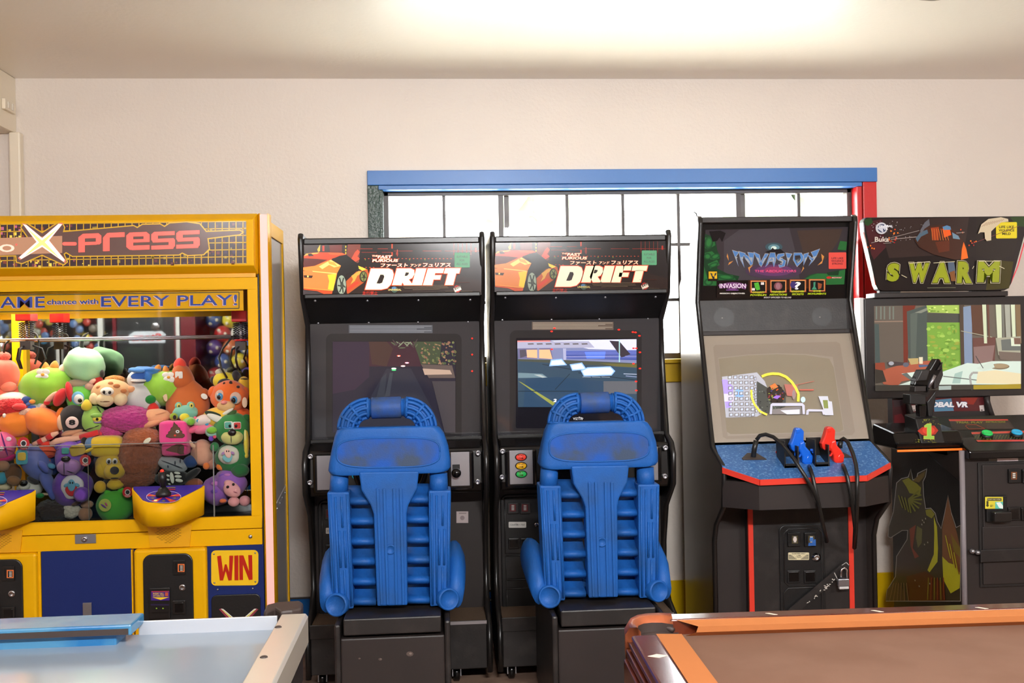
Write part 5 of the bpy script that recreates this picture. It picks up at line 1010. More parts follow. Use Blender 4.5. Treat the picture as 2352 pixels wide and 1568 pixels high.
plush('plush_toy', 'grey plush hand with stitches and a black sleeve', -.85, [('hand', 396, 1066, 34, 17, (176, 176, 182), {'rot': 18}), ('stitch', 395, 1066, 26, 1.2, (60, 62, 76), {'on': 0, 'rot': 22, 'rd': .004}), ('stitch', 386, 1070, 1.5, 5, (60, 62, 76), {'on': 0, 'rd': .004}), ('stitch', 402, 1063, 1.5, 5, (60, 62, 76), {'on': 0, 'rd': .004}), ('stitch', 414, 1058, 1.5, 5, (60, 62, 76), {'on': 0, 'rd': .004}), ('arm', 438, 1060, 16, 14, (40, 70, 130), {'dy': .01})])
plush('plush_toy', 'black plush with white leaf shaped marks on its belly', -.86, [('body', 396, 1098, 38, 20, (26, 24, 28), {'rd': .05}), ('mark', 395, 1097, 4.5, 13, WH, {'on': 0, 'rot': -8, 'rd': .004}), ('mark', 407, 1086, 7, 3, WH, {'on': 0, 'rot': 10, 'rd': .004}), ('mark', 409, 1094, 8, 3.4, WH, {'on': 0, 'rot': 5, 'rd': .004}), ('mark', 411, 1103, 9, 4, WH, {'on': 0, 'rot': 12, 'rd': .004}), ('mark', 386, 1092, 4, 2.5, WH, {'on': 0, 'rot': 30, 'rd': .004}), ('mark', 386, 1101, 4, 2.5, WH, {'on': 0, 'rot': 20, 'rd': .004}), ('mark', 388, 1109, 5, 3, WH, {'on': 0, 'rot': 50, 'rd': .004}), ('arm', 440, 1090, 24, 9, (30, 26, 30), {'rot': -35}), ('base', 445, 1110, 20, 12, (150, 84, 56), {'dy': .01})])
plush('plush_toy', 'green bear plush wearing red and teal glasses', -.84, [('body', 536, 1050, 40, 36, (34, 116, 56), {'rd': .07}), ('head', 534, 985, 40, 36, (44, 140, 66), {'rd': .075}), ('ear', 501, 966, 12, 11, (34, 122, 56)), ('ear', 566, 960, 10, 9, (34, 122, 56)), ('muzzle', 533, 1004, 24, 17, (206, 206, 124), {'dy': -.055, 'rd': .035}), ('nose', 533, 993, 9.5, 8, BK, {'dy': -.088, 'rd': .012, 'eye': 1}), ('mouth', 531, 1008, .9, 9, BK, {'dy': -.09, 'rd': .003}), ('frame', 525, 976, 9.5, 8.5, (236, 236, 226), {'dy': -.078, 'rd': .004, 'sq': .35}), ('frame', 544, 977, 9.5, 8.5, (236, 236, 226), {'dy': -.078, 'rd': .004, 'sq': .35}), ('lens', 524, 976, 7.5, 7, (96, 176, 160), {'dy': -.083, 'rd': .003, 'sq': .4}), ('lens', 545, 977, 7.5, 7, (206, 70, 62), {'dy': -.083, 'rd': .003, 'sq': .4}), ('pupil', 528, 978, 3, 3.5, BK, {'dy': -.088, 'rd': .003, 'eye': 1}), ('pupil', 542, 978, 3, 3.5, BK, {'dy': -.088, 'rd': .003, 'eye': 1}),
    ('belly_patch', 525, 1045, 24, 22, (206, 206, 186), {'dy': -.06, 'rd': .02}), *booside(0, 523, 1044, .8, (120, 186, 190), (232, 190, 176), (170, 130, 180), -20), ('arm', 552, 1080, 20, 15, (30, 104, 50), {'dy': -.045}), ('arm', 560, 1045, 10, 14, (32, 110, 54), {'dy': -.03}), ('hand', 493, 1026, 10, 11, (34, 120, 58), {'dy': -.02})])
plush('plush_toy', 'purple monkey plush with orange pompom ears lying at the lower right', -.84, [('body', 500, 1125, 34, 34, (136, 86, 168), {'lump': .12}), ('head', 530, 1108, 36, 34, (142, 92, 176), {'dy': -.01, 'rot': 20}), ('ear', 507, 1071, 10, 9, (236, 126, 40), {'dy': -.03}), ('ear', 474, 1070, 8, 8, (226, 120, 50)), ('face', 533, 1124, 21, 16, (222, 160, 160), {'dy': -.075, 'rd': .025, 'rot': 38}), ('brow', 528, 1112, 14, 9, (222, 160, 160), {'dy': -.075, 'rd': .015, 'rot': 25}), ('eye', 523, 1118, 3.4, 3.4, BK, {'dy': -.098, 'eye': 1}), ('eye', 536, 1112, 3, 3, BK, {'dy': -.098, 'eye': 1}), ('mouth', 540, 1130, 6, 1.0, (150, 70, 90), {'dy': -.096, 'rd': .003, 'rot': 20}), ('patch', 512, 1092, 9, 4, (110, 70, 170), {'on': 1}), ('patch', 522, 1090, 7, 3, (190, 120, 190), {'on': 1}), ('patch', 495, 1110, 10, 5, (180, 110, 180), {'on': 0}), ('patch', 492, 1128, 8, 5, (110, 70, 170), {'on': 0}), ('foot', 537, 1152, 13, 11, (216, 150, 150), {'dy': -.07}), ('foot', 562, 1150, 13, 12, (210, 146, 150), {'dy': -.05}), ('toe', 512, 1150, 8, 5, (206, 100, 50), {'dy': -.07})])
plush('plush_toy', 'yellow bagged plush at the right edge of the case window', -.89, [('body', 566, 1018, 6, 30, (240, 220, 70), {'rd': .02}), ('fold', 563, 1000, 3, 14, (246, 236, 150), {'dy': -.015, 'rd': .006}), ('end', 566, 1046, 5, 6, (230, 206, 60), {'rd': .015})])
plush('plush_toy', 'dark brown shaggy plush in the lower left of the case', -.85, [('body', 125, 1172, 40, 26, (64, 46, 36), {'fur': 1}), ('side', 98, 1185, 26, 16, (52, 38, 32), {'fur': 1}), ('back', 138, 1150, 20, 14, (72, 52, 40), {'fur': 1, 'dy': .02})])
plush('plush_toy', 'white and tan shaggy plush beside the dark brown one', -.86, [('body', 163, 1172, 22, 18, (222, 206, 190), {'fur': 1}), ('foot', 196, 1180, 15, 16, (170, 120, 92)), ('foot', 200, 1158, 14, 9, (180, 134, 110)), ('tail', 176, 1155, 12, 4, (110, 72, 56), {'rot': -20, 'dy': -.03})])

# ================================================================== light gun cabinet with slanted grey monitor bezel
IL, IR = at(1603, 500, -.66).x, at(1968, 492, -.66).x
inv = thing('arcade_cabinet', 'tall black shooting arcade cabinet with a blue control deck and red edging', 'arcade machine', ((IL + IR) / 2, -.8, 0))
K = lambda mb, n, p=inv, **k: mb.build(n, p, **k)
ci = lambda x, y: (1560 + x * .19768, 470 + y * .19768)
cj = lambda x, y: (1560 + x * .22318, 750 + y * .22318)
ck = lambda x, y: (1560 + x * .22109, 1080 + y * .22109)
fp = [(-.645, 2.06), (-.662, 2.05), (-.665, 2.02), (-.588, 1.668), (-.64, 1.505), (-.80, 1.01), (-.965, .945), (-.975, .925), (-.955, .775), (-.835, .68), (-.80, .60), (-.80, .06)]
bp_ = [(-.29, .06), (-.29, 1.76)]
T = .02
for xa in (IL, IR - T): K(MB().prism([(xa, y, z) for y, z in fp + bp_], (T, 0, 0), 'invasion_side'), 'side_panel')
for xa in (IL + T / 2, IR - T / 2): K(MB().tube([(xa, y, z) for y, z in fp[1:]], .0115, 'black_edge', 8), 'edge_molding')
x0, x1 = IL + T, IR - T
zA, zB, zC = at(1780, 520, -.60).z, at(1780, 688, -.565).z, at(1780, 766, -.60).z
K(MB().prism([(x0, -.60, 2.0), (x0, -.31, 1.75), (x0, -.31, .06), (x0, -.33, .06), (x0, -.33, 1.74), (x0, -.60, 1.975)], (x1 - x0, 0, 0), 'black'), 'back_panel')
K(MB().box(x0, x1, -.655, -.6, at(1780, 512, -.62).z, at(1780, 499, -.62).z, 'brown_black'), 'top_rail', bevel=.003)
P = plane3((x0, -.625, at(1780, 512, -.62).z), (x1, -.625, at(1780, 512, -.62).z), (x0, -.575, zB))
a, b, c, d = P.hit(1612, 512), P.hit(1958, 508), P.hit(1950, 688), P.hit(1606, 693)
def quad(x0_, za, ya, zb_, yb, k, th=.012): return MB().prism([(x0, ya, za), (x1, ya, za), (x1, yb, zb_), (x0, yb, zb_)], (0, th, 0), k)
mq = K(quad(x0, a.z, a.y, zB, -.575, 'black_gloss'), 'marquee')
A = Art(P, ci, emit=.12, rough=.12)
A.poly([(305, 292), (1962, 258), (1918, 925), (278, 942)], (58, 52, 56))
A.poly([(700, 290), (1280, 270), (1340, 500), (1400, 860), (520, 880), (520, 420)], (70, 65, 70)); A.poly([(1370, 300), (1900, 280), (1850, 420), (1700, 640), (1440, 560)], (70, 56, 50))
G1, G2 = (44, 104, 54), (32, 62, 40)
A.poly([(300, 340), (420, 380), (440, 520), (480, 620), (440, 740), (560, 800), (700, 830), (680, 880), (440, 880), (438, 942), (278, 942)], G2)
for p in ([(300, 380), (400, 380), (420, 470), (330, 520), (298, 500)], [(298, 560), (380, 540), (470, 620), (400, 640), (300, 620)], [(330, 690), (440, 640), (470, 700), (360, 740)], [(290, 720), (330, 860), (440, 860), (440, 938), (282, 938)], [(440, 800), (620, 820), (660, 870), (460, 872)]): A.poly(p, G1)
def cloud(cx, cy, rx, ry, rot=0):
    for k_, cc in ((1.0, (34, 72, 44)), (.78, (38, 90, 50)), (.55, (48, 112, 58))): A.oval(cx, cy, rx * k_, ry * k_, cc, rot=rot, n=18)
for cl in ((345, 440, 50, 80, 10), (330, 600, 44, 40, 0), (420, 600, 56, 30, -20), (400, 700, 60, 26, -20), (540, 840, 110, 30, 6), (340, 900, 50, 40, 0), (1900, 480, 34, 60, 20), (1600, 830, 120, 32, -6), (1820, 800, 60, 30, 0)): cloud(*cl)
A.poly([(350, 310), (480, 300), (540, 330), (500, 430), (470, 380), (440, 420), (390, 430)], (30, 26, 28))
A.poly([(1950, 430), (1870, 420), (1840, 520), (1940, 530)], G1); A.poly([(1450, 860), (1600, 800), (1730, 800), (1930, 750), (1918, 925), (1705, 930), (1705, 870)], G1); A.poly([(1710, 790), (1860, 760), (1850, 820), (1730, 820)], (34, 60, 40))
for i, cc in enumerate(((74, 58, 78), (98, 60, 100), (140, 60, 96))): A.oval(1100, 770 - i * 6, 330 - i * 110, 90 - i * 26, cc)
for i, cc in enumerate(((62, 84, 92), (96, 136, 146), (206, 222, 214))): A.oval(1100, 490 + i * 6, 100 - i * 34, 50 - i * 14, cc)
A.poly([(1000, 550), (1070, 520), (1085, 498), (1105, 518), (1180, 516), (1230, 560), (1120, 575)], (34, 31, 34))
let = [[(620, 530), (692, 552), (658, 600), (690, 720)], [(695, 545), (765, 565), (730, 620), (758, 732), (715, 640)], [(740, 556), (800, 600), (850, 686), (833, 704), (770, 625)], [(800, 555), (870, 562), (852, 690), (828, 640)], [(868, 550), (930, 582), (952, 690), (938, 702)], [(1034, 572), (1000, 570), (938, 690), (952, 716)], [(1060, 560), (1088, 572), (1030, 690), (1002, 720)], [(1060, 560), (1112, 560), (1122, 640), (1100, 722)], [(1040, 636), (1112, 634), (1110, 656), (1034, 660)], [(1218, 566), (1150, 575), (1132, 612), (1150, 640), (1205, 662), (1196, 702), (1158, 700), (1168, 726), (1222, 712), (1238, 652), (1166, 612), (1218, 590)], [(1240, 562), (1308, 572), (1280, 622), (1252, 716), (1262, 640)], [(1335, 562), (1420, 562), (1442, 600), (1434, 650), (1370, 716), (1326, 640)], [(1450, 575), (1502, 560), (1480, 622), (1444, 706)], [(1480, 572), (1520, 600), (1560, 640), (1545, 655)], [(1632, 514), (1590, 602), (1505, 712), (1560, 600), (1535, 552)]]
A.l += .15
for p in let: A.poly(grow_poly(p, 5), (172, 168, 166), up=False)
A.l += .15
for p in let: A.poly(p, (84, 128, 186), up=False)
A.poly([(1345, 590), (1405, 586), (1412, 620), (1400, 650), (1368, 680), (1345, 630)], (60, 54, 58))
for p in let: cxp = sum(q[0] for q in p) / len(p); A.poly([(q[0] * .5 + cxp * .5, q[1] * .45 + 655 * .55) for q in p], (160, 166, 172), up=False)
for p in ([(560, 565), (552, 600), (575, 650), (570, 600)], [(630, 650), (580, 670), (568, 702), (600, 680)], [(860, 700), (800, 730), (820, 795), (822, 740)], [(1650, 570), (1685, 600), (1660, 680), (1605, 706), (1660, 650)], [(1440, 715), (1452, 740), (1415, 790), (1432, 750)]): A.poly(p, (206, 140, 76))
A.text('THE ABDUCTORS', 876, 757, 1360, 784, (226, 84, 130), .02, shear=.1)
A.rect(334, 770, 444, 886, (34, 30, 24)); A.rect(342, 776, 440, 860, (214, 170, 40)); A.poly([(360, 790), (385, 800), (390, 860), (410, 860), (412, 800), (436, 786), (428, 815), (408, 835), (404, 845), (386, 845), (374, 825)], (50, 56, 70))
A.oval(1740, 846, 30, 14, (196, 50, 44)); A.text('MIDWAY', 1775, 838, 1890, 856, (226, 150, 150), .03, shear=.2)
A.poly([(435, 882), (1705, 866), (1705, 1076), (435, 1082)], (28, 22, 20)); A.poly([(800, 880), (1705, 868), (1705, 960), (810, 1010)], (56, 34, 24))
A.poly([(452, 930), (560, 905), (620, 900), (700, 905), (790, 930), (770, 985), (700, 965), (620, 998), (540, 965), (475, 975)], (110, 60, 110)); A.text('INVASION', 470, 915, 775, 970, (232, 214, 232), .02); A.rect(545, 985, 690, 996, (130, 80, 150))
A.text('MISSION OBJECTIVES:', 472, 1022, 764, 1042, (226, 220, 212), .03, shear=.2)
for i, (bx_, t1, t2) in enumerate(((826, 'COLLECT', 'POWERUPS'), (1056, 'PREVENT', 'ABDUCTIONS'), (1284, 'UNCOVER', 'SECRETS'), (1506, 'SAVE', 'MONUMENTS'))):
    y = 886 - i * 5; A.rect(bx_, y - 8, bx_ + 192, y + 138, (176, 90, 50)); A.rect(bx_ + 10, y, bx_ + 182, y + 130, (226, 160, 100)); A.rect(bx_ + 16, y + 8, bx_ + 176, y + 124, (32, 28, 28))
    if i == 0: A.poly([(870, 910), (920, 900), (935, 950), (940, 985), (900, 995), (880, 960)], (86, 176, 60)); A.rect(950, 900, 986, 930, (226, 216, 210)); A.rect(845, 968, 880, 996, (226, 216, 210))
    if i == 1: A.oval(1150, 945, 48, 46, (130, 76, 80)); A.oval(1150, 945, 28, 36, (156, 110, 120))
    if i == 2: A.oval(1330, 930, 40, 40, (66, 54, 110)); A.text('?', 1340, 895, 1410, 985, (240, 236, 236), .03, shear=.15)
    if i == 3: A.poly([(1560, 900), (1585, 895), (1580, 950), (1600, 985), (1540, 985), (1560, 950)], (70, 140, 110)); A.poly([(1610, 905), (1660, 920), (1650, 970), (1615, 985)], (150, 80, 50))
    hw = (78, 100, 84, 60)[i]; cc = (176, 196, 40)
    A.text(t1, bx_ + 95 - (70, 76, 76, 44)[i], y + 120, bx_ + 95 + (70, 76, 76, 44)[i], y + 142, cc, .04, shear=.2); A.text(t2, bx_ + 95 - (94, 102, 68, 106)[i], y + 152, bx_ + 95 + (94, 102, 68, 106)[i], y + 174, cc, .04, shear=.2)
A.text('SHOOT OFFSCREEN TO RELOAD', 984, 1068, 1302, 1086, (206, 200, 196), .02, shear=.2)
K(A, 'artwork', mq)
A = Art(P, ci, base=.004); A.rrect(1737, 555, 1942, 746, 10, (232, 78, 66), sl=-.01)
for i, t in enumerate(('LIFE LIKE', 'VIOLENCE', 'STRONG')): hw = (68, 72, 62)[i]; A.text(t, 1838 - hw, 610 + i * 32, 1838 + hw, 632 + i * 32, (120, 30, 40), .03)
K(A, 'sticker', mq, label='red life like violence strong sticker')
sp = K(quad(x0, zB, -.575, zC, -.60, 'black_worn'), 'speaker_panel')
K(MB().box(x0, x1, -.612, -.59, zC - .004, zC + .016, 'brown_black'), 'monitor_rail', bevel=.003)
P2 = plane3((x0, -.575, zB), (x1, -.575, zB), (x0, -.60, zC))
for cxx, cyy in ((520, 1310), (1655, 1300)):
    A = Art(P2, ci); A.oval(cxx, cyy, 118, 112, (30, 27, 26))
    for r_ in range(16): hw = 110 * math.sqrt(max(0, 1 - ((r_ - 7.5) / 8) ** 2)); A.rect(cxx - hw, cyy - 104 + r_ * 13.5, cxx + hw, cyy - 99 + r_ * 13.5, (20, 18, 18))
    A.oval(cxx - 20, cyy + 5, 8, 6, (140, 130, 124)); K(A, 'speaker_grille', sp)
# monitor: grey bezel, recessed tube
yT, yB_, zD = -.605, -.79, at(1810, 1012, -.79).z
bz = K(quad(x0, zC, yT, zD, yB_, 'crt_bezel', .012), 'monitor_bezel')
P = plane3((x0, yT, zC), (x1, yT, zC), (x0, yB_, zD))
A = Art(P, cj, rough=.3)
A.poly([(350, 215), (370, 188), (1620, 155), (1655, 175), (1810, 1080), (1780, 1115), (490, 1155), (450, 1135)], 'crt_bezel_deep')
A.poly([(400, 320), (700, 285), (1000, 272), (1300, 280), (1580, 310), (1700, 1075), (500, 1125)], 'crt_bezel'); A.poly([(405, 330), (700, 296), (1000, 284), (1300, 292), (1545, 330), (1590, 420), (1690, 1060), (1650, 1080), (530, 1105), (490, 1080)], 'crt_tube')
tb = K(A, 'picture_tube', bz)
S = Art(P, cj, emit=.38, rough=.15, base=.003)
S.poly([(440, 515), (800, 470), (880, 560), (935, 700), (935, 800), (880, 880), (800, 925), (480, 935)], (176, 178, 190))
S.poly([(440, 545), (490, 545), (555, 620), (550, 700), (530, 830), (480, 840)], (170, 150, 250)); S.poly([(460, 690), (560, 690), (560, 770), (465, 770)], (214, 206, 255)); S.poly([(580, 640), (660, 650), (660, 730), (580, 720)], (140, 180, 240))
for r_ in range(8):
    for c_ in range(8):
        x = 500 + c_ * 56 - (0 if c_ < 4 else (c_ - 4) * 12) + r_ * 2; y = 505 + r_ * 55 + (max(0, c_ - 4) * 14); k_ = .55 if c_ > 4 else 1; wd = 56 * (.6 if c_ > 4 else 1)
        if x + wd * .7 < 800 + r_ * 20 and y < 900: S.poly([(x, y), (x + wd * .75, y - 4), (x + wd * .75, y + 30), (x, y + 34)], (120, 112, 104)); S.poly([(x + 8, y + 6), (x + wd * .62, y + 2), (x + wd * .62, y + 26), (x + 8, y + 28)], (190, 200, 226))
S.poly([(800, 560), (930, 640), (1100, 690), (1095, 820), (960, 880), (880, 895), (800, 800)], (74, 76, 72))
for i in range(40):
    x, y = random.uniform(815, 1080), random.uniform(620, 870); S.rect(x, y, x + 14, y + 9, random.choice(((50, 52, 52), (110, 120, 110), (40, 42, 40))), up=(i % 10 == 0))
S.poly([(900, 640), (960, 590), (1030, 600), (1100, 690), (1060, 780), (960, 790), (905, 720)], (52, 44, 40)); S.poly([(930, 610), (985, 580), (1020, 620), (960, 650)], (206, 120, 66)); S.poly([(960, 730), (1000, 705), (1050, 710), (1010, 745)], (150, 110, 206)); 
for i in range(30): x, y = random.uniform(920, 1080), random.uniform(620, 780); S.oval(x, y, 9, 6, random.choice(((206, 90, 40), (60, 60, 110), (30, 30, 30), (140, 150, 60), (150, 60, 60))), n=6)
S.poly([(1080, 590), (1220, 600), (1200, 720), (1110, 710)], (176, 110, 100)); S.line((1150, 610), (1390, 560), 5, (190, 110, 96), up=True); S.line((1240, 650), (1385, 650), 14, (190, 100, 86), up=True)
pts = [(850, 512), (900, 492), (960, 482), (1030, 486), (1100, 515), (1160, 570), (1200, 630), (1228, 690), (1225, 770)]; S.path(pts, 26, (226, 206, 70), emit=.75)
S.path([(742, 650), (748, 730), (775, 800), (830, 870), (905, 906)], 20, (226, 206, 70), emit=.75)
S.poly([(930, 900), (940, 800), (960, 785), (1270, 785), (1292, 810), (1295, 900), (1270, 900), (1265, 815), (960, 815), (955, 900)], (196, 196, 214)); S.poly([(960, 850), (1250, 820), (1260, 900), (960, 900)], (130, 124, 124)); S.poly([(1040, 860), (1240, 850), (1240, 900), (1110, 902)], (206, 208, 220)); 
S.poly([(1305, 905), (1310, 860), (1330, 848), (1490, 852), (1498, 905), (1480, 905), (1470, 872), (1335, 872), (1330, 905)], (196, 196, 214)); S.poly([(1432, 715), (1530, 715), (1540, 765), (1572, 770), (1588, 910), (1500, 910), (1480, 840)], (196, 198, 210)); S.poly([(1478, 755), (1528, 755), (1535, 840), (1490, 840)], (130, 140, 80)); S.oval(1275, 750, 24, 30, (190, 220, 226)); S.oval(1180, 700, 18, 50, (150, 130, 130))
K(S, 'screen', bz)
# control deck
PD = plane3(at(1646, 1022, -.795), at(1996, 1012, -.795), at(1830, 1094, -1.075))
dk = [(1643, 1022), (1660, 1073), (1745, 1101), (1990, 1091), (2043, 1062), (1998, 1012)]
dpts = [PD.hit(x, y) for x, y in dk]
deck = K(MB().prism(dpts, (0, 0, -.012), 'panel_blue'), 'control_deck')
fr_ = dpts[1:5]; lowz = V((0, 0, -.024))
rt = MB()
for p, q in zip(fr_, fr_[1:]):
    nrm = V((q.y - p.y, p.x - q.x, 0)).normalized(); nrm = nrm if nrm.y < 0 else -nrm
    rt.prism([p, q, q + lowz, p + lowz], nrm * .006, 'red_trim')
K(rt, 'deck_trim', deck, label='bright red edge trim')
zb0 = at(1800, 1168, -1.06).z
apron = [V((p.x, p.y + .012, p.z - .02)) for p in dpts[1:5]]
K(MB().prism([V((p.x, p.y, zb0)) for p in [V((IL + T, -.80, 0))] + apron + [V((IR - T, -.80, 0))]], (0, 0, min(p.z for p in apron) - zb0 + .004), 'brown_black'), 'deck_apron')
P = PD; rb = P.hit(1793, 1038, .004)
K(MB().disc(rb, PD.n, [(.021, -.006), (.021, 0), (.012, .004), (.012, .009), (0, .010)], 'gun_red', 20), 'start_button', deck, label='red start button')
for pts in ([(645, 1352), (660, 1365), (900, 1362), (800, 1300), (700, 1298)], [(1570, 1345), (1780, 1340), (1690, 1290), (1600, 1290)]):
    K(MB().prism([PD.hit(*cj(x, y), .004) for x, y in pts], PD.n * -.004, 'bronze'), 'cable_plate', deck)
for xa, ya, xb, yb_, xt in ((1085, 1455, 1245, 1465, 1140), (1400, 1440, 1560, 1450, 1450)):
    a, b = PD.hit(*cj(xa, ya)), PD.hit(*cj(xb, yb_)); h_ = .115; th = .006; m = MB()
    m.box(a.x, a.x + th, a.y, a.y + .10, a.z, a.z + h_, 'black').box(b.x - th, b.x, a.y, a.y + .10, a.z, a.z + h_ * .8, 'black').box(a.x, b.x, a.y + .094, a.y + .10, a.z, a.z + h_, 'black').box(a.x, b.x, a.y, a.y + th, a.z, a.z + .018, 'black').box(a.x, b.x, a.y, a.y + .1, a.z - .01, a.z + .01, 'black')
    K(m, 'gun_holster', deck, bevel=.001)
# lower front
yl = -.80
f0, f1 = at(1722, 1300, yl).x, at(1960, 1300, yl).x
K(MB().box(x0, x1, yl + .06, yl + .075, .06, zb0 + .01, 'brown_black'), 'lower_front')
K(MB().box(f0, f1, yl, yl + .06, .06, zb0 + .01, 'black_worn'), 'coin_box')
for px in (1726, 1956):
    a, b = at(px - 5.5, 1300, yl - .004), at(px + 5.5, 1300, yl - .004); K(MB().box(a.x, b.x, yl - .004, yl + .01, .06, zb0, 'red_trim'), 'red_trim_strip')
q = lambda x, y, Y=yl - .004: at(*ck(x, y), Y)
a, b = q(1035, 570), q(1530, 1800); cd_ = K(rbox(a.x, b.x, b.z, a.z, yl - .008, yl, .03, 'black'), 'coin_door', bevel=.003)
for r_ in ((1085, 610, 1490, 1190), (1085, 1225, 1490, 1780)):
    a, b = q(r_[0], r_[1], yl - .009), q(r_[2], r_[3], yl - .009); rr = .02
    pts = [V((a.x + rr, a.y, a.z)), V((b.x - rr, a.y, a.z)), V((b.x, a.y, a.z - rr)), V((b.x, a.y, b.z + rr)), V((b.x - rr, a.y, b.z)), V((a.x + rr, a.y, b.z)), V((a.x, a.y, b.z + rr)), V((a.x, a.y, a.z - rr)), V((a.x + rr, a.y, a.z))]
    K(MB().tube(pts, .003, 'black_edge', 6), 'door_bead', cd_)
for i, (xa, xb) in enumerate(((1118, 1250), (1290, 1415))):
    a, b = q(xa, 640), q(xb, 782); cs = K(MB().box(a.x, b.x, yl - .02, yl - .008, b.z, a.z, 'black'), 'coin_slot', cd_, bevel=.003)
    A = Art(plane_y(yl - .02), ck); A.rect(xa + 30, 668, xa + 42, 755, (8, 8, 8)); A.rect(xa + 55, 678, xa + 115, 758, (96, 84, 50)); A.rect(xa + 63, 684, xa + 107, 752, (40, 40, 44)); A.oval(xa + 85, 716, 20, 26, (226, 214, 206) if i == 0 else (70, 120, 190)); A.rect(xa + 70, 686, xa + 100, 696, (220, 216, 210)); A.rect(xa + 70, 740, xa + 100, 748, (200, 190, 180))
    if i: A.poly([(1345, 752), (1372, 752), (1372, 758), (1405, 716), (1418, 716), (1420, 782), (1340, 784)], (54, 108, 190))
    K(A, 'coin_label', cs)
    a, b = q(xa, 1035), q(xb, 1165); cr = K(MB().box(a.x, b.x, yl - .014, yl - .008, b.z, a.z, 'black'), 'coin_return', cd_, bevel=.003); K(MB().box(a.x + .006, b.x - .006, yl - .016, yl - .012, b.z + .008, a.z - .006, 'black_gloss'), 'coin_flap', cr, bevel=.002)
A = Art(plane_y(yl - .0085), ck); A.rrect(1132, 852, 1350, 930, 10, (226, 214, 176)); A.text('QUARTERS ONLY', 1170, 858, 1312, 872, (50, 46, 40), .03); A.text('1.00', 1222, 878, 1262, 890, (50, 46, 40), .02); A.text('1 PLAY', 1212, 894, 1272, 906, (50, 46, 40), .02)
for i in range(5): y = 876 + i * 10; A.rect(1138, y, 1165 + i * 14, y + 5, (60, 56, 52)); A.rect(1320 - i * 14, y, 1344, y + 5, (60, 56, 52))
K(A, 'price_label', cd_, label='cream price label')
p = q(1420, 900); K(MB().disc(p, (0, -1, 0), [(.022, 0), (.021, .006), (.014, .008), (.013, .012), (.006, .013), (.005, .009), (0, .009)], 'chrome', 20), 'lock', cd_)
m = MB(); pts = [q(1120, 1462, yl - .03), q(1600, 1050, yl - .03), q(1710, 955, yl - .03), q(1750, 955, yl - .03), q(1772, 990, yl - .03), q(1640, 1130, yl - .03), q(1310, 1410, yl - .03), q(1180, 1520, yl - .03)]
sb = K(m.prism(pts, (0, .008, 0), 'black_worn'), 'lock_bar', label='chipped black metal bar across the coin door')
A = Art(plane_y(yl - .03), ck)
random.seed(3)
for i in range(26):
    t = random.random(); x = 1340 + t * 300 + random.uniform(-14, 14); y = 1370 - t * 262 + random.uniform(-14, 20); A.oval(x, y, random.uniform(4, 15), random.uniform(3, 7), (206, 200, 190), n=6, rot=random.uniform(-60, 10))
A.path([(1612, 1062), (1640, 1120), (1670, 1136)], 8, (190, 184, 176)); A.path([(1690, 985), (1735, 955), (1765, 985)], 7, (180, 176, 170))
o = K(A, 'paint_chip', sb); o['kind'] = 'stuff'
lk = thing('padlock', 'silver padlock hanging from the metal bar on the coin door', 'padlock', q(1710, 1200, yl - .05))
a, b = q(1652, 1130, yl - .06), q(1768, 1205, yl - .06)
MB().box(a.x, b.x, yl - .062, yl - .04, b.z, a.z, 'steel').box(a.x + .005, b.x - .001, yl - .060, yl - .042, b.z - .012, b.z, 'white_metal').build('lock_body', lk, bevel=.003)
MB().tube([q(x, y, yl - .05) for x, y in ((1683, 1135), (1680, 1050), (1694, 1020), (1718, 1012), (1740, 1030), (1742, 1135))], .0052, 'chrome', 10).build('shackle', lk)
# two light guns with their cables
def gun(col, lab, dx, dy, cab, root_pts):
    g = thing('light_gun', lab, 'toy gun', PD.hit(*cj(1200 + dx, 1420 + dy)))
    yg = PD.hit(*cj(1165 + dx, 1450 + dy)).y
    S_ = lambda l: [at(*cj(x + dx, y + dy), yg + .03) for x, y in l]
    bd_ = MB().prism(S_([(1200, 1052), (1215, 1042), (1250, 1040), (1272, 1058), (1290, 1078), (1284, 1160), (1288, 1180), (1262, 1210), (1240, 1290), (1210, 1300), (1160, 1270), (1145, 1215), (1172, 1150)]), (0, .034, 0), col).build('barrel', g, bevel=.006, seg=3)
    MB().prism([p + V((0, -.006, 0)) for p in S_([(1240, 1190), (1290, 1170), (1300, 1230), (1345, 1280), (1378, 1340), (1370, 1400), (1350, 1420), (1290, 1422), (1265, 1395), (1262, 1340), (1225, 1260)])], (0, .042, 0), col).build('grip', g, bevel=.008, seg=3)
    MB().tube(S_([(1200, 1290), (1195, 1320), (1210, 1338), (1240, 1335), (1250, 1310)]), .005, col, 8).build('trigger_guard', g)
    MB().prism([p + V((0, .006, 0)) for p in S_([(1205, 1060), (1245, 1055), (1240, 1090), (1205, 1100)])], (0, -.009, 0), col).build('sight', g, bevel=.002)
    if dx == 0: MB().tube(S_([(1350, 1270), (1372, 1268), (1384, 1285), (1372, 1300)]), .006, col, 8).build('hook', g)
    MB().prism([p + V((0, -.008, 0)) for p in S_([(1325, 1325), (1368, 1320), (1362, 1398), (1300, 1400), (1310, 1345)])], (0, .004, 0), col).build('grip_cap', g, bevel=.003)
    for n_, pts, rr in cab: MB().tube([at(x, y, Y) for x, y, Y in pts], rr, 'cable', 10).build(n_, g)
    return g
yfc = PD.hit(1850, 1097).y - .022
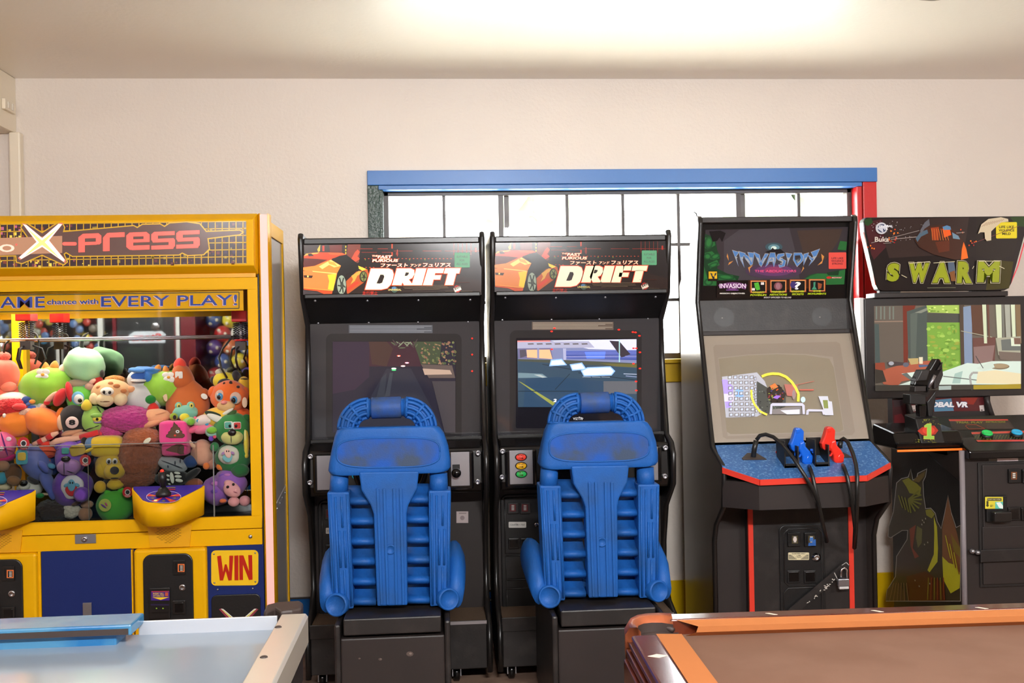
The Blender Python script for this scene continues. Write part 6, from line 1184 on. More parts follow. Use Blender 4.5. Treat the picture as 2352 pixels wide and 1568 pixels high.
C1 = [('cable_sleeve', [(*cj(762, 1340), -.94), (*cj(775, 1250), -.94), (*cj(792, 1170), -.94)], .011), ('cable', [(*cj(795, 1165), -.94), (*cj(830, 1120), -.945), (*cj(890, 1108), -.96), (*cj(970, 1135), -.98), (*cj(1060, 1210), -1.02), (*cj(1180, 1360), -1.07), (*cj(1290, 1530), yfc - .01), (*ck(1380, 180), yfc), (*ck(1440, 310), yfc), (*ck(1490, 560), -1.0), (*ck(1530, 740), -.9)], .0085), ('cable', [(*cj(1318, 1385), -.82), (*cj(1350, 1470), -1.08), (*ck(1385, 60), yfc), (*ck(1430, 260), yfc), (*ck(1462, 410), yfc), (*ck(1510, 640), -.96), (*ck(1535, 735), -.9)], .0085)]
C2 = [('cable_sleeve', [(*cj(1655, 1250), -.93), (*cj(1655, 1215), -.93), (*cj(1664, 1180), -.93)], .011), ('cable', [(*cj(1662, 1170), -.93), (*cj(1690, 1150), -.935), (*cj(1735, 1185), -.96), (*cj(1785, 1300), -1.02), (*cj(1820, 1420), -1.07), (*ck(1850, 60), yfc), (*ck(1848, 350), yfc), (*ck(1838, 620), -1.0), (*ck(1824, 800), -.87)], .0085), ('cable', [(*cj(1660, 1370), -.82), (*cj(1700, 1460), -1.08), (*ck(1745, 60), yfc), (*ck(1798, 330), yfc), (*ck(1828, 600), -1.0), (*ck(1818, 805), -.87)], .0085)]
gun('gun_blue', 'blue plastic light gun in the left holster of the blue deck', 0, 0, C1, None)
gun('gun_red', 'red plastic light gun in the right holster of the blue deck', 322, -12, C2, None)
tag(MB().tube([at(1601, 497, -.64), at(1599, 490, -.63), at(1594, 487, -.62)], .003, 'cable', 6).build('wire_end'), 'short wire end sticking up behind the tall shooting cabinet', 'wire')

# ================================================================== shooting cabinet with a flat screen at the right edge
sw = thing('arcade_cabinet', 'large screen shooting arcade cabinet with green lettering, cut by the right edge', 'arcade machine', (2.45, -.75, 0))
K = lambda mb, n, p=sw, **k: mb.build(n, p, **k)
cm = lambda x, y: (1940 + x * .20406, 470 + y * .20406)
cn = lambda x, y: (1940 + x * .20406, 780 + y * .20406)
co_ = lambda x, y: (1980 + x * .24235, 1040 + y * .24235)
YT = -.50
tl, tr = at(1986, 700, YT).x, at(2366, 700, YT).x; tz1, tz0 = at(2170, 682, YT).z, at(2170, 912, YT).z
def T_(px, py, Y=YT): return at(px, py, Y)
tv = K(MB().box(tl, tr, YT, YT + .09, tz0, tz1, 'tv_frame'), 'monitor', bevel=.004)
K(MB().box(tl - .016, tl, YT + .01, YT + .085, tz0, tz1 + .004, 'white_metal'), 'monitor_bracket', bevel=.002)
a, b = T_(2007, 702), T_(2344, 892)
P = plane_y(YT)
S = Art(P, cm, emit=.52, rough=.12)  # desk scene reflected in the dim set, drawn as a glowing picture
S.poly([(330, 1140), (1978, 1122), (1985, 2070), (345, 2098)], (96, 88, 78))
S.poly([(330, 1140), (660, 1135), (660, 1860), (345, 1870)], (92, 84, 76)); 
for x in (350, 400, 440, 500, 540): S.rect(x, 1145, x + 16, 1290, (104, 112, 104))
S.poly([(335, 1310), (660, 1305), (660, 1318), (335, 1322)], (130, 110, 96)); S.poly([(335, 1340), (385, 1345), (400, 1800), (345, 1800)], (70, 80, 78))
S.poly([(655, 1135), (800, 1132), (740, 1300), (700, 1900), (665, 1900)], (104, 50, 40)); S.poly([(700, 1200), (930, 1130), (930, 1800), (720, 1800)], (72, 80, 76)); S.poly([(740, 1230), (820, 1200), (800, 1800), (745, 1800)], (84, 92, 86))
S.poly([(790, 1215), (1000, 1130), (1060, 1132), (860, 1220)], (120, 124, 112)); S.poly([(920, 1132), (1290, 1128), (1292, 1225), (940, 1212)], (150, 176, 84)); S.poly([(930, 1220), (1300, 1225), (1300, 1330), (925, 1325)], (70, 72, 66))
S.poly([(925, 1325), (1300, 1325), (1310, 1960), (940, 1900)], (112, 150, 62))
for i in range(70):
    x, y = random.uniform(935, 1280), random.uniform(1340, 1850); S.oval(x, y, random.uniform(10, 40), random.uniform(8, 24), random.choice(((128, 166, 70), (96, 132, 52), (150, 180, 84), (140, 150, 64))), n=8)
for i in range(16): x, y = random.uniform(950, 1270), random.uniform(1140, 1210); S.oval(x, y, 14, 9, random.choice(((110, 140, 60), (190, 206, 120))), n=7)
S.poly([(1290, 1125), (1345, 1124), (1370, 1880), (1310, 1880)], (74, 62, 52)); S.poly([(1335, 1150), (1430, 1135), (1440, 1840), (1350, 1860)], (116, 132, 156)); S.poly([(1420, 1130), (1560, 1126), (1590, 1480), (1440, 1460)], (84, 58, 46)); S.poly([(1440, 1500), (1700, 1490), (1690, 1770), (1455, 1780)], (96, 64, 58)); S.line((1310, 1420), (1660, 1490), 8, (150, 150, 130), up=True)
S.poly([(1450, 1600), (1690, 1580), (1660, 1780), (1460, 1790)], (124, 100, 96))
for x, wd, cc in ((1548, 44, (186, 196, 166)), (1600, 24, (96, 64, 54)), (1700, 62, (190, 198, 170)), (1762, 30, (108, 108, 100)), (1800, 60, (150, 152, 140)), (1870, 46, (190, 200, 172)), (1918, 60, (116, 96, 70))): S.poly([(x, 1124), (x + wd, 1123), (x + wd + 12, 1560), (x + 22, 1560)], cc)
S.poly([(1700, 1500), (1980, 1480), (1980, 1800), (1730, 1690)], (150, 150, 132)); S.poly([(1760, 1520), (1975, 1500), (1980, 1640), (1770, 1640)], (96, 100, 96)); S.poly([(1870, 1500), (1978, 1500), (1980, 1590), (1876, 1590)], (196, 206, 186)); S.poly([(1905, 1500), (1978, 1500), (1980, 1570), (1910, 1570)], (110, 84, 72))
S.poly([(1730, 1650), (1985, 1665), (1985, 1770), (1750, 1740)], (104, 92, 84))
S.poly([(355, 1880), (700, 1780), (1080, 1740), (1100, 1900), (640, 1990), (600, 2040), (440, 2020)], (154, 84, 64)); S.poly([(345, 1780), (450, 1775), (460, 1860), (345, 1870)], (130, 66, 50)); S.poly([(345, 1850), (430, 1865), (470, 1990), (350, 2010)], (60, 54, 48))
S.poly([(480, 1770), (560, 1765), (720, 1780), (730, 1800), (500, 1820)], (70, 60, 60)); S.oval(525, 1785, 30, 22, (150, 152, 160)); S.oval(690, 1800, 34, 26, (92, 92, 104)); S.poly([(712, 1730), (830, 1726), (830, 1790), (745, 1800)], (170, 150, 100)); S.poly([(836, 1715), (880, 1713), (880, 1790), (840, 1790)], (206, 196, 170)); S.poly([(830, 1800), (960, 1800), (980, 1815), (840, 1830)], (72, 90, 120))
S.poly([(640, 1900), (870, 1870), (1100, 1880), (1380, 1780), (1500, 1790), (1660, 1760), (1985, 1760), (1985, 2020), (600, 2030), (770, 1975)], (190, 206, 196)); S.poly([(640, 1905), (700, 1890), (780, 1970), (760, 1985)], (92, 100, 96)); S.poly([(1210, 2010), (1240, 1900), (1330, 1870), (1300, 2010)], (150, 176, 168)); S.line((1110, 1930), (1500, 1975), 10, (90, 96, 92), up=True)
S.poly([(1500, 1880), (1700, 1860), (1985, 1900), (1985, 2020), (1480, 2010)], (206, 196, 162)); S.oval(1745, 1820, 110, 34, (120, 106, 84)); S.oval(1750, 1814, 96, 24, (150, 132, 104)); S.poly([(1480, 1840), (1660, 1760), (1690, 1830), (1560, 1870)], (186, 200, 190)); S.line((1475, 1700), (1560, 1840), 8, (70, 70, 70), up=True); S.path([(1500, 1890), (1440, 1890), (1410, 1930), (1420, 2010), (1440, 2080)], 24, (150, 150, 146))
S.poly([(345, 2030), (1985, 2020), (1985, 2070), (345, 2098)], (62, 58, 52)); S.poly([(1060, 2040), (1200, 2036), (1200, 2080), (1060, 2085)], (150, 164, 160)); S.poly([(1450, 2030), (1985, 2016), (1985, 2070), (1450, 2078)], (150, 130, 40))
K(S, 'screen', tv)
# topper sign: a curved plastic marquee
Yq = YT - .02
out = [(252, 142), (2030, 128), (2050, 160), (2030, 330), (1880, 880), (1850, 940), (1800, 965), (420, 972), (380, 955), (355, 900), (222, 320), (212, 200), (222, 165)]
cen = at(*cm(1130, 550), Yq)
def curve(p): return V((p.x, p.y + .10 * ((p.x - cen.x) / .36) ** 2 * 0.55, p.z))
front = [at(*cm(x, y), Yq) for x, y in out]
mk = K(MB().prism(front, (0, .05, 0), 'black_gloss'), 'topper_sign', bevel=.004)
A = Art(plane_y(Yq), cm, emit=.10, rough=.09)
A.poly(grow_poly(out, -6), (38, 32, 32))
A.poly([(225, 200), (420, 160), (520, 420), (330, 620), (300, 560)], (74, 36, 40)); A.poly([(420, 160), (1400, 140), (1360, 420), (1200, 560), (500, 600), (450, 420)], (56, 44, 42)); A.poly([(1480, 140), (2020, 135), (1900, 560), (1700, 640), (1480, 560)], (40, 34, 32)); A.poly([(1640, 620), (1900, 640), (1850, 940), (1590, 960)], (64, 58, 20)); A.poly([(225, 165), (300, 150), (320, 200), (260, 240), (225, 220)], (40, 70, 36)); A.poly([(1860, 140), (2030, 132), (2030, 250), (1940, 240)], (44, 66, 30))
for i in range(60): x, y = random.uniform(300, 900), random.uniform(180, 420); A.oval(x, y, random.uniform(2, 6), random.uniform(2, 6), (180, 176, 176), n=6)
for i in range(26): x, y = random.choice(((300, 470), (560, 300), (540, 400), (1290, 290), (1440, 430))); A.oval(x + random.uniform(-40, 40), y + random.uniform(-30, 30), 9, 9, random.choice(((206, 70, 36), (240, 120, 40), (150, 40, 40))), n=7)
A.line((300, 430), (840, 290), 6, (150, 140, 136), up=True); A.line((520, 390), (1350, 310), 8, (150, 136, 130), up=True); A.line((1430, 440), (1960, 240), 5, (120, 66, 70), up=True)
# armoured insect shape of orange and blue plates
for p, cc in (([(790, 400), (850, 290), (960, 240), (1080, 225), (1190, 240), (1260, 320), (1330, 400), (1370, 470), (1390, 600), (1240, 620), (1000, 560), (840, 480)], (70, 44, 36)), ([(1340, 420), (1370, 500), (1390, 600), (1310, 620), (1320, 500)], (240, 110, 40)), ([(970, 260), (1060, 250), (1060, 400), (1000, 400)], (150, 62, 36)), ([(1100, 270), (1180, 250), (1200, 340), (1120, 370)], (226, 92, 40)), ([(1100, 250), (1150, 232), (1190, 245), (1200, 280), (1120, 285)], (86, 130, 170)), ([(800, 380), (850, 310), (930, 280), (940, 320), (860, 360), (820, 420)], (80, 100, 116)), ([(900, 200), (950, 160), (960, 230), (900, 270), (860, 330), (850, 290)], (96, 96, 104)), ([(1210, 310), (1280, 350), (1300, 390), (1220, 380)], (110, 140, 160)), ([(1020, 420), (1180, 400), (1180, 520), (1060, 540)], (96, 50, 36)), ([(1160, 640), (1230, 640), (1250, 760), (1220, 850), (1170, 760)], (86, 100, 120)), ([(1180, 760), (1240, 740), (1250, 860), (1200, 860)], (130, 84, 50))): A.poly(p, cc)
for i in range(7): A.line((980 + i * 26, 270), (990 + i * 30, 400), 6, (206, 110, 50), up=True)
A.poly([(1500, 330), (1540, 220), (1620, 160), (1760, 140), (1840, 160), (1845, 190), (1760, 200), (1680, 270), (1650, 300), (1650, 400), (1600, 408), (1580, 380), (1575, 310), (1530, 310)], (206, 190, 160)); 
for i in range(9): A.line((1540 + i * 28, 250 - i * 8), (1600 + i * 24, 200 - i * 5), 4, (150, 110, 96), up=True)
LG, LW = (150, 160, 40), (206, 196, 160)
for t, xa, ya, xb, yb_ in (('S', 470, 650, 625, 872), ('W', 715, 648, 955, 882), ('A', 985, 640, 1200, 886), ('R', 1262, 630, 1448, 890), ('M', 1488, 632, 1752, 880)):
    A.text(t, xa, ya, xb, yb_, LW, .13, grow=5, shear=.06); A.text(t, xa, ya, xb, yb_, (40, 40, 18), .10, grow=0, shear=.06); A.text(t, xa + 8, ya + 8, xb - 8, yb_ - 8, LG, .07, shear=.06)
for p, q_ in (((1000, 655), (1240, 640)), ((1510, 635), (1750, 635)), ((720, 660), (960, 640)), ((1440, 720), (1455, 690)), ((1740, 690), (1800, 720)), ((640, 790), (700, 820))): A.line(p, q_, 7, LW, up=True)
A.oval(415, 265, 66, 66, (196, 196, 202)); A.oval(420, 265, 48, 48, (62, 70, 100)); A.poly([(360, 262), (470, 225), (470, 262), (430, 270), (440, 320), (400, 290)], (196, 196, 206)); A.text('GLOBAL', 385, 228, 545, 254, (226, 226, 230), .05, shear=.25); A.text('VR', 436, 260, 490, 284, (226, 226, 230), .05, shear=.25)
A.text('Buka', 340, 362, 498, 418, (214, 200, 190), .02); A.line((435, 434), (525, 430), 5, (160, 150, 140)); A.line((930, 936), (1250, 932), 7, (110, 110, 90))
K(A, 'artwork', mk)
A = Art(plane_y(Yq), cm, base=.004); A.rrect(1704, 197, 1940, 380, 12, (236, 216, 40), sl=-.01)
for i, t in enumerate(('LIFE LIKE', 'VIOLENCE', 'MILD')): hw = (84, 88, 48)[i]; A.text(t, 1822 - hw, 236 + i * 38, 1822 + hw, 264 + i * 38, (70, 62, 24), .03)
K(A, 'sticker', mk, label='yellow life like violence mild sticker')
K(MB().tube([at(*cm(x, y), Yq + .006) for x, y in ((215, 310), (300, 640), (352, 905))], .0028, flatmat((220, 84, 66), .35), 8), 'neon_edge', mk, label='pink glowing edge'); K(MB().tube([at(*cm(x, y), Yq + .006) for x, y in ((2024, 420), (1950, 690), (1866, 890))], .0028, flatmat((220, 70, 84), .35), 8), 'neon_edge', mk, label='pink glowing edge')
a, b = at(2009, 672, Yq), at(2316, 684, Yq); K(MB().box(a.x, b.x, Yq, YT + .08, tz1, tz1 + .024, 'tv_frame'), 'topper_bracket', bevel=.003)
for xa, xb in ((2020, 2068), (2232, 2300)): a, b = at(xa, 668, Yq + .012), at(xb, 676, Yq + .012); K(MB().box(a.x, b.x, Yq + .012, Yq + .04, tz1 + .02, tz1 + .045, 'black'), 'topper_foot')
# neck below the screen
zt_n = at(2250, 1033, -.9).z
nx0, nx1 = at(2047, 940, -.44).x, at(2262, 940, -.44).x
K(MB().box(nx0 + .02, nx1 + .02, -.455, -.36, zt_n, tz0 + .05, 'brown_black'), 'rear_column')
P = plane_y(-.475); a, b = at(*cn(705, 640), -.475), at(*cn(1600, 820), -.475)
sg = K(MB().box(a.x, b.x, -.475, -.46, b.z - .02, a.z, 'brown_black'), 'brand_panel')
A = Art(P, cn, emit=.08, rough=.2); A.poly([(700, 655), (1570, 645), (1570, 800), (745, 815)], (92, 38, 40)); A.poly([(1000, 680), (1200, 660), (1230, 800), (1010, 808)], (84, 130, 160)); A.poly([(1300, 650), (1500, 650), (1450, 730), (1330, 720)], (140, 44, 34)); A.text('GLOBAL VR', 842, 698, 1395, 760, (60, 70, 110), .08, shear=.2, grow=6); A.text('GLOBAL VR', 842, 698, 1395, 760, (232, 232, 236), .06, shear=.2)
for x in (782, 1545): A.poly([(x - 30, 740), (x + 20, 735), (x + 30, 800), (x - 20, 806)], (206, 190, 186)); A.oval(x, 792, 10, 8, (90, 80, 76))
K(A, 'brand_lettering', sg)
A = Art(plane_y(-.4605), cn, rough=.3); A.poly([(535, 665), (690, 670), (745, 900), (770, 1000), (550, 1060)], (66, 26, 30)); A.poly([(560, 850), (640, 830), (700, 930), (680, 1010), (560, 1050)], (110, 30, 36)); A.poly([(545, 670), (680, 680), (650, 740), (560, 760)], (56, 40, 44)); K(A, 'side_artwork', sg)
for pts in ([(705, 665), (715, 720), (745, 820), (770, 910)], [(1595, 640), (1615, 720), (1640, 800), (1670, 880)]):
    K(MB().tube([at(*cn(x, y), -.50) for x, y in pts], .013, 'brown_black', 8), 'edge_molding')
# console
Yk = -.90
cx0, cx1 = at(2207, 1200, Yk).x, 2.95
zt_ = at(2250, 1033, Yk).z
K(MB().box(cx0, cx1, Yk, -.46, .06, zt_ - .01, 'brown_black'), 'console_body', bevel=.004)
K(MB().tube([(cx0 + .008, Yk - .004, .06), (cx0 + .008, Yk - .004, zt_)], .012, 'grey_plastic', 10), 'corner_molding', label='grey corner molding')
q = lambda x, y, Y=Yk: at(*co_(x, y), Y)
# printed side board, seen at an angle
xs_ = cx0 - .004; PS = Plane((xs_, 0, 0), (-1, 0, 0))
side = K(MB().prism([(cx0 + .002, y, z) for y, z in ((Yk + .002, .06), (-.24, .06), (-.24, 1.00), (-.42, 1.0), (Yk + .002, .84))], (-.006, 0, 0), 'black'), 'side_board')
A = Art(PS, co_, rough=.3)
OL, YL, BR, RB = (138, 132, 40), (196, 190, 44), (126, 82, 52), (140, 62, 40)
body = [(330, 285), (375, 245), (440, 230), (462, 155), (480, 260), (520, 240), (530, 195), (610, 155), (600, 220), (575, 270), (580, 400), (600, 530), (650, 525), (690, 570), (710, 650), (750, 720), (780, 600), (815, 400), (840, 560), (890, 710), (930, 690), (930, 1400), (230, 1400), (240, 1300), (320, 1170), (330, 980), (430, 820), (436, 730), (380, 730), (270, 800), (250, 790), (255, 700), (300, 560)]
A.poly(grow_poly(body, 6), (168, 162, 156)); A.poly(body, (62, 54, 40))
for p, cc in (([(380, 260), (440, 235), (470, 260), (520, 290), (560, 330), (550, 400), (450, 380), (420, 320)], OL), ([(480, 265), (530, 215), (600, 170), (590, 220), (540, 280)], (110, 90, 50)), ([(760, 720), (815, 410), (850, 600), (900, 760), (930, 900), (930, 1250), (850, 1300), (790, 1180), (760, 1000)], BR), ([(760, 980), (820, 1040), (880, 1060), (930, 1140), (925, 1280), (840, 1330), (770, 1200)], YL), ([(840, 760), (930, 900), (930, 990), (870, 930)], (130, 110, 40)), ([(680, 600), (710, 700), (720, 900), (715, 1030), (640, 1130), (620, 1110), (680, 960), (685, 760)], YL), ([(520, 690), (570, 720), (565, 850), (530, 900), (510, 800)], (110, 104, 56)), ([(450, 720), (510, 680), (480, 900), (540, 980), (500, 1000), (460, 880)], RB), ([(330, 980), (430, 850), (480, 1000), (560, 1080), (590, 1150), (420, 1170), (330, 1160)], (66, 50, 42)), ([(420, 1170), (600, 1120), (780, 1240), (790, 1400), (440, 1400)], (86, 40, 26)), ([(240, 1290), (330, 1200), (410, 1330), (425, 1400), (225, 1400)], (84, 60, 42)), ([(600, 540), (650, 530), (690, 580), (660, 620), (610, 590)], OL)): A.poly(p, cc)
for i in range(7): a_ = math.radians(-40 + i * 20); A.line((440, 440), (440 + 130 * math.cos(a_), 440 + 130 * math.sin(a_)), 16, (120, 118, 36), up=True)
for i in range(3): A.line((345 + 30 * i, 400 + 10 * i), (385 + 28 * i, 520 + 20 * i), 12, (124, 120, 36), up=True)
for i in range(6): A.line((300 + i * 24, 1230), (260 + i * 36, 1400), 6, (140, 106, 80), up=True); A.line((630 + i * 28, 1180), (620 + i * 32, 1390), 9, (140, 56, 36) if i % 2 else (130, 120, 40), up=True); A.line((790 + 20 * i, 780 + 40 * i), (840 + 16 * i, 1000 + 30 * i), 8, (140, 84, 40) if i % 2 else YL, up=True)
for x, y in ((570, 630), (585, 650), (565, 670), (600, 615), (590, 860), (620, 840), (500, 1200), (540, 1255), (640, 1230)): A.line((x, y), (x + 4, y + 14), 8, (176, 170, 150))
K(A, 'side_artwork', side)
# gun shelf with player number
zs_ = at(2150, 1030, -.87).z
g0, g1 = at(2055, 1000, -.87).x, at(2212, 1000, -.87).x
m = MB()
m.prism([(g0, -.875, zs_), (g0, -.89, zs_ + .03), (g0, -.86, zs_ + .075), (g0, -.64, zs_ + .10), (g0, -.62, zs_)], (cx0 + .03 - g0, 0, 0), 'black_gloss')
gs = K(m, 'gun_shelf', bevel=.012, seg=3)
K(MB().tube([(g0 + .004, -.885, zs_ - .004), (cx0 + .045, -.885, zs_ - .004)], .005, 'orange_strip', 8), 'orange_edge', gs, label='glowing orange edge strip')
m = MB(); a, b = at(*cn(775, 880), -.83), at(*cn(1130, 1160), -.895)
m.prism([(a.x, -.897, b.z), (a.x, -.845, a.z), (a.x, -.74, a.z + .012), (a.x, -.74, b.z)], (b.x - a.x, 0, 0), 'black')
pd = K(m, 'player_pedestal', gs, bevel=.006)
P = plane3((0, -.897, b.z), (1, -.897, b.z), (0, -.845, a.z))
A = Art(P, cn, rough=.3); A.poly([(820, 1025), (870, 985), (930, 970), (1010, 965), (1055, 1020), (1020, 1065), (930, 1080), (870, 1070)], (176, 52, 36)); A.oval(945, 1020, 70, 44, (214, 70, 50))
for i in range(40): x, y = random.choice(((1040, 930), (860, 1130), (1000, 1140), (930, 910))); A.oval(x + random.uniform(-60, 40), y + random.uniform(-24, 24), random.uniform(3, 12), 4, (130, 130, 40), n=6)
A.poly([(893, 968), (930, 942), (978, 940), (978, 1080), (1010, 1082), (1010, 1122), (888, 1118), (888, 1080), (925, 1080), (925, 985), (900, 990)], (206, 190, 70)); A.poly([(900, 966), (934, 948), (972, 946), (972, 1086), (1004, 1088), (1004, 1116), (894, 1112), (894, 1086), (931, 1086), (931, 978), (902, 984)], (140, 196, 80)); K(A, 'player_number', pd)
# swivel gun
gn = K(MB().prism([at(*cn(x, y), -.82) for x, y in ((780, 515), (930, 520), (930, 600), (1100, 330), (1105, 280), (1070, 215), (1030, 215), (1010, 250), (960, 335), (870, 340), (800, 440))], (0, .045, 0), 'black_gloss'), 'gun', bevel=.005)
for pts, dy, th, k_ in (([(735, 612), (915, 622), (918, 735), (735, 725)], -.03, .07, 'black'), ([(790, 520), (918, 520), (918, 585), (785, 590)], -.012, .05, 'brown_black'), ([(840, 730), (925, 735), (910, 965), (850, 970)], 0, .04, 'black_gloss'), ([(930, 700), (1030, 570), (1025, 700), (990, 870), (945, 860)], .01, .04, 'black'), ([(870, 340), (965, 335), (925, 460), (800, 470), (830, 420)], -.012, .06, 'black_worn'), ([(1010, 330), (1100, 270), (1112, 400), (1060, 530), (1010, 560)], .012, .03, 'brown_black')):
    K(MB().prism([at(*cn(x, y), -.82 + dy) for x, y in pts], (0, th, 0), k_), 'gun_body', gn, bevel=.004)
for i in range(6): K(MB().tube([at(*cn(1040 + i * 9, 340 - i * 14), -.827), at(*cn(1080 + i * 4, 325 - i * 14), -.827)], .003, 'brown_black', 6), 'gun_rib', gn)
K(MB().tube([at(*cn(945, 540), -.824), at(*cn(1015, 400), -.824)], .008, 'steel', 8), 'gun_slide', gn, label='shiny strip along the slide')
# instruction board and button panel
a = at(*cn(1160, 885), -.62)
ib = K(MB().prism([(cx0 + .0, -.80, zt_ + .03), (cx0 + .0, -.62, a.z + .01), (cx0, -.60, a.z), (cx0, -.60, zt_ - .04), (cx0, -.80, zt_ - .04)], (.62, 0, 0), 'black'), 'instruction_board', bevel=.006)
P = plane3((0, -.80, zt_ + .03), (1, -.80, zt_ + .03), (0, -.62, a.z + .01))
A = Art(P, cn, rough=.3); A.poly([(1170, 895), (1840, 893), (1920, 1005), (1215, 1015)], (52, 40, 34)); A.poly([(1170, 895), (1835, 893), (1842, 908), (1180, 915)], (190, 62, 50)); A.text('TRIAL PLAY', 1250, 918, 1560, 940, (130, 130, 40), .04); A.text('INSTRUCTIONS', 1590, 914, 1810, 934, (130, 130, 40), .03); A.path([(1380, 955), (1480, 955), (1580, 1000), (1400, 1005), (1360, 970), (1380, 955)], 5, (170, 70, 40)); A.poly([(1600, 940), (1840, 935), (1900, 1000), (1600, 1005)], (62, 50, 46)); K(A, 'instruction_print', ib)
bpn = K(MB().prism([(at(2222, 1060, -.93).x, -.95, zt_ - .035), (at(2222, 1060, -.93).x, -.95, zt_ + .0), (at(2222, 1060, -.93).x, -.82, zt_ + .05), (at(2222, 1060, -.93).x, -.82, zt_ - .035)], (.5, 0, 0), 'black_gloss'), 'button_panel', bevel=.006)
P = plane3((0, -.95, zt_), (1, -.95, zt_), (0, -.82, zt_ + .05))
A = Art(P, cn, rough=.25); A.poly([(1425, 1035), (2100, 1018), (2100, 1150), (1490, 1150)], (40, 36, 26)); A.poly([(1425, 1040), (2100, 1022), (2100, 1045), (1432, 1062)], (206, 66, 52)); A.poly([(1478, 1128), (2100, 1122), (2100, 1142), (1500, 1148)], (206, 66, 52))
for i in range(16): x = 1460 + i * 34; A.line((x, 1120), (x + 24, 1070), 6, (96, 100, 36), up=True)
A.text('P1', 1600, 1108, 1650, 1128, (110, 130, 50), .02)
K(A, 'panel_print', bpn)
for x, y, cc in ((1598, 1072, (40, 190, 90)), (1932, 1064, (40, 160, 206))):
    p = P.hit(*cn(x, y + 14)); K(MB().disc(p, P.n, [(.028, -.004), (.028, .01), (.022, .014), (0, .014)], 'black', 20), 'button_ring', bpn)
    K(MB().disc(p, P.n, [(.023, .01), (.023, .02), (.02, .023), (.018, .021), (0, .021)], flatmat(cc, .25), 20), 'button', bpn)
# front door with bill reader, strap, note
A = Art(plane_y(Yk), co_, base=.0012); A.poly([(1200, 20), (1285, 20), (1285, 75), (1200, 75)], (112, 108, 100)); A.poly([(1480, 20), (1560, 20), (1560, 70), (1480, 75)], (96, 96, 90)); K(A, 'tape')
A = Art(plane_y(Yk), co_, base=.0025, rough=.7); A.poly([(1276, -12), (1476, -16), (1480, 74), (1282, 78)], (236, 220, 222))
for t, x0_, y0_, x1_, y1_ in (('1.00 to start', 1300, 4, 1440, 18), ('.50 to continue', 1305, 22, 1455, 36)): A.text(t, x0_, y0_, x1_, y1_, (120, 130, 190), .0)
K(A, 'paper_note', label='small white handwritten price note')
a, b = q(1090, 90), q(1900, 1245); dr = K(MB().box(a.x, b.x, Yk - .008, Yk, b.z, a.z, 'black_worn'), 'service_door', bevel=.006)
for r_ in ((1125, 112, 1800, 680), (1125, 695, 1800, 1218)):
    a, b = q(r_[0], r_[1]), q(r_[2], r_[3]); K(MB().box(a.x, b.x, Yk - .014, Yk - .006, b.z, a.z, 'brown_black'), 'door_panel', dr, bevel=.005)
for x in (1360, 1490):
    a, b = q(x, 148), q(x + 120, 276); cs = K(MB().box(a.x, b.x, Yk - .026, Yk - .012, b.z, a.z, 'black'), 'coin_slot', dr, bevel=.003)
    A = Art(plane_y(Yk - .026), co_); A.rect(x + 32, 175, x + 46, 245, (8, 8, 8)); A.rect(x + 55, 180, x + 108, 250, (140, 80, 40)); A.rect(x + 62, 188, x + 100, 244, (40, 34, 30)); [A.rect(x + 68, 190 + 18 * i, x + 94, 202 + 18 * i, (226, 222, 212)) for i in range(3)]; K(A, 'coin_label', cs)
a, b = q(1145, 398), q(1345, 640); br = K(MB().box(a.x, b.x, Yk - .03, Yk - .012, b.z, a.z, 'black'), 'bill_reader', dr, bevel=.004)
a, b = q(1185, 540), q(1350, 632); K(MB().box(a.x, b.x, Yk - .06, Yk - .028, b.z, a.z, 'black_edge'), 'bill_mouth', br, bevel=.006)
A = Art(plane_y(Yk - .03), co_, emit=.15); A.rect(1166, 416, 1336, 528, (214, 200, 60)); A.rect(1186, 428, 1322, 452, (60, 56, 40)); A.text('Insert any order', 1192, 432, 1316, 448, (220, 210, 160), .01); A.rect(1262, 462, 1336, 528, (96, 190, 170)); A.poly([(1270, 470), (1310, 465), (1336, 500), (1336, 528), (1300, 520)], (226, 236, 230)); A.poly([(1180, 455), (1198, 455), (1198, 495), (1206, 495), (1189, 512), (1172, 495), (1180, 495)], (60, 56, 30)); A.text('$1', 1215, 490, 1240, 512, (60, 56, 30), .02); K(A, 'bill_label', br, label='yellow and teal bill label')
for x in (1358, 1482): a, b = q(x, 508), q(x + 118, 630); K(MB().box(a.x, b.x, Yk - .024, Yk - .012, b.z, a.z, 'black_edge').box(a.x + .008, b.x - .008, Yk - .026, Yk - .02, b.z + .008, a.z - .008, 'black_gloss'), 'coin_return', dr, bevel=.003)
a, b = q(1085, 905), q(1900, 992); st = K(MB().box(a.x, b.x, Yk - .034, Yk - .026, b.z, a.z, 'black_worn'), 'lock_strap', dr, bevel=.003, label='black metal strap over the door')
for x, y in ((1045, 930), (1095, 942)): K(MB().ell(q(x, y, Yk - .02), (.012, .014, .011), 'steel', nu=14, nv=8), 'lock_stud', st)

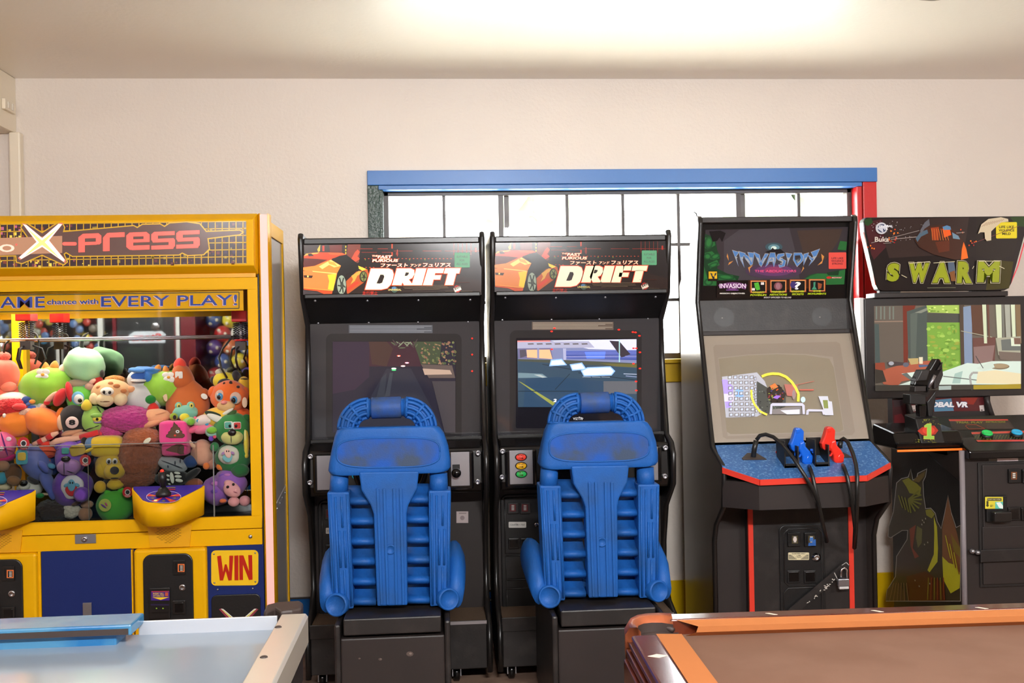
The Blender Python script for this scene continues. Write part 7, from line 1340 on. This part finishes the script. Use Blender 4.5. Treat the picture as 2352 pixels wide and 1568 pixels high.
# ================================================================== air hockey table at the lower left
ah = thing('air_hockey_table', 'air hockey table with a pale blue playing surface and silver rails at the lower left', 'game table', (-1.4, -3.2, 0))
K = lambda mb, n, p=ah, **k: mb.build(n, p, **k)
ZR = .82; XA, XB = -.418, -.340; YB_ = -2.60; AX0, AY0 = -2.4, -4.6
yb1 = atz(400, 1447, .792).y
K(MB().box(AX0, XA, AY0, yb1, .74, .785, 'ice'), 'playing_surface')
K(MB().box(AX0 + .08, XB - .07, AY0 + .08, YB_ - .07, .5, .74, 'base_blue'), 'cabinet', bevel=.01)
K(MB().box(AX0, XB - .012, AY0, YB_ - .012, .66, .74, 'black_worn'), 'skirt')
K(MB().prism([(XA, AY0, .786), (XA + .012, AY0, ZR), (XB - .006, AY0, ZR), (XB, AY0, ZR - .008), (XB, AY0, .745), (XA, AY0, .745)], (0, YB_ + .012 - AY0, 0), 'rail_silver'), 'side_rail', bevel=.002)
xg = at(312, 1430, -2.62).x
K(MB().prism([(xg, yb1, .786), (xg, yb1 + .003, ZR - .014), (xg, yb1 + .012, ZR - .004), (xg, YB_, ZR), (xg, YB_, .745), (xg, yb1, .745)], (XA - xg + .002, 0, 0), 'rail_white'), 'end_rail', bevel=.002)
gy0 = atz(150, 1440, .838).y
K(MB().box(AX0, xg + .012, gy0, YB_ + .01, .812, .838, 'goal_blue').box(AX0, xg - .03, gy0 + .02, YB_, .755, .812, 'goal_blue'), 'goal_box', bevel=.004)
K(MB().box(AX0, xg + .005, gy0 - .003, gy0 + .004, .815, .829, 'rubber'), 'goal_bumper')
a = atz(608, 1420, ZR); b = atz(697, 1416, ZR)
cap = [atz(x, y, ZR - .03) for x, y in ((606, 1436), (612, 1420), (640, 1413), (690, 1410), (697, 1416), (693, 1428), (672, 1433), (645, 1436), (632, 1428), (612, 1438))]
K(MB().prism([V((p.x, p.y, ZR - .035)) for p in cap], (0, 0, .042), 'rubber'), 'corner_cap', bevel=.006)
for px, py in ((639, 1440), (606, 1509)):
    K(MB().ell(atz(px, py, ZR), (.009, .009, .004), 'bronze', nu=12, nv=6), 'screw')
for x, y in ((AX0 + .2, YB_ - .25), (XB - .25, YB_ - .25), (AX0 + .2, AY0 + .25), (XB - .25, AY0 + .25)): K(MB().box(x - .07, x + .07, y - .07, y + .07, 0, .5, 'black_worn'), 'leg', bevel=.01)

# ================================================================== pool table at the lower right
pt = thing('pool_table', 'pool table with tan cloth, orange cushions and dark wooden rails at the lower right', 'game table', (1.9, -3.4, 0))
c0 = atz(1499, 1443, .82); yawp = -math.radians(1.6)
def PT(x, y, z): return V((c0.x + x * math.cos(yawp) - y * math.sin(yawp), c0.y + x * math.sin(yawp) + y * math.cos(yawp), z))
def plank(mb, x0, x1, y0, y1, z0, z1, k):
    mb.prism([PT(x0, y0, z1), PT(x1, y0, z1), PT(x1, y1, z1), PT(x0, y1, z1)], (0, 0, z0 - z1), k); return mb
K = lambda mb, n, p=pt, **k: mb.build(n, p, **k)
inv_ = lambda v: ((v.x - c0.x) * math.cos(yawp) + (v.y - c0.y) * math.sin(yawp), -(v.x - c0.x) * math.sin(yawp) + (v.y - c0.y) * math.cos(yawp))
by = inv_(atz(1760, 1404, .82))[1]; cy_ = inv_(atz(1760, 1417, .82))[1]; ny = cy_ - .034
nx_ = inv_(atz(1600, 1515, .80))[0]; wx_ = inv_(atz(1475, 1505, .82))[0]
LX, LY = 2.5, -1.25
K(plank(MB(), -.0, LX, LY, cy_, .70, .785, 'cloth'), 'bed_cloth')
def cushion(p0, p1, p2, p3, n): K(MB().add([p0 + V((0, 0, .82)), p1 + V((0, 0, .82)), p2 + V((0, 0, .813)), p3 + V((0, 0, .813)), p3 * .9 + p0 * .1 + V((0, 0, .798)), p2 * .9 + p1 * .1 + V((0, 0, .798)), p0 * .8 + p3 * .2 + V((0, 0, .78)), p1 * .8 + p2 * .2 + V((0, 0, .78))], [(0, 1, 2, 3), (3, 2, 5, 4), (4, 5, 7, 6)], 'cushion', False), n)
f = lambda x, y: PT(x, y, 0)
cushion(f(.07, cy_), f(LX, cy_), f(LX, ny), f(.115, ny), 'end_cushion')
cushion(f(0, LY), f(0, cy_ - .105), f(nx_, ny - .055), f(nx_, LY), 'side_cushion')
o = K(plank(MB(), .055, LX, cy_, by, .74, .822, 'mahogany'), 'end_rail', bevel=.004)
K(plank(MB(), wx_, 0, LY, cy_ - .115, .74, .822, 'mahogany'), 'side_rail', bevel=.006)
m = MB()
for i, (dx, z1, z0) in enumerate(((.006, .806, .795), (.012, .79, .772), (.018, .768, .66))): plank(m, wx_ - dx, wx_ + .02, LY, cy_ - .115, z0, z1, 'mahogany')
K(m, 'side_apron', bevel=.002); K(plank(MB(), .05, LX, by - .02, by + .012, .62, .80, 'mahogany'), 'end_apron', bevel=.004)
K(plank(MB(), .0, LX - .1, LY + .1, by - .08, .42, .70, 'mahogany'), 'table_body', bevel=.01)
for x in (.15, 2.2):
    for y in (LY + .2, by - .3): p = PT(x, y, 0); K(MB().disc((p.x, p.y, 0), (0, 0, 1), [(0, 0), (.06, 0), (.07, .03), (.055, .1), (.075, .25), (.085, .42), (0, .42)], 'mahogany', 20), 'leg')
# leather pocket rim at the far left corner
rim = [(1436, 1450), (1434, 1436), (1441, 1424), (1458, 1415), (1480, 1411), (1510, 1409), (1540, 1409)]
rp = [atz(x, y, .822) for x, y in rim]; inn = [atz(x, y, .822) for x, y in ((1472, 1441), (1464, 1434), (1466, 1427), (1478, 1422), (1496, 1420), (1520, 1420), (1546, 1424))]
vs = []; fs = []
for i, (a, b) in enumerate(zip(rp, inn)): vs += [V((a.x, a.y, .76)), V((a.x, a.y, .815)), a * .7 + b * .3 + V((0, 0, .006)), a * .25 + b * .75 + V((0, 0, .003)), V((b.x, b.y, .812)), V((b.x, b.y, .72))]
for i in range(len(rp) - 1):
    for j in range(4): fs.append((i * 6 + j, i * 6 + j + 1, (i + 1) * 6 + j + 1, (i + 1) * 6 + j))
ln = MB().add(vs, [(i * 6 + 4, i * 6 + 5, (i + 1) * 6 + 5, (i + 1) * 6 + 4) for i in range(len(rp) - 1)], 'rubber', True)
fs += [(0, 1, 2, 3, 4, 5), tuple(range((len(rp) - 1) * 6 + 5, (len(rp) - 1) * 6 - 1, -1))]
K(MB().add(vs, fs, 'leather', True), 'pocket_rim'); K(ln, 'pocket_liner')
pc_ = atz(1506, 1438, .80); K(MB().disc((pc_.x, pc_.y, .60), (0, 0, 1), [(0, 0), (.04, 0), (.052, .06), (.056, .19)], 'rubber', 20), 'pocket')
K(MB().tube([atz(x, y, .80) for x, y in ((1474, 1440), (1492, 1432), (1520, 1436), (1546, 1446))], .006, 'rubber', 8), 'pocket_lip')
for px, py in ((1772, 1409.5), (2015, 1403), (2255, 1396)):
    x, y = inv_(atz(px, py, .822)); K(MB().prism([PT(x - .013, y + .008, .8226), PT(x - .003, y + .008, .8226), PT(x + .013, y - .008, .8226), PT(x + .003, y - .008, .8226)], (0, 0, -.003), 'ivory'), 'rail_sight')
x, y = inv_(atz(1511, 1506, .822)); K(MB().prism([PT(x - .022, y, .8226), PT(x, y + .012, .8226), PT(x + .022, y, .8226), PT(x, y - .012, .8226)], (0, 0, -.003), 'ivory'), 'rail_sight')

# ================================================================== the far side of the room, seen only in the mirror of the claw machine and in the glass
mat('maroon', (110, 24, 34), rough=.35); mat('dim_dark', (44, 44, 46), rough=.3)
pcab = thing('prize_cabinet', 'aluminium framed prize cabinet with toys, reflected in the claw machine mirror', 'cabinet', (-4.6, -8.4, 0))
MB().box(-5.4, -3.95, -8.9, -8.8, 0, 2.5, 'dim_dark').build('back', pcab); MB().box(-5.4, -3.95, -8.85, -8.1, 0, 1.0, 'dim_dark').build('base', pcab, bevel=.01)
for x in (-5.38, -4.92, -4.45, -3.97): MB().box(x - .03, x + .03, -8.14, -8.08, 0, 2.5, 'white_metal').build('post', pcab)
for i, (x, cc) in enumerate(((-5.15, (90, 130, 70)), (-4.68, (90, 150, 190)), (-4.2, (120, 110, 100)))):
    m = MB()
    for j in range(26): m.ell((x + random.uniform(-.18, .18), -8.3 + random.uniform(-.05, .05), 1.75 + random.uniform(-.25, .4)), (.05, .02, .05), flatmat(random.choice((cc, (180, 70, 60), (200, 180, 70), (90, 120, 170), (160, 160, 150)))), nu=8, nv=5)
    o = m.build('toy_card', pcab); o['kind'] = 'stuff'
pin = thing('pinball_machine', 'dark pinball machine, reflected in the claw machine mirror', 'arcade machine', (-3.2, -8.0, 0))
MB().box(-3.82, -3.14, -8.6, -8.2, 1.2, 2.3, 'dim_dark').build('backbox', pin, bevel=.01); MB().box(-3.72, -3.24, -8.2, -7.0, .6, 1.0, 'dim_dark').build('playfield_cabinet', pin, bevel=.01)
for x in (-3.68, -3.28):
    for y in (-8.1, -7.1): MB().box(x - .03, x + .03, y - .03, y + .03, 0, .6, 'chrome').build('leg', pin)
MB().box(-3.86, -3.82, -8.6, -8.18, 1.1, 2.35, 'maroon').box(-3.14, -3.10, -8.6, -8.18, 1.1, 2.35, 'maroon').build('side_rail', pin)
d = ray(338, 774); kx, kz = d.x / d.y * 12.22, CAM.z + d.z / d.y * 12.22
vs, fs = text_geo('Stern', .04)
m = MB().prism([(kx + dx_, -8.19, kz + dz_) for dx_, dz_ in ((-.21, -.07), (.21, -.07), (.22, .03), (.17, .07), (-.15, .07), (-.22, .02))], (0, -.008, 0), flatmat((200, 206, 216), .2))
m.add([(kx + .17 - u_ * .34, -8.187, kz - .045 + v_ * .09) for u_, v_ in vs], fs, flatmat((196, 40, 36), .3)); m.ell((kx + .10, -8.185, kz + .12), (.055, .012, .055), 'chrome', nu=14, nv=8)
m.build('logo_sign', pin)
bc = thing('ball_crane', 'red ball crane machine full of play balls, reflected in the claw machine mirror', 'arcade machine', (-2.2, -8.3, 0))
MB().box(-3.02, -1.9, -8.9, -8.75, 0, 2.3, 'dim_dark').build('back', bc); MB().box(-3.02, -1.9, -8.75, -8.0, 0, 1.05, 'maroon').build('base', bc, bevel=.01); MB().box(-3.02, -2.85, -8.75, -8.0, 1.05, 2.3, 'maroon').build('side', bc); MB().box(-3.07, -3.03, -8.04, -7.98, .4, 2.4, 'white_metal').build('corner_post', bc)
for i in range(18):
    cc = ((190, 40, 40), (236, 232, 226), (90, 70, 150), (206, 110, 60), (60, 90, 160), (220, 200, 60))[i % 6]; r_ = .10
    x, z = -2.72 + (i % 4) * .2 + (.1 if (i // 4) % 2 else 0), 1.15 + (i // 4) * .17
    m = MB(); m.ell((x, -8.4, z), (r_, r_, r_), flatmat(cc), nu=18, nv=12)
    for a_ in range(3): m.ell((x + .05 * math.cos(a_ * 2.1), -8.4 + r_ * .86, z + .05 * math.sin(a_ * 2.1)), (.022, .012, .022), flatmat((40, 40, 44) if i % 6 == 1 else (230, 220, 200)), nu=8, nv=5)
    m.build('play_ball', bc)
